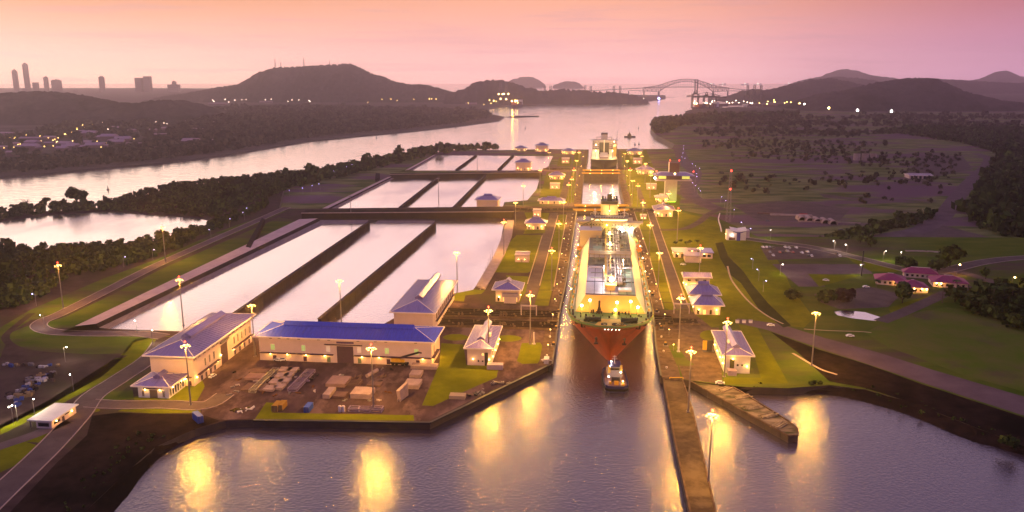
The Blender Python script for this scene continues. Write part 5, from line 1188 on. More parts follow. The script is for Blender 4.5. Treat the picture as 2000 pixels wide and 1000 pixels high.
# tug at the bow
M_navy = mat('navy_hull', (.018, .018, .09), None, rough=.35, spec=.5); M_fend = mat('rubber', (.006, .006, .008), None, rough=.6)
tp = G(1205, 768, 0); tug = thing('tugboat', 'dark blue harbour tug with lit deck under the tanker bow', 'tugboat', tp, SHZ + R(4))
def tug_outline(w, l0, l1): return [(-w, l0 + 5), (-w * .9, l0 + 1.8), (-w * .6, l0 + .3), (w * .6, l0 + .3), (w * .9, l0 + 1.8), (w, l0 + 5), (w, l1 - 9), (w * .85, l1 - 4), (w * .45, l1 - .8), (0, l1), (-w * .45, l1 - .8), (-w * .85, l1 - 4), (-w, l1 - 9)]
MB().prism(tug_outline(5.9, 0, 29), -1.5, 2.6).build('hull', M_navy, tug)
MB().prism(tug_outline(6.3, -.4, 29.4), .9, 2.1).build('fender', M_fend, tug)
MB().prism(tug_outline(5.3, .7, 28), 2.61, 2.7).build('deck', mat('tug_deck', (.22, .10, .07), (.16, .08, .06), .8, .5), tug)
k = MB(); oo = tug_outline(5.85, .1, 28.9)
for i in range(len(oo)): k.bar((*oo[i], 3.0), (*oo[(i + 1) % len(oo)], 3.0), .3, .9)
k.build('bulwark', M_navy, tug)
M_tugw = mat('tug_white', (.32, .28, .30), None, rough=.5)
MB().box(-3.6, 3.6, 13, 22, 2.7, 5.4).build('deckhouse', M_tugw, tug)
MB().prism([(-2.8, 14), (2.8, 14), (2.9, 20), (1.6, 21.5), (-1.6, 21.5), (-2.9, 20)], 5.41, 8.4).build('wheelhouse', M_tugw, tug)
MB().prism([(-2.95, 13.85), (2.95, 13.85), (3.05, 20.1), (1.7, 21.65), (-1.7, 21.65), (-3.05, 20.1)], 6.5, 7.7).build('wheelhouse_window', M_win, tug)
MB().box(-3.2, 3.2, 13.4, 21.8, 8.41, 8.7).build('roof', M_navy, tug)
MB().tube((0, 18, 8.7), (0, 18, 13), .22, .12, 6).bar((-1.4, 18, 11), (1.4, 18, 11), .2).bar((-1, 18, 12.1), (1, 18, 12.1), .2).build('mast', M_white, tug)
for s in (1, -1): MB().tube((s * 3.0, 13.4, 5.4), (s * 3.0, 13.4, 9.4), .65, .6, 8).build('funnel', mat('tug_yellow', (.6, .42, .12), None), tug)
MB().tube((-1.6, 9, 3.7), (1.6, 9, 3.7), 1.0, 1.0, 10).box(-2.1, -1.6, 8, 10, 2.7, 4.6).box(1.6, 2.1, 8, 10, 2.7, 4.6).build('winch', M_dark, tug)
MB().box(-1, 1, 4, 5.2, 2.7, 4.4).box(-3.5, -2.3, 5, 6.4, 2.7, 3.7).box(2.2, 3.9, 2.4, 4.4, 2.7, 3.6).build('towing_gear', M_yel, tug)
for x, y, z, p, c in ((-2.6, 13.4, 8.9, 200, (1, .85, .85)), (2.8, 12.6, 6, 150, (1, .7, .3)), (-3.4, 10, 4.6, 110, (1, .8, .8)), (3.2, 5, 4.2, 130, (1, .6, .15)), (-1.5, 19, 9.3, 80, (.8, .7, 1))):
    MB().ball((x, y, z), .3, 6, 4).build('deck_lamp', G_wht if c[1] > .65 else G_sod, tug); light('deck_light', (x, y - .6, z + .2), p, c, .2, tug)

# the ship in the last chamber
fp = G(1179, 329, SEA + 1) ; fp.z = SEA
far = thing('bulk_carrier', 'dark hulled ship with tall white superstructure in the last chamber', 'cargo ship', fp, SHZ)
hb = MB(); e2 = hull(hb, 250, 47, 15, 4, 22, 60, sheer=1.5); hb.build('hull', mat('black_hull', (.022, .018, .022), (.035, .025, .03), .2, .5), far, smooth=True)
db = MB(); deck_from(db, e2, -.6); db.build('deck', mat('lit_deck', (.40, .34, .20), (.3, .26, .16), .1, .6), far)
MB().box(-7, 7, 30, 120, 14.6, 18).build('hatch', M_palero, far)
MB().box(-22, 22, 120, 146, 14, 40).build('accommodation', M_palero, far)
MB().box(-9, 9, 117, 120, 14, 36).build('dark_panel', M_dark, far); MB().box(-.9, .9, 116.6, 117, 14, 41).build('white_stripe', M_white, far)
for s in (1, -1): MB().add([(s * 9, 30, 14.5), (s * 22, 45, 14.5), (s * 22, 117, 24), (s * 9, 117, 24)], [(0, 1, 2, 3)]).build('sloped_deck', M_trunk, far)
k = MB()
for z in (24, 28, 32, 36):
    for x in np.linspace(-20, 20, 14):
        if abs(x) > 9.5: k.box(x - .8, x + .8, 119.9, 119.997, z, z + 1.6)
k.build('window', M_win, far)
MB().box(-26, 26, 121, 127, 40.01, 41).build('bridge_wing', M_palero, far); MB().box(-6, 6, 128, 140, 41, 50).build('funnel', M_palero, far); MB().box(-6.2, 6.2, 127.8, 140.2, 50.01, 53).build('funnel_top', M_band, far)
for s in (-1, 1): MB().tube((s * 14, 124, 41), (s * 14, 124, 46), .7, .7, 6).tube((s * 14, 124, 45.5), (0, 124, 45.5), .7, .7, 6).build('gantry', M_palero, far)
MB().tube((22.5, 60, 16), (22.5, 60, 62), .5, .3, 6).build('mast', M_dark, far); MB().box(17, 23, 60, 116, 15, 34).build('side_structure', M_yf, far)
for x, y, z, p in ((-15, 40, 28, 30000), (15, 40, 28, 30000), (-15, 90, 34, 30000), (18, 90, 40, 30000)): MB().tube((x, y, 15), (x, y, z), .3, .3, 6).ball((x, y, z), .9, 6, 4, 1).build('floodlight', [M_dark, G_sod], far); light('flood', (x, y - 3, z), p, (1, .75, .3), 1, far)
# small tug out on the river
tq = G(1230, 268, SEA); t2 = thing('tugboat', 'small dark tug with one bright lamp on the river beyond the locks', 'tugboat', tq, R(90))
MB().prism(tug_outline(6, -15, 15), -1, 3.2).build('hull', M_band, t2); MB().box(-3, 3, -3, 6, 3.2, 8).build('deckhouse', M_band, t2); MB().box(-2, 2, -1, 3, 8, 12).build('wheelhouse', M_band, t2); MB().ball((3, -2, 6), 1.3, 6, 4).build('deck_lamp', G_wht, t2); MB().tube((0, 1, 12), (0, 1, 17), .3, .2, 6).build('mast', M_dark, t2)
for i, (x, y, lb) in enumerate(((1240, 283, 'small channel marker nearest the lock end'), (1248, 282, 'small channel marker off the river bend'), (211, 371, 'dark lateral buoy on the bright river at the left'), (735, 270, 'dark buoy in the middle of the river bend'), (890, 250, 'far dark buoy on the river'), (1026, 251, 'tiny buoy off the thin jetty'), (1094, 221, 'tiny buoy before the far docks'), (1247, 251, 'tiny buoy near the river mouth'))):
    o = thing('buoy', lb, 'buoy', G(x, y, SEA), 0, 'channel buoys'); MB().tube((0, 0, -.5), (0, 0, 1.4), 2.0, 1.8, 8).tube((0, 0, 1.4), (0, 0, 5.5), .9, .3, 6).ball((0, 0, 6), .6, 6, 4).build('float', M_band, o)
# ================================================================== the far bridge
M_far = mat('far_steel', (.085, .055, .075), None, rough=.7)
YB = 5150.0; pL = atY(1287, 170, YB); pR = atY(1393, 170, YB); pA = atY(1287, 194, YB)
br = thing('arch_bridge', 'long steel arch bridge across the river mouth', 'bridge', (pL.x, YB, SEA), 0)
span = pR.x - pL.x; dz = pL.z - SEA
def bx(px): return atY(px, 170, YB).x - pL.x
def bz(py): return atY(1340, py, YB).z - SEA
deck = [(1098, 179), (1160, 177), (1230, 173.2), (1287, 170.3), (1340, 170), (1393, 170.3), (1420, 172), (1460, 176), (1500, 178)]
k = MB()
for a, b in zip(deck, deck[1:]): k.bar((bx(a[0]), 0, bz(a[1])), (bx(b[0]), 0, bz(b[1])), 16, 3.6)
k.build('deck', M_far, br)
top = [(1255, 171.5), (1270, 169.5), (1287, 166.8), (1300, 162), (1315, 157.5), (1328, 155), (1340, 154.2), (1352, 155), (1365, 157.5), (1380, 162), (1393, 166.8), (1408, 169.5), (1425, 172)]
bot = [(1230, 176.5), (1255, 177.5), (1270, 178.2), (1287, 179.3), (1296, 172.5), (1306, 167), (1318, 162.5), (1330, 160), (1340, 159.4), (1350, 160), (1362, 162.5), (1374, 167), (1384, 172.5), (1393, 179.3), (1408, 178.2), (1425, 177.5), (1450, 178)]
for nm, ch in (('top_chord', top), ('bottom_chord', bot)):
    k = MB()
    for y in (-7, 7):
        for a, b in zip(ch, ch[1:]): k.bar((bx(a[0]), y, bz(a[1])), (bx(b[0]), y, bz(b[1])), 2.6)
    k.build(nm, M_far, br)
k = MB(); tx = [p[0] for p in top]; tz = [p[1] for p in top]; bxx = [p[0] for p in bot]; bzz = [p[1] for p in bot]
xs = np.linspace(1256, 1424, 40)
for i, x in enumerate(xs):
    zt, zb = np.interp(x, tx, tz), np.interp(x, bxx, bzz); dk = np.interp(x, [d[0] for d in deck], [d[1] for d in deck])
    for y in (-7, 7):
        k.bar((bx(x), y, bz(zt)), (bx(x), y, bz(zb)), 1.3)
        if 1297 < x < 1383: k.bar((bx(x), y, bz(zb)), (bx(x), y, bz(dk)), .7)
        if i + 1 < len(xs): x2 = xs[i + 1]; k.bar((bx(x), y, bz(zt if i % 2 else zb)), (bx(x2), y, bz(np.interp(x2, bxx, bzz) if i % 2 else np.interp(x2, tx, tz))), 1.1)
k.build('truss', M_far, br)
for x in (1140, 1185, 1228, 1258, 1287, 1393, 1422, 1450): MB().box(bx(x) - (5 if x in (1287, 1393) else 2.6), bx(x) + (5 if x in (1287, 1393) else 2.6), -8, 8, -2, bz(179 if x in (1287, 1393) else 177)).build('pier', M_far, br)
MB().ball((bx(1287), -14, 6), 7, 6, 4).build('pier_lamp', G_blue, br)
# ================================================================== dock cranes
def crane(px, ytop, ybase, zbase, w, label, boom='up', lit=False, mtl=None, group='dock cranes'):
    p = G(px, ybase, zbase); H = atY(px, ytop, p.y).z - zbase; m = mtl or M_far
    o = thing('dock_crane', label, 'dock crane', p, -.03, group); hb_ = H * (.5 if boom == 'up' else .62)
    for x in (-w / 2, w / 2):
        for y in (-14, 14): MB().bar((x, y, 0), (x, y, hb_), 3.6).build('leg', m, o)
    k = MB()
    for z in (hb_ * .35, hb_):
        for y in (-14, 14): k.bar((-w / 2, y, z), (w / 2, y, z), 3.2)
        for x in (-w / 2, w / 2): k.bar((x, -14, z), (x, 14, z), 2.4)
    for x in (-w / 2, w / 2): k.bar((x, -14, hb_ * .35), (x, 14, hb_), 1.4)
    k.build('portal_beam', m, o)
    MB().bar((-w * .25, 14, hb_), (-w * .12, 0, hb_ * 1.28), 2.6).bar((w * .25, 14, hb_), (w * .12, 0, hb_ * 1.28), 2.6).bar((-w * .12, 0, hb_ * 1.28), (w * .12, 0, hb_ * 1.28), 2.6).build('apex_frame', m, o)
    MB().box(-5, 5, -4, 12, hb_, hb_ + 7).build('machinery_house', m, o)
    if boom == 'up':
        b = MB()
        for x in (-w * .22, w * .22): b.bar((x, -14, hb_), (x, -6, H), 3.4)
        for i in range(6): z = hb_ + (H - hb_) * i / 5; b.bar((-w * .22, -14 + 8 * i / 5, z), (w * .22, -14 + 8 * i / 5, z), 1.6)
        b.build('boom', m, o)
    else: MB().bar((-90, 0, hb_ * .98), (60, 0, hb_ * .98), 4.5, 4).bar((-90, 0, hb_), (0, 0, hb_ * 1.28), 1.2).bar((60, 0, hb_), (0, 0, hb_ * 1.28), 1.2).build('boom', m, o)
    if lit:
        for x, y, z in ((-w / 2, -16, hb_ * .95), (w / 2, -16, hb_ * .95), (0, -16, hb_ * .5)): MB().ball((x, y, z), 2.6, 6, 4).build('floodlight', G_sod, o)
    return o
ZC = -9.0
for px, yt, yb, wd, lb in ((978, 162, 203, 20, 'tall dock crane beside the lit container ship, left one'), (989, 159, 205, 22, 'tall dock crane beside the lit container ship, right one')): crane(px, yt, yb, ZC, wd, lb, 'up', True)
for px, yt, lb in ((1064, 168, 'far dock crane left of the low ridge centre'), (1075, 168, 'far dock crane at the low ridge centre'), (1142, 167, 'far dock crane before the ridge, first of the middle pair'), (1153, 168, 'far dock crane before the ridge, second of the middle pair'), (1198, 168, 'far dock crane by the white lights, first of the right pair'), (1210, 168, 'far dock crane by the white lights, second of the right pair')): crane(px, yt, 200, ZC, 18, lb, 'up')
M_dcr = mat('dark_crane', (.012, .008, .016), None, rough=.6)
crane(1357, 155, 212, -7, 26, 'dark dock crane with raised boom at the river bend port', 'up', False, M_dcr)
crane(1379, 172, 212, -7, 24, 'dark dock crane with level boom at the river bend port', 'flat', False, M_dcr)
crane(1392, 176, 211, -7, 24, 'dark dock crane partly behind the level boom crane', 'flat', False, M_dcr)
for px, lb in ((1458, 'port crane with square head, first of the right row'), (1471, 'port crane with square head, middle of the right row'), (1484, 'port crane with square head, last of the right row')): crane(px, 167, 203, -7, 18, lb, 'up', False, M_dcr)
def cship(px, py, Ls, Hs, label, rz, lit):
    o = thing('container_ship', label, 'container ship', G(px, py, SEA), rz)
    b = MB(); e = hull(b, Ls, 34, 12, 5, 20, 50, n=16); b.build('hull', M_band, o); b = MB(); deck_from(b, e, -.4); b.build('deck', M_far, o)
    rnd = random.Random(px)
    for r in range(5):
        k = MB(); y = 25 + r * Ls * .13; k.box(-14, 14, y, y + Ls * .11, 12, 12 + Hs * rnd.uniform(.6, 1)); k.build('container_stack', mat(('stack_rust', 'stack_plum', 'stack_ochre')[r % 3], ((.22, .08, .05), (.12, .06, .09), (.3, .18, .08))[r % 3]), o)
    MB().box(-14, 14, Ls * .78, Ls * .86, 12, 34).build('accommodation', M_white, o)
    for x, y in ((-10, 20), (8, 16), (0, Ls * .5)): MB().ball((x, y, 15 + Hs), 2.6, 6, 4).build('floodlight', G_sod, o)
    light('flood', (0, -10, 40), 90000, SOD, 2, o); return o
cship(1002, 211, 190, 16, 'container ship with orange lit deck at the left dock', R(-12), True)
cship(1352, 215, 170, 14, 'rust red container ship at the dark cranes', R(-60), True)
# ================================================================== towers and city
M_tw = mat('far_tower', (.10, .062, .075), (.13, .08, .095), .1, .7, coord='Object', stretch=(.2, .2, 3))
def tower(px, w, yt, yb, label, Y=7000, style=0):
    p = atY(px, yb + 3, Y); top = atY(px, yt, Y).z - p.z; wm = w * .78 * Y / FPX; o = thing('tower_block', label, 'tower', p, R((px * 7) % 23 - 11))
    b = MB().box(-wm / 2, wm / 2, -wm / 2, wm / 2, 0, top * (.93 if style else 1)); b.build('shaft', M_tw, o)
    if style == 1: MB().prism([(-wm * .36, -wm * .4), (wm * .36, -wm * .4), (wm * .3, wm * .4), (-wm * .3, wm * .4)], top * .93, top * .985).box(-3, 3, -3, 3, top * .985, top * 1.03).build('crown', M_tw, o)
    if style == 2: MB().add([(-wm / 2, -wm / 2, top * .93), (wm / 2, -wm / 2, top * .93), (wm / 2, wm / 2, top * .93), (-wm / 2, wm / 2, top * .93), (-wm * .1, 0, top), (wm * .3, 0, top * .99)], [(0, 1, 5, 4), (1, 2, 5), (2, 3, 4, 5), (3, 0, 4)]).build('crown', M_tw, o)
    k = MB()
    for i in range(1, int(top / 16)): k.box(-wm / 2 - .3, wm / 2 + .3, -wm / 2 - .35, -wm / 2 - .003, i * 16, i * 16 + 5)
    k.build('balcony_band', mat('band_pale', (.2, .13, .15), None), o)
    return o
tower(34, 9, 136, 181, 'slim tower at the left end of the skyline', style=1); tower(56, 9, 122, 181, 'tallest slim tower with a slanted top in the skyline', style=2)
tower(72, 11, 161, 181, 'short block right beside the tallest tower', 6900, 0); tower(93, 8, 149, 181, 'slim tower in the middle of the left group', style=2)
tower(113, 17, 155, 182, 'broad block at the right of the left tower group', style=1); tower(53, 15, 173, 182, 'low block in front of the tallest tower', 6800)
tower(149, 9, 177, 184, 'tiny low block alone in the skyline'); tower(202, 10, 148, 186, 'single slim tower left of the wide unfinished block', style=2); tower(196, 14, 179, 186, 'low annex beside the single slim tower', 6900)
tower(276, 17, 152, 183, 'left half of the wide unfinished block', style=0); tower(291, 15, 149, 183, 'right half of the wide unfinished block', style=0)
tower(341, 24, 165, 181, 'stepped hotel block at the foot of the big hill', style=0); tower(342, 8, 158, 181, 'small central turret above the stepped hotel block', 7050, 1)
for px, yt, yb, lb in ((538, 115, 135, 'lattice mast, leftmost on the big hill'), (549, 121, 134, 'thin short mast second from left on the big hill'), (594, 113, 132, 'lattice mast in the middle of the big hill'), (644, 118, 129, 'thin mast near the top of the big hill')):
    p = atY(px, yb + 1, 5000); h = atY(px, yt, 5000).z - p.z; o = thing('radio_mast', lb, 'radio mast', p); w_ = 3.5 if 'lattice' in lb else 1.4
    k = MB()
    for s in ((-1, -1), (1, -1), (1, 1), (-1, 1)): k.bar((s[0] * w_, s[1] * w_, -8), (s[0] * .5, s[1] * .5, h), .9)
    for i in range(6): z = h * i / 6; q = w_ * (1 - i / 6.5); k.bar((-q, -q, z), (q, -q, z + h / 8), .7)
    k.build('lattice', M_far, o)
# lattice tower with red beacons on the near plain
p = G(1422, 432, Z1); o = thing('lattice_tower', 'thin lattice tower with red beacons on the plain', 'lattice tower', p); H = atY(1422, 333, p.y).z - Z1; k = MB()
for i in range(14):
    z0, z1 = H * i / 14, H * (i + 1) / 14; a, c = 2.2 * (1 - i / 20), 2.2 * (1 - (i + 1) / 20)
    for s in ((-1, -1), (1, -1), (1, 1), (-1, 1)): k.bar((s[0] * a, s[1] * a, z0), (s[0] * c, s[1] * c, z1), .22)
    k.bar((-a, -a, z0), (c, -c, z1), .15).bar((a, a, z0), (-c, c, z1), .15).bar((-a, -a, z0), (a, -a, z0), .15)
k.build('lattice', M_steel, o)
for z in (H, H * .64): MB().ball((0, -1.5, z), 0.9, 6, 4).build('beacon', G_red, o)
# low city buildings across the river, port sheds
CB = [(22, 266, 44, 'long pale warehouse roof at the left shore'), (60, 276, 40, 'second long warehouse behind the left shore trees'), (20, 287, 34, 'long low warehouse nearest the left shore'), (98, 274, 24, 'lit shed beside the long warehouses'), (30, 305, 32, 'pinkish low block near the left waterline'), (118, 288, 18, 'small block with orange lamps by the warehouses'),
      (165, 262, 20, 'pale roof below the dark hill'), (200, 291, 22, 'low block by the row of yellow lamps'), (240, 300, 26, 'pale block near the shore road'), (290, 297, 26, 'low red block by the shore lamps'), (340, 297, 20, 'shore block beside the mooring'), (265, 246, 18, 'pale house roof between the city trees'), (300, 222, 22, 'bright lit block under the hill saddle'), (360, 222, 26, 'bright pale block with white lights'), (430, 205, 26, 'long lit block at the foot of the big hill'), (520, 201, 24, 'pale block at the foot of the big hill'), (600, 198, 22, 'lit block before the big hill'), (700, 197, 24, 'pale low block right of the big hill'), (760, 198, 20, 'small block among lights beside the big hill'), (850, 196, 22, 'low block left of the dock'), (920, 205, 22, 'dock shed left of the tall cranes'), (872, 221, 26, 'small pinkish pale hall on the wooded shore'), (945, 227, 26, 'pale roof on the wooded point'), (415, 205, 14, 'white block under the big hill slope')]
for x, y, w_, lb in CB:
    p = G(x, y, -9); s = w_ * p.y / FPX; o = thing('warehouse', lb, 'warehouse', p, R(random.uniform(-14, 6)))
    MB().box(-s / 2, s / 2, -s * .15, s * .15, -.5, 8).build('wall', mat('far_wall', (.22, .14, .15), (.16, .10, .11), .02), o)
    MB().add([(-s / 2 - 1, -s * .17, 8), (s / 2 + 1, -s * .17, 8), (s / 2 + 1, s * .17, 8), (-s / 2 - 1, s * .17, 8), (-s / 2, 0, 11), (s / 2, 0, 11)], [(0, 1, 5, 4), (2, 3, 4, 5), (1, 2, 5), (3, 0, 4)]).build('roof', mat('far_roof', (.40, .28, .33), (.33, .22, .27), .02), o)
PB = [(1410, 208, 24, 'grey port shed beside the dark cranes'), (1437, 206, 26, 'long port shed left of the square head cranes'), (1478, 208, 30, 'port shed under the square head cranes'), (1500, 209, 22, 'pale port shed right of the cranes'), (1520, 207, 34, 'rust coloured container stack block at the port'), (1545, 209, 26, 'low rust container block at the end of the port')]
for x, y, w_, lb in PB:
    p = G(x, y, -7); s = w_ * p.y / FPX; o = thing('port_shed', lb, 'port shed', p, 0)
    MB().box(-s / 2, s / 2, 0, 20, -.5, 12).build('wall', mat('port_wall', (.20, .09, .09), (.12, .06, .08), .04), o); MB().box(-s / 2 - 1, s / 2 + 1, -1, 21, 12.01, 13).build('roof', mat('port_roof', (.35, .26, .30), None), o)
# far lamps
def far_lamps(pts, z, glo, label, group, h=9, head=1.1):
    pr = None
    for x, y in pts:
        p = G(x, y, z); s = max(.7, p.y / 2600.0)
        if pr is None:
            pr = thing('street_lamp', label, 'street lamp', p, 0, group); MB().tube((0, 0, 0), (0, 0, h), .18, .12, 5).build('pole', M_far, pr); MB().ball((0, 0, h + .4), head, 6, 4).build('lamp_head', glo, pr); pr.scale = (s, s, s)
        else: copy_tree(pr, p, label=label, group=group, scale=s)
rg = random.Random(4)
def sc(n, x0, x1, f, sp): return [(x, f(x) + rg.gauss(0, sp)) for x in [rg.uniform(x0, x1) for _ in range(n)]]
GY = glow('far_yellow', (1, .62, .16), 22); GW = glow('far_white', (1, .76, .58), 15)
far_lamps(sc(34, 0, 130, lambda x: 282 - x * .02, 9), -9, GY, 'yellow street lamp among the warehouses at the left shore', 'lamps by the left shore warehouses', 9, .9)
far_lamps(sc(24, 125, 215, lambda x: 268 - (x - 125) * .45, 6), -9, GY, 'yellow lamp on the street climbing behind the left hill', 'lamps up the hill street')
far_lamps([(198, 293), (216, 293), (229, 294), (241, 294), (268, 295), (280, 291), (302, 291), (318, 289), (345, 295), (352, 295), (360, 294)] + sc(22, 180, 380, lambda x: 292 - (x - 180) * .03, 8), -9, GY, 'yellow lamp along the shore road opposite the pond', 'shore road lamps', 9, .9)
far_lamps(sc(30, 200, 390, lambda x: 250 - (x - 200) * .05, 14), -9, GW, 'white lamp in the scattered city below the hills', 'scattered white city lamps')
far_lamps(sc(34, 400, 640, lambda x: 200 - (x - 400) * .008, 3.0), -9, GW, 'white lamp in the row at the foot of the big hill', 'lamps at the foot of the big hill')
far_lamps(sc(50, 640, 980, lambda x: 197, 4.5), -9, GY, 'small lamp in the lit town right of the big hill', 'lamps of the town right of the big hill', 9, .9)
far_lamps(sc(18, 955, 1015, lambda x: 202, 4), -9, GY, 'orange lamp at the dock with the tall cranes', 'dock lamps by the tall cranes', 14, 1.2)
far_lamps(sc(44, 1015, 1262, lambda x: 200 - (x - 1015) * .004, 1.0), -9, GW, 'pale lamp along the quay below the low ridge', 'quay lamps below the low ridge')
far_lamps(sc(22, 1352, 1470, lambda x: 210, 2), -7, GW, 'white lamp in the port at the river bend', 'port lamps', 16, 1.2); far_lamps(sc(12, 1480, 1570, lambda x: 210, 2), -7, GY, 'small orange lamp by the rust coloured container blocks', 'container yard lamps', 16, 1.2)
for x, y, z, lb, g_ in ((1571, 203, Z2, 'bright white floodlight left of the dark cone hill', G_wht), (1618, 211, Z2, 'bright orange floodlight at the foot of the dark cone hill', G_sod), (1674, 216, Z2, 'bright white floodlight in front of the dark cone hill', G_wht), (1740, 218, Z2, 'brightest white floodlight right of the hill foot', G_wht), (1561, 202, Z2, 'dim orange lamp at the end of the port', G_sod)):
    p = G(x, y + 9, z); o = thing('floodlight_mast', lb, 'floodlight', p); MB().tube((0, 0, 0), (0, 0, 18), .4, .3, 6).build('pole', M_far, o); MB().ball((0, 0, 18), 4.2, 8, 5).build('lamp_head', g_, o)
# ships at anchor far out
for i, (x, y, lb) in enumerate(((1383, 163, 'far anchored ship above the bridge arch end'), (1404, 163, 'far anchored ship, second right of the arch'), (1447, 163, 'far anchored ship above the bridge approach'), (1472, 163, 'long far anchored ship above the square head cranes'), (1532, 163, 'far anchored ship left of the middle ridge'), (1708, 163, 'far anchored ship before the pale mountain'), (1835, 163, 'far anchored ship right of the cone hill'), (1964, 163, 'far anchored ship at the right edge'))):
    p = G(x, y + 3.2, SEA); o = thing('anchored_ship', lb, 'ship', p, R(-60 - i * 7)); b = MB(); e = hull(b, 120, 20, 12, 4, 18, 34, n=12); b.build('hull', M_white, o); MB().box(-8, 8, 92, 106, 11, 26).build('accommodation', M_white, o); MB().ball((0, 60, 20), 4.5, 6, 4).build('deck_lamp', GW, o)

# small houses between the city trees
rg = random.Random(19); _h = None
for i in range(46):
    x = rg.uniform(5, 440); y = 300 - x * .03 - rg.uniform(0, 1) ** 1.3 * (46 if x > 150 else 22)
    lb = 'tiny pale house among the trees of the far shore'
    if _h is None:
        _h = thing('city_house', lb, 'house', G(x, y, -9), rg.uniform(-.4, .4), 'tiny houses on the far shore')
        MB().box(-9, 9, -6, 6, -.5, 6).build('wall', mat('far_wall', (.22, .14, .15)), _h); MB().add([(-10, -7, 6), (10, -7, 6), (10, 7, 6), (-10, 7, 6), (-10, 0, 9), (10, 0, 9)], [(0, 1, 5, 4), (2, 3, 4, 5), (1, 2, 5), (3, 0, 4)]).build('roof', mat('far_roof', (.40, .28, .33)), _h)
    else: copy_tree(_h, G(x, y, -9), rg.uniform(-.4, .4), lb, scale=rg.uniform(.8, 2.0))
# ================================================================== yard goods
M_slab = mat('precast_slab', (.36, .26, .245), (.27, .195, .185), .3, .8)
M_slabd = mat('brown_slab', (.16, .10, .085), (.12, .075, .065), .4, .8)
M_navyb = mat('blue_steel', (.03, .07, .34), None, rough=.5)
M_viol = mat('violet_steel', (.22, .16, .26), (.16, .11, .19), .8, .6)
def block(name, label, cat, px, py, w, l, h, m, rz=None, group=None, z=Z1, extra=None):
    o = thing(name, label, cat, G(px, py, z), -AZ if rz is None else rz, group)
    b = MB().box(0, w, 0, l, .15, h)
    for x in (w * .12, w * .8): b.box(x, x + .25, .1, l - .1, -.02, .15)
    b.build('slab', m, o)
    if extra: extra(o, w, l, h)
    return o
rows = [('front left', 513, 765, 5.2, 5.4), ('second left', 524, 752, 6.0, 5.6), ('third left', 535, 740, 6.2, 5.6), ('rear left', 542, 728, 6.4, 5.6), ('front right', 533, 762, 4.6, 5.6), ('second right', 541, 750, 5.4, 5.6), ('third right', 552, 739, 4.2, 5.6), ('rear right', 557, 729, 5.4, 6)]
for nm, x, y, w_, l_ in rows: block('precast_slab', 'flat pink precast slab, %s in the paved stack block' % nm, 'concrete slab', x, y, w_, l_, 1.3, M_slab, group='pink slabs laid out in the yard')
for lb, x, y, w_, l_, h, m in (('wide pale slab on supports in the middle of the yard', 684, 779, 9.5, 9, 2.6, M_slab), ('long pale beam block left in the middle yard', 630, 779, 3.4, 9.5, 2.2, M_slab), ('brown framed slab behind the long pale beam block', 636, 756, 9.5, 11, 1.8, mat('rim_slab', (.30, .19, .17), (.25, .16, .14), .3)),
                                ('pale slab, rear one by the triangular lawn', 802, 721, 13.5, 5.2, 1.8, M_slab), ('pale slab, middle one by the triangular lawn', 799, 738, 5.8, 7, 1.8, M_slab), ('pale slab, front one by the triangular lawn', 788, 760, 7.4, 8.6, 2.2, M_slab),
                                ('brown flat slab at the left of the yard', 470, 764, 11, 9, .8, M_slabd), ('brown slab pile behind the flat brown one', 477, 743, 9, 7, 1.4, mat('rose_slab', (.26, .16, .14), (.2, .12, .11), .3)), ('dark slab at the rear left of the yard', 486, 730, 9, 5, 1.0, M_slabd),
                                ('dark flat crate beside the long pale beam block', 648, 779, 6.2, 6, 1.4, M_slabd), ('pale block on the quay apron by the lawn tip', 877, 780, 7.4, 4.2, 1.8, mat('tan_block', (.36, .27, .19), None)), ('brown plate behind the wide pale slab', 716, 755, 7, 5, .9, M_slabd)):
    block('concrete_block', lb, 'concrete block', x, y, w_, l_, h, m)
o = thing('concrete_wedge', 'upright pale concrete wedge at the front of the slab row', 'concrete block', G(777, 783), -AZ)
MB().add([(0, 0, 0), (1.6, 0, 0), (3.4, 7, 0), (1.8, 7, 0), (-.6, 0, 5), (1.0, 0, 5), (3.4, 7, 6.4), (1.8, 7, 6.4)], [(0, 1, 5, 4), (1, 2, 6, 5), (2, 3, 7, 6), (3, 0, 4, 7), (4, 5, 6, 7), (0, 3, 2, 1)]).build('wedge', M_slab, o)
for s in (0, 1.1): MB().box(s, s + .5, -1.2, 0, 0, 1.2).build('foot', M_slab, o)
# steel ladders and truss frames lying between the slabs
def truss(label, px, py, w_, l_, m):
    o = thing('steel_frame', label, 'steel frame', G(px, py), -AZ); k = MB()
    for x in (0, w_):
        for z in (.3, 1.6): k.bar((x, 0, z), (x, l_, z), .35)
    n = int(l_ / 1.7)
    for i in range(n + 1): y = l_ * i / n; k.bar((0, y, .3), (w_, y, .3), .28).bar((0, y, 1.6), (w_, y, 1.6), .28).bar((0, y, .3), (0, y, 1.6), .25).bar((w_, y, .3), (w_, y, 1.6), .25)
    k.build('frame', m, o)
truss('pale ladder frame lying left of the pink slabs', 486, 768, 3.0, 30, M_steel); truss('dark lattice frame right of the pink slabs', 562, 765, 4.4, 26, M_viol); truss('brown grate frame in the middle yard', 672, 757, 7, 7, M_slabd)
truss('violet steel frame by the quay, left one', 680, 805, 4.4, 3.6, M_viol); truss('violet steel frame by the quay, middle one', 700, 806, 5, 3.6, M_viol); truss('violet steel frame by the quay, right one', 722, 806, 5.2, 4.2, M_viol)
for x, lb in ((664, 'pale upright tank by the quay, left one'), (671, 'pale upright tank by the quay, right one')):
    o = thing('tank', lb, 'tank', G(x, 804), 0, 'upright tanks by the quay'); MB().tube((0, 0, 0), (0, 0, 2.6), .75, .75, 10).ball((0, 0, 2.6), .75, 10, 6, sz=.5).build('tank', mat('pale_tank', (.5, .42, .48), None, rough=.4), o)
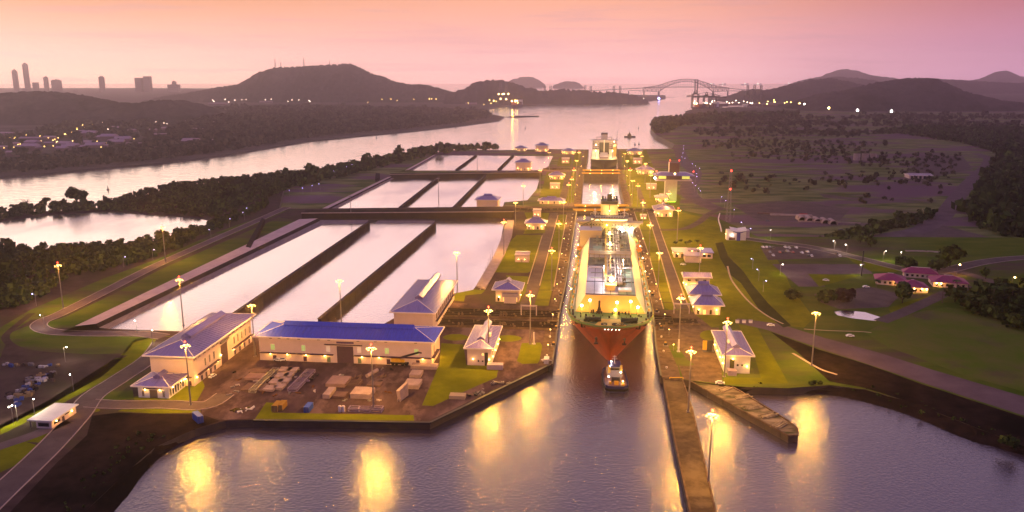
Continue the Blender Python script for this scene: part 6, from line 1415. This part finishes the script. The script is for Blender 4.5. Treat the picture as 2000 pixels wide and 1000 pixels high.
def container(label, px, py, m, l=6.1, rz=None, h=2.6):
    o = thing('container', label, 'container', G(px, py), -AZ if rz is None else rz); b = MB().box(0, 2.5, 0, l, .05, h)
    for i in range(int(l / .6)): b.box(-.06, 2.56, i * .6 + .1, i * .6 + .35, .1, h - .15)
    b.build('body', m, o); k = MB()
    for x in (0, 2.4):
        k.box(x - .03, x + .14, -.08, .06, 0, h + .04); k.box(x - .03, x + .14, l - .06, l + .08, 0, h + .04)
    for x in (.7, 1.2, 1.3, 1.8): k.box(x - .04, x + .04, -.12, -.003, .2, h - .2)
    k.build('door_bar', M_steel, o); return o
container('ochre container at the left end of the quay lawn', 531, 804, mat('ochre_box', (.30, .17, .04), None), 6, None, 2.9); container('second ochre container behind the first one', 541, 802, mat('ochre_box', (.30, .17, .04), None), 6, None, 2.7)
container('blue fronted container beside the quay lawn', 593, 806, M_navyb, 6, None, 2.6); container('bright blue container at the head of the dark slope', 387, 828, M_navyb, 7, R(40), 3.2)
container('white container by the gates left of the lock', 1062, 711, M_white, 5)
# small clutter, each pile its own
rnd = random.Random(8)
for x, y, s, m, lb in ((478, 803, 3.2, M_white, 'white rubble heap at the left yard edge'), (468, 801, 2.8, mat('moss_heap', (.12, .10, .03), None), 'olive heap beside the white rubble'), (598, 735, 4, M_dark, 'dark scrap pile at the rear of the yard'), (590, 748, 3.4, M_viol, 'violet scrap pile beside the lattice frame'), (610, 738, 4.2, M_dark, 'long dark scrap pile behind the yard centre'), (700, 738, 3.4, M_slabd, 'brown scrap pile near the plum door'), (742, 738, 3, M_slabd, 'small brown scrap pile by the yard mast'), (655, 742, 3.6, M_dark, 'dark machine parts behind the framed slab'), (940, 768, 3.0, M_steel, 'grey pipe pieces on the quay apron'), (975, 752, 3.4, M_steel, 'pale pipe pieces near the lock corner'), (926, 773, 2.6, M_dark, 'dark machine parts on the quay apron'), (1066, 706, 2.2, M_white, 'white boat shaped cover at the lock corner')):
    o = thing('scrap_pile', lb, 'scrap pile', G(x, y), rnd.uniform(0, 3)); b = MB()
    for i in range(10):
        a, c = rnd.uniform(-s, s), rnd.uniform(-s, s) * .6; b.bar((a, c, rnd.uniform(.2, .8)), (a + rnd.uniform(-2, 2), c + rnd.uniform(-1.4, 1.4), rnd.uniform(.3, 1.3)), rnd.uniform(.3, .8))
    b.build('pieces', m, o)['kind'] = 'stuff'
o = thing('pipe', 'pale pipe lying by the yard mast', 'pipe', G(717, 738), -AZ - .2); MB().tube((0, 0, 1), (1.2, 9, 1), 1.0, 1.0, 10).build('pipe', M_slab, o)
# yellow mobile crane
o = thing('mobile_crane', 'yellow mobile crane with dark raised boom before the long hall', 'crane', G(764, 712), -AZ)
MB().box(0, 9.5, -1.4, 1.4, .9, 1.9).build('chassis', M_dark, o)
for x in (1.2, 3.2, 6.4, 8.4):
    for y in (-1.3, 1.3): MB().tube((x, y - .3, .75), (x, y + .3, .75), .75, .75, 10).build('wheel', M_fend, o)
MB().box(.4, 5.2, -1.5, 1.5, 1.91, 3.9).build('cab', M_yel, o); MB().box(5.3, 7.4, -1.3, 1.3, 1.91, 3.2).build('engine_cover', M_yel, o)
MB().bar((3.5, 0, 3.6), (15, 0, 7.4), 1.1).bar((14.6, 0, 7.3), (16.4, 0, 7.0), .8).build('boom', M_dark, o)
# ================================================================== cars
M_tyre = M_fend
def make_car(paint, loc, rz, label, group):
    o = thing('parked_car', label, 'car', loc, rz, group)
    b = MB().box(-.88, .88, -2.2, 2.2, .32, .92)
    b.add([(-.8, -1.5, .92), (.8, -1.5, .92), (.8, 1.7, .92), (-.8, 1.7, .92), (-.66, -.8, 1.5), (.66, -.8, 1.5), (.66, 1.1, 1.5), (-.66, 1.1, 1.5)], [(4, 5, 6, 7), (0, 1, 5, 4), (1, 2, 6, 5), (2, 3, 7, 6), (3, 0, 4, 7)])
    b.build('body', paint, o)
    MB().add([(-.83, -1.3, .97), (-.83, 1.5, .97), (-.69, 1.02, 1.42), (-.69, -.72, 1.42), (.83, -1.3, .97), (.83, 1.5, .97), (.69, 1.02, 1.42), (.69, -.72, 1.42), (-.7, -1.48, .97), (.7, -1.48, .97), (.6, -.85, 1.44), (-.6, -.85, 1.44)], [(0, 1, 2, 3), (4, 5, 6, 7), (8, 9, 10, 11)]).build('glass', M_win, o)
    for x in (-.82, .82):
        for y in (-1.35, 1.35): MB().tube((x - .1, y, .34), (x + .1, y, .34), .34, .34, 8).build('wheel', M_tyre, o)
    return o
PAINT = {'white': mat('car_white', (.75, .72, .72), None, rough=.25, spec=.5), 'silver': mat('car_silver', (.42, .40, .42), None, rough=.25, metal=.5), 'dark': mat('car_dark', (.02, .02, .03), None, rough=.25, spec=.5), 'red': mat('car_red', (.30, .05, .04), None, rough=.3, spec=.5)}
_c = {}
def car(color, px, py, rz, label, group=None, z=Z1):
    p = G(px, py, z); p.z = z + .12
    if color not in _c: _c[color] = make_car(PAINT[color], p, rz, label, group)
    else:
        o = copy_tree(_c[color], p, rz, label, group)
        if not group and 'group' in o: del o['group']
for c, x, y, rz, lb in (('white', 543, 705, R(75), 'white pickup car before the long hall, left of two'), ('white', 553, 704, R(95), 'white car before the long hall, right of two'), ('white', 415, 737, -AZ - R(10), 'white car beside the tall cream hall'), ('white', 1406, 750, R(80), 'white car parked at the root of the tapered pier'), ('white', 1334, 518, R(85), 'white car in front of the pale courtyard wing'), ('silver', 1268, 318, R(85), 'silver car right of the far ship'), ('dark', 1438, 468, R(85), 'dark car at the gateway building door'), ('dark', 1237, 318, R(0), 'dark car near the tall pale hut'), ('dark', 1499, 433, R(80), 'dark car on the open road ground'), ('white', 1691, 562, R(85), 'white car on the dark court by the red roofs'), ('white', 1613, 549, R(70), 'white car on the bright triangular lawn'), ('white', 1505, 637, R(80), 'white car at the road below the curved ditch'), ('white', 1660, 658, R(85), 'white van alone on the right slope'), ('dark', 1642, 450, R(85), 'dark car by the culvert pieces')): car(c, x, y, rz, lb)
for i, (c, x, y) in enumerate((('white', 1490, 484), ('white', 1497, 484), ('silver', 1503, 484), ('dark', 1510, 485), ('white', 1534, 484), ('white', 1541, 485), ('white', 1555, 485), ('red', 1523, 494), ('dark', 1528, 494), ('silver', 1538, 492), ('red', 1548, 494), ('white', 1566, 495), ('white', 1577, 493), ('dark', 1579, 501), ('white', 1585, 501), ('dark', 1634, 497), ('white', 1640, 501), ('white', 1510, 500), ('silver', 1504, 494))):
    nm = {'white': 'white', 'silver': 'silver grey', 'dark': 'dark', 'red': 'dull red'}[c]
    row = 'rear row' if y < 488 else ('front row' if y > 498 else 'middle row'); k = ('left end', 'centre', 'right end')[0 if x < 1520 else (1 if x < 1570 else 2)]
    car(c, x, y, R(random.choice((0, 180)) + random.uniform(-8, 8)), '%s car in the %s of the parking lot, toward its %s' % (nm, row, k), 'cars in the parking lot')
# scrap and stored goods at the left edge
cols = [(.34, .30, .34), (.04, .06, .22), (.2, .13, .08), (.07, .045, .045), (.14, .12, .14), (.02, .016, .02)]
nmz = ['pale', 'blue', 'tan', 'brown', 'grey', 'black']
for i in range(56):
    t = i / 55; x, y = 112 - 95 * t + rnd.uniform(-20, 20), 718 + 68 * t + rnd.uniform(-9, 9)
    if i < 9: x, y = 6 + i * 13 + rnd.uniform(-3, 3), 715 + rnd.uniform(-2, 3)
    k = i % 6; o = thing('stored_crate', '%s crate heap in the storage field at the left edge' % nmz[k], 'crate', G(x, y), rnd.uniform(-.5, .5), 'stored goods at the left edge'); b = MB(); s = rnd.uniform(.8, 1.9)
    for q in range(3): a, c = rnd.uniform(-s, s), rnd.uniform(-s, s); b.box(a, a + s * 1.2, c, c + s, 0, rnd.uniform(.6, 1.8))
    b.build('crate', mat('goods_' + nmz[k], cols[k]), o)
# ================================================================== culvert pieces, cylinders
for i in range(5):
    p = G(1567 + i * 15.4, 431.5 + i * 1.9, Z2); o = thing('culvert_piece', 'precast concrete culvert with dark mouth, number %s from the left in its row' % ('one two three four five'.split()[i]), 'culvert', p, -.12, 'concrete culverts in a row')
    k = MB(); n = 10; R0, R1 = 4.1, 3.5
    ar = [(math.cos(math.pi * j / n), math.sin(math.pi * j / n)) for j in range(n + 1)]
    v = [(R0 * c, y, R0 * s * 1.1) for y in (0, 16) for c, s in ar] + [(R1 * c, y, R1 * s * 1.1) for y in (0, 16) for c, s in ar]; m_ = n + 1
    f = [(j, j + 1, m_ + j + 1, m_ + j) for j in range(n)] + [(2 * m_ + j, 2 * m_ + j + 1, 3 * m_ + j + 1, 3 * m_ + j) for j in range(n)] + [(j, j + 1, 2 * m_ + j + 1, 2 * m_ + j) for j in range(n)]
    k.add(v, f).build('arch', M_conc, o); MB().box(-R1, R1, 3, 15.9, .02, .1).box(-R1, R1, 5, 5.4, .1, 3.6).build('painted_mouth_shade', mat('mouth_shade_black', (.004, .003, .004)), o)  # black floor and panel paint the shade inside the mouth
for x, y, w_, l_, m, lb in ((1505, 421, 44, 5, M_conc, 'row of low pale slabs left of the culverts'), (1563, 421, 8, 5, mat('red_box', (.4, .05, .05), None), 'small red container behind the culverts'), (1560, 434, 62, 1.2, M_conc, 'long pale kerb beam before the culverts'), (1480, 418, 28, 4, M_slabd, 'dark red pipe stack on the bare ground')):
    block('concrete_beam', lb, 'concrete beam', x, y, w_, l_, 1.6, m, -.16, None, Z2)
for i, x in enumerate((1673, 1689, 1705)):
    o = thing('concrete_cylinder', '%s of the three grey cylinders on the far plain' % ('leftmost', 'middle one', 'rightmost')[i], 'cylinder', G(x, 313, Z2), 0, 'three concrete cylinders'); k = MB()
    k.tube((0, 0, 0), (0, 0, 12), 6, 6, 16, caps=False).tube((0, 0, 0), (0, 0, 12), 5.2, 5.2, 16, caps=False).build('ring', M_conc, o); MB().tube((0, 0, 11), (0, 0, 11.6), 5.9, 5.9, 16).build('lid', M_concd, o)
o = thing('foundation', 'pale crumbling foundation on the dirt field', 'foundation', G(1768, 490, Z1), -.2)
k = MB()
for i in range(9): k.bar((i * 4.4, rnd.uniform(-1.5, 1.5), .4), (i * 4.4 + 4.6, rnd.uniform(-1.5, 1.5), .4), 2.2, .8)
k.build('wall', M_conc, o)
o = thing('barrier', 'white broken barrier line before the gateway building', 'barrier', G(1409, 453), 0)
P = [G(x, y) - G(1409, 453) for x, y in ((1409, 453), (1407, 443), (1404, 434), (1403, 428), (1406, 417))]
for a, b in zip(P, P[1:]): MB().bar(a + Vector((0, 0, .6)), a.lerp(b, .9) + Vector((0, 0, .6)), .9, 1.2).build('barrier_block', M_white, o)
o = thing('sign_panel', 'dark upright panel before the pump house', 'sign panel', G(1380, 687), -AZ); MB().box(0, 2.8, 0, .4, .2, 6.5).box(-2, 4.6, -1, 1.4, 0, .3).build('panel', M_dark, o); MB().box(-2.2, -.003, 0, .5, 1, 6.2).build('side_post', M_yel, o)
for i, x in enumerate((1437, 1450, 1463)): o = thing('white_box', 'small white service box, %s beside the pump house road' % ('left', 'middle', 'right')[i], 'service box', G(x, 631), -AZ, 'white service boxes'); MB().box(0, 2, 0, 1.4, 0, 1.6).build('cabinet', M_white, o); MB().box(-.15, 2.15, -.15, 1.55, 1.601, 1.75).build('lid', M_palero, o)
p = G(1728, 560); o = thing('light_pole', 'tall dark pole at the end of the empty parking lot', 'pole', G(1682, 538)); MB().tube((0, 0, 0), (0, 0, 19), .6, .45, 8).build('pole', M_dark, o); MB().box(-1.2, 1.8, -.4, .4, 8, 9).build('box', M_steel, o)
# ================================================================== trees
def tree(label, p, r, h, m, leaves=240, seed=1, sz=.8, group=None, trunk=.3, size=.30, name='tree', loc=None, bare=False):
    o = thing(name, label, 'tree', p, 0, group); th = h - r * 1.1
    k = MB().tube((0, 0, -.2), (0, 0, max(1, th + r * .5)), trunk, trunk * .6, 7); rn = random.Random(seed)
    for i in range(5):
        a = 2 * math.pi * i / 5 + rn.uniform(-.4, .4); q = Vector((math.cos(a) * r * .6, math.sin(a) * r * .6, th + r * rn.uniform(.5, 1.1))); k.tube((0, 0, max(.8, th * .8)), q, trunk * .5, trunk * .2, 5)
    k.build('trunk', mat('bark', (.035, .025, .02), None), o)
    v, f = leaf_template(leaves, seed, sz=sz, size=size); v = v * r; v[:, 2] += max(0, th)
    c = np_mesh('crown', v, f, m); c.parent = o; return o
tree('large lone round tree on the strip between river and pond', G(151, 404), 13, 22, M_fol_dark, 620, 3, .85, trunk=1.1, size=.19)
for x, y, r_, h_, lb, s in ((45, 408, 4, 7, 'small dark tree at the left end of the strip', 4), (92, 402, 5, 10, 'slim tree left of the large round tree', 5), (84, 404, 5, 7, 'low tree beside the slim tree', 6), (600, 346, 6, 9, 'tree at the river edge past the middle basins', 7), (823, 305, 6, 15, 'tall palm like tree at the far river edge', 8), (812, 308, 5, 8, 'low tree beside the tall river edge tree', 12), (890, 295, 9, 12, 'broad tree at the far river bend', 9), (950, 291, 11, 15, 'big tree at the end of the far river bank', 10)):
    z = Z1 if x < 560 else Z2; tree(lb, G(x, y, z), r_, h_, M_fol_dark, 130, s, .8, trunk=.4, size=.34)
# bare tree
o = thing('bare_tree', 'leafless spreading tree on the strip by the pond', 'tree', G(53, 406)); k = MB().tube((0, 0, 0), (0, 0, 7), .45, .3, 6); rn = random.Random(2)
for i in range(11): a = rn.uniform(0, 6.28); e = Vector((math.cos(a) * rn.uniform(3, 8), math.sin(a) * 3, 9 + rn.uniform(-.5, 3))); k.tube((0, 0, rn.uniform(4, 7)), e, .22, .08, 5)
k.build('branches', mat('bark', (.035, .025, .02), None), o)
TR = [(1855, 521, 12, 17, M_fol_near, 'large round tree lit yellow above the red roofed houses'), (1830, 532, 8, 11, M_fol_dark, 'dark tree at the back of the red roofed houses'), (1770, 525, 9, 9, M_fol_dark, 'wide dark tree behind the narrow red roof'), (1762, 592, 9.5, 13, M_fol_dark, 'round tree in front of the red roofed houses'), (1545, 585, 7, 6.5, M_fol_dark, 'dark round bush left of the dark court'), (1612, 592, 8.5, 9, M_fol_dark, 'dark round tree by the ditch end'), (1648, 588, 8.5, 8.5, mat('leaf_plum', (.05, .02, .025), (.03, .015, .02), .5), 'plum dark tree by the dark court'), (1925, 545, 5, 8, M_fol_dark, 'small round tree by the junction'), (1865, 590, 9, 11, M_fol_dark, 'dark tree at the left of the palm group'), (1960, 585, 9, 12, M_fol_dark, 'dark tree behind the palm group'), (1915, 605, 8, 10, M_fol_dark, 'dark tree in the middle of the palm group'), (1970, 620, 8, 8, M_fol_near, 'green bush at the edge of the grass hill'), (1985, 640, 7, 7, M_fol_near, 'second green bush at the edge of the grass hill'), (1680, 475, 7, 9, M_fol_dark, 'dark tree at the end of the bush line'), (1700, 482, 7, 9, M_fol_dark, 'second dark tree at the end of the bush line'), (1972, 872, 4.5, 5, M_fol_dark, 'bush at the water edge in the lower right')]
for i, (x, y, r_, h_, m, lb) in enumerate(TR): tree(lb, G(x, y), r_, h_, m, 190, 40 + i, .8, trunk=.35, size=.27)
for i, (x, y) in enumerate(((1320, 480), (1330, 476), (1348, 478), (1362, 477), (1340, 480))):
    tree('small round garden tree, %s in the row behind the courtyard house' % ('one two three four five'.split()[i]), G(x, y), 2.6, 5, M_fol_dark, 60, 70 + i, .5, 'garden trees behind the courtyard house', .15, .4)
# palms
def palm(p, h, label, seed, group='palms at the red roofed houses'):
    o = thing('palm_tree', label, 'palm tree', p, seed, group); MB().tube((0, 0, -.2), (.4, 0, h), .28, .2, 7).build('trunk', mat('palm_bark', (.10, .075, .06), None), o)
    rn = random.Random(seed); k = MB()
    for i in range(16):
        a = 2 * math.pi * i / 16 + rn.uniform(-.15, .15); L_ = rn.uniform(2.8, 3.6); dr = rn.uniform(.1, .9); pts = []
        for j in range(5): t = j / 4; pts.append(Vector((.4 + math.cos(a) * L_ * t, math.sin(a) * L_ * t, h + 1.1 * t - (1.6 + dr) * t * t)))
        sd = Vector((-math.sin(a), math.cos(a), 0)); w_ = (.15, .55, .6, .45, .05)
        k.add([q + sd * w_[j] - Vector((0, 0, .25 * w_[j])) for j, q in enumerate(pts)] + [q - sd * w_[j] - Vector((0, 0, .25 * w_[j])) for j, q in enumerate(pts)] + pts, [(j, j + 1, 10 + j + 1, 10 + j) for j in range(4)] + [(5 + j, 5 + j + 1, 10 + j + 1, 10 + j) for j in range(4)])
    k.build('crown', M_fol_dark, o); return o
for i, (x, y, h_, lb) in enumerate(((1840, 592, 10, 'palm at the left end of the dark palm group'), (1868, 572, 9, 'palm behind the left end of the dark palm group'), (1890, 600, 9, 'short palm in the dark palm group'), (1938, 590, 11, 'tall palm in the dark palm group'), (1948, 575, 11, 'palm below the orange lamp'), (1975, 590, 10, 'palm at the right edge of the palm group'), (1712, 560, 5, 'small palm at the corner of the left red roof'), (1912, 570, 9, 'palm in the middle of the palm group'))): palm(G(x, y), h_, lb, 90 + i)

rnd = random.Random(31)
for i in range(34):
    a = rnd.random(); x, y = (rnd.uniform(440, 620), rnd.uniform(722, 775)) if a < .55 else (rnd.uniform(620, 770), rnd.uniform(722, 785))
    k = i % 4; cl = ('rusty', 'grey', 'dark', 'pale')[k]
    o = thing('yard_clutter', 'small %s odds and ends scattered between the yard slabs' % cl, 'clutter', G(x, y), rnd.uniform(0, 3), 'small clutter on the yard'); b = MB(); px_, py_ = 0, 0
    for q in range(4):
        e = (px_ + rnd.uniform(-1.6, 1.6), py_ + rnd.uniform(-1.2, 1.2)); b.bar((px_, py_, .3), (*e, .4), rnd.uniform(.3, .7)); px_, py_ = e
    b.build('pieces', mat('clutter_' + cl, ((.13, .06, .03), (.20, .18, .18), (.02, .016, .018), (.42, .34, .31))[k]), o)
# ================================================================== fine things along the lock
def line_strip(a, b, w, m, label, name='kerb', z=Z1, lift=.12, cat='kerb'):
    p, q = G(*a, z), G(*b, z); d = (q - p).normalized(); s = Vector((d.y, -d.x, 0)) * w / 2
    me = bpy.data.meshes.new(name); me.from_pydata([(v.x, v.y, z + lift) for v in (p - s, p + s, q + s, q - s)], [], [(0, 1, 2, 3)]); up(me); me.materials.append(m); me.update()
    o = bpy.data.objects.new(name, me); COL.objects.link(o); return tag(o, label, cat, kind='structure')
M_line = mat('kerb_pale', (.42, .32, .24), (.33, .25, .19), .3, .8)
M_trench = mat('trench_cover', (.030, .022, .018), (.045, .032, .026), .4, .8)
for a, b, lb in (((1090, 420), (1054, 558), 'pale kerb on the lock side of the left service road'), ((1059, 460), (1030, 555), 'pale kerb on the basin side of the left service road'), ((1107, 420), (1082, 560), 'pale kerb between left lawn strip and lock walkway'),
                 ((1276, 410), (1299, 475), 'pale kerb right of the right service road, far half'), ((1299, 475), (1346, 603), 'pale kerb right of the right service road, near half'), ((1263, 410), (1283, 475), 'pale kerb left of the right service road, far half'), ((1283, 475), (1318, 603), 'pale kerb left of the right service road, near half'), ((1238, 412), (1268, 500), 'pale kerb along the right lock walkway, far half'), ((1268, 500), (1296, 604), 'pale kerb along the right lock walkway, near half')):
    line_strip(a, b, .8, M_line, lb)
for i, t in enumerate(np.linspace(.06, .95, 9)):
    yL = 420 + (595 - 420) * t; xl = 1090 + (1044 - 1090) * t; xr = 1106 + (1072 - 1106) * t
    line_strip((xl + 1, yL), (xr - 1, yL), 1.1, M_trench, 'dark trench cover crossing the left lawn strip, number %s from the gates' % 'one two three four five six seven eight nine'.split()[i], 'trench_cover', cat='trench cover')
    yR = 420 + (600 - 420) * t; xl = 1242 + (1294 - 1242) * t; xr = 1266 + (1316 - 1266) * t
    line_strip((xl + 1, yR), (xr - 1, yR), 1.1, M_trench, 'dark trench cover crossing the right lawn strip, number %s from the gates' % 'one two three four five six seven eight nine'.split()[i], 'trench_cover', cat='trench cover')
for i in range(11):
    y = 430 + i * 25.5; xa, xb = 1121.5 - (y - 430) * .152, 1103 - (y - 430) * .145
    line_strip((xb, y), (xa, y + 1), .5, M_trench, 'dark slab joint across the left lock walkway', 'slab_joint', lift=.09, cat='slab joint')
    xa, xb = 1230 + (y - 430) * .272, 1246 + (y - 430) * .29
    line_strip((xa + 2, y), (xb, y), .5, M_trench, 'dark slab joint across the right lock walkway', 'slab_joint', lift=.09, cat='slab joint')
# mooring winches on both lock walls
_w = None; wn_ = 'one two three four five six seven eight nine ten'.split()
for side in ('left', 'right'):
    for i in range(8):
        t = (i + .5) / 8; y = 432 + t * 260
        x = 1117 - (y - 432) * .148 if side == 'left' else 1236 + (y - 432) * .262
        lb = 'mooring winch on the %s, number %s from the gates' % ('walkway beside the long lawn strip' if side == 'left' else 'walkway beside the wide lawn', wn_[i])
        if _w is None:
            _w = thing('mooring_winch', lb, 'winch', G(x, y), -AZ, 'mooring winches along the near chamber')
            MB().box(-1.3, 1.3, -1.6, 1.6, 0, .5).build('base', M_steel, _w); MB().tube((-1, 0, 1.1), (1, 0, 1.1), .8, .8, 8).build('drum', M_dark, _w); MB().box(-.5, .5, 1.0, 1.8, .5, 1.9).build('motor_cover', M_yel, _w)
        else: copy_tree(_w, G(x, y), -AZ, lb)
# low bollard lamps lighting the walkways
_b = None
for side in ('left', 'right'):
    for z, y0, y1, n in ((Z1, 428, 700, 9), (Z2, 300, 395, 5)):
        for i in range(n):
            t = (i + .5) / n; y = y0 + (y1 - y0) * t
            if z == Z1: x = 1108 - (y - 428) * .146 if side == 'left' else 1243 + (y - 428) * .28
            else: x = 1141 - (y - 300) * .20 if side == 'left' else 1214 + (y - 300) * .22
            lb = 'low walkway lamp on the %s wall of the %s chamber, number %s from the river end' % ('west' if side == 'right' else 'east', 'near' if z == Z1 else 'far', wn_[i])
            lb = 'low lamp by the %s, number %s counted from the gates' % (('long lawn strip' if side == 'left' else 'wide lawn walkway') if z == Z1 else ('far walkway on the basin side' if side == 'left' else 'far walkway below the tower'), wn_[i])
            if _b is None:
                _b = thing('walkway_lamp', lb, 'lamp', G(x, y, z), 0, 'low lamps along the lock walkways'); MB().tube((0, 0, 0), (0, 0, 3.2), .14, .12, 6).build('post', M_steel, _b); MB().ball((0, 0, 3.5), .2, 6, 4).build('lamp_head', G_sod, _b); light('lamp_light', (0, 0, 4.0), 1100, SOD, .3, _b)
            else: copy_tree(_b, G(x, y, z), label=lb)
# pipes and gratings in the yard apron and pier head
for a, b, lb in (((1308, 741), (1334, 741), 'yellow barrier bar at the head of the approach pier'),):
    p, q = G(*a, 3.4), G(*b, 3.4); o = thing('barrier_bar', lb, 'barrier', p); MB().bar((0, 0, 1), q - p + Vector((0, 0, 1)), .35).bar((0, 0, 0), (0, 0, 1), .3).bar(q - p, q - p + Vector((0, 0, 1)), .3).build('bar', M_yel, o)
rnd = random.Random(77)
for i, (x, y) in enumerate(((1416, 760), (1450, 775), (1470, 796), (1502, 812), (1522, 830))):
    o = thing('planks', 'weathered plank stack on the tapered pier, number %s from its root' % wn_[i], 'plank stack', G(x, y, 3.05), .5 + rnd.uniform(-.3, .3)); b = MB()
    for k in range(6): b.box(-4 + rnd.uniform(-1, 1), 4 + rnd.uniform(-1, 1), k * .7 - 2, k * .7 - 1.5, 0, .25 + rnd.uniform(0, .3))
    b.build('planks', mat('pale_planks', (.36, .29, .19), (.18, .14, .09), .6, .9), o)

ribbon('path', [(1421, 520), (1428, 545), (1447, 572), (1470, 596), (1500, 618), (1530, 633)], 1.3, M_line, 'thin pale footpath along the curved ditch', lift=.14, cat='path')
ribbon('path', [(1570, 643), (1620, 646), (1680, 648), (1702, 650)], 1.2, M_line, 'thin pale kerb above the sloping road', lift=.14, cat='path')
ribbon('path', [(1548, 690), (1575, 706), (1604, 722), (1635, 732)], 1.6, M_line, 'pale concrete channel down the dark slope', lift=.14, cat='path')
sheet('basin_apron', [(588, 430), (720, 430), (715, 437), (603, 439)], mat('apron_slabs', (.25, .19, .20)), 'pale slab apron at the far end of the nearest basins, left', lift=.10)
sheet('basin_apron', [(738, 431), (850, 431), (846, 436), (732, 437)], mat('apron_slabs', (.25, .19, .20)), 'pale slab apron at the far end of the nearest basins, middle', lift=.10)
for k in range(8):
    x, y = 938 + k * 3.4, 566 - k * 9
    o = thing('guide_post', 'slender pale guide post at the stepped basin edge, number %s from the hall' % wn_[k], 'guide post', G(x, y), 0, 'guide posts at the basin edge'); MB().tube((0, 0, 0), (0, 0, 7), .22, .18, 6).box(-.5, .5, -.5, .5, 0, .3).build('post', M_conc, o)
# ================================================================== haze
hz = MB().box(-8600, 8600, -320, 12600, SEA - 1.0, 420).build('haze', bpy.data.materials.new('haze_air'))
hm = hz.data.materials[0]; hm.use_nodes = True; hn = hm.node_tree.nodes; hn.clear()
ho = hn.new('ShaderNodeOutputMaterial'); hv = hn.new('ShaderNodeVolumePrincipled')
hv.inputs['Color'].default_value = (1.0, .90, .97, 1); hv.inputs['Density'].default_value = HAZE_DENSITY; hv.inputs['Anisotropy'].default_value = .88
hm.node_tree.links.new(hv.outputs[0], ho.inputs['Volume'])
tag(hz, 'thin pink evening haze over the whole place', 'haze', kind='stuff')
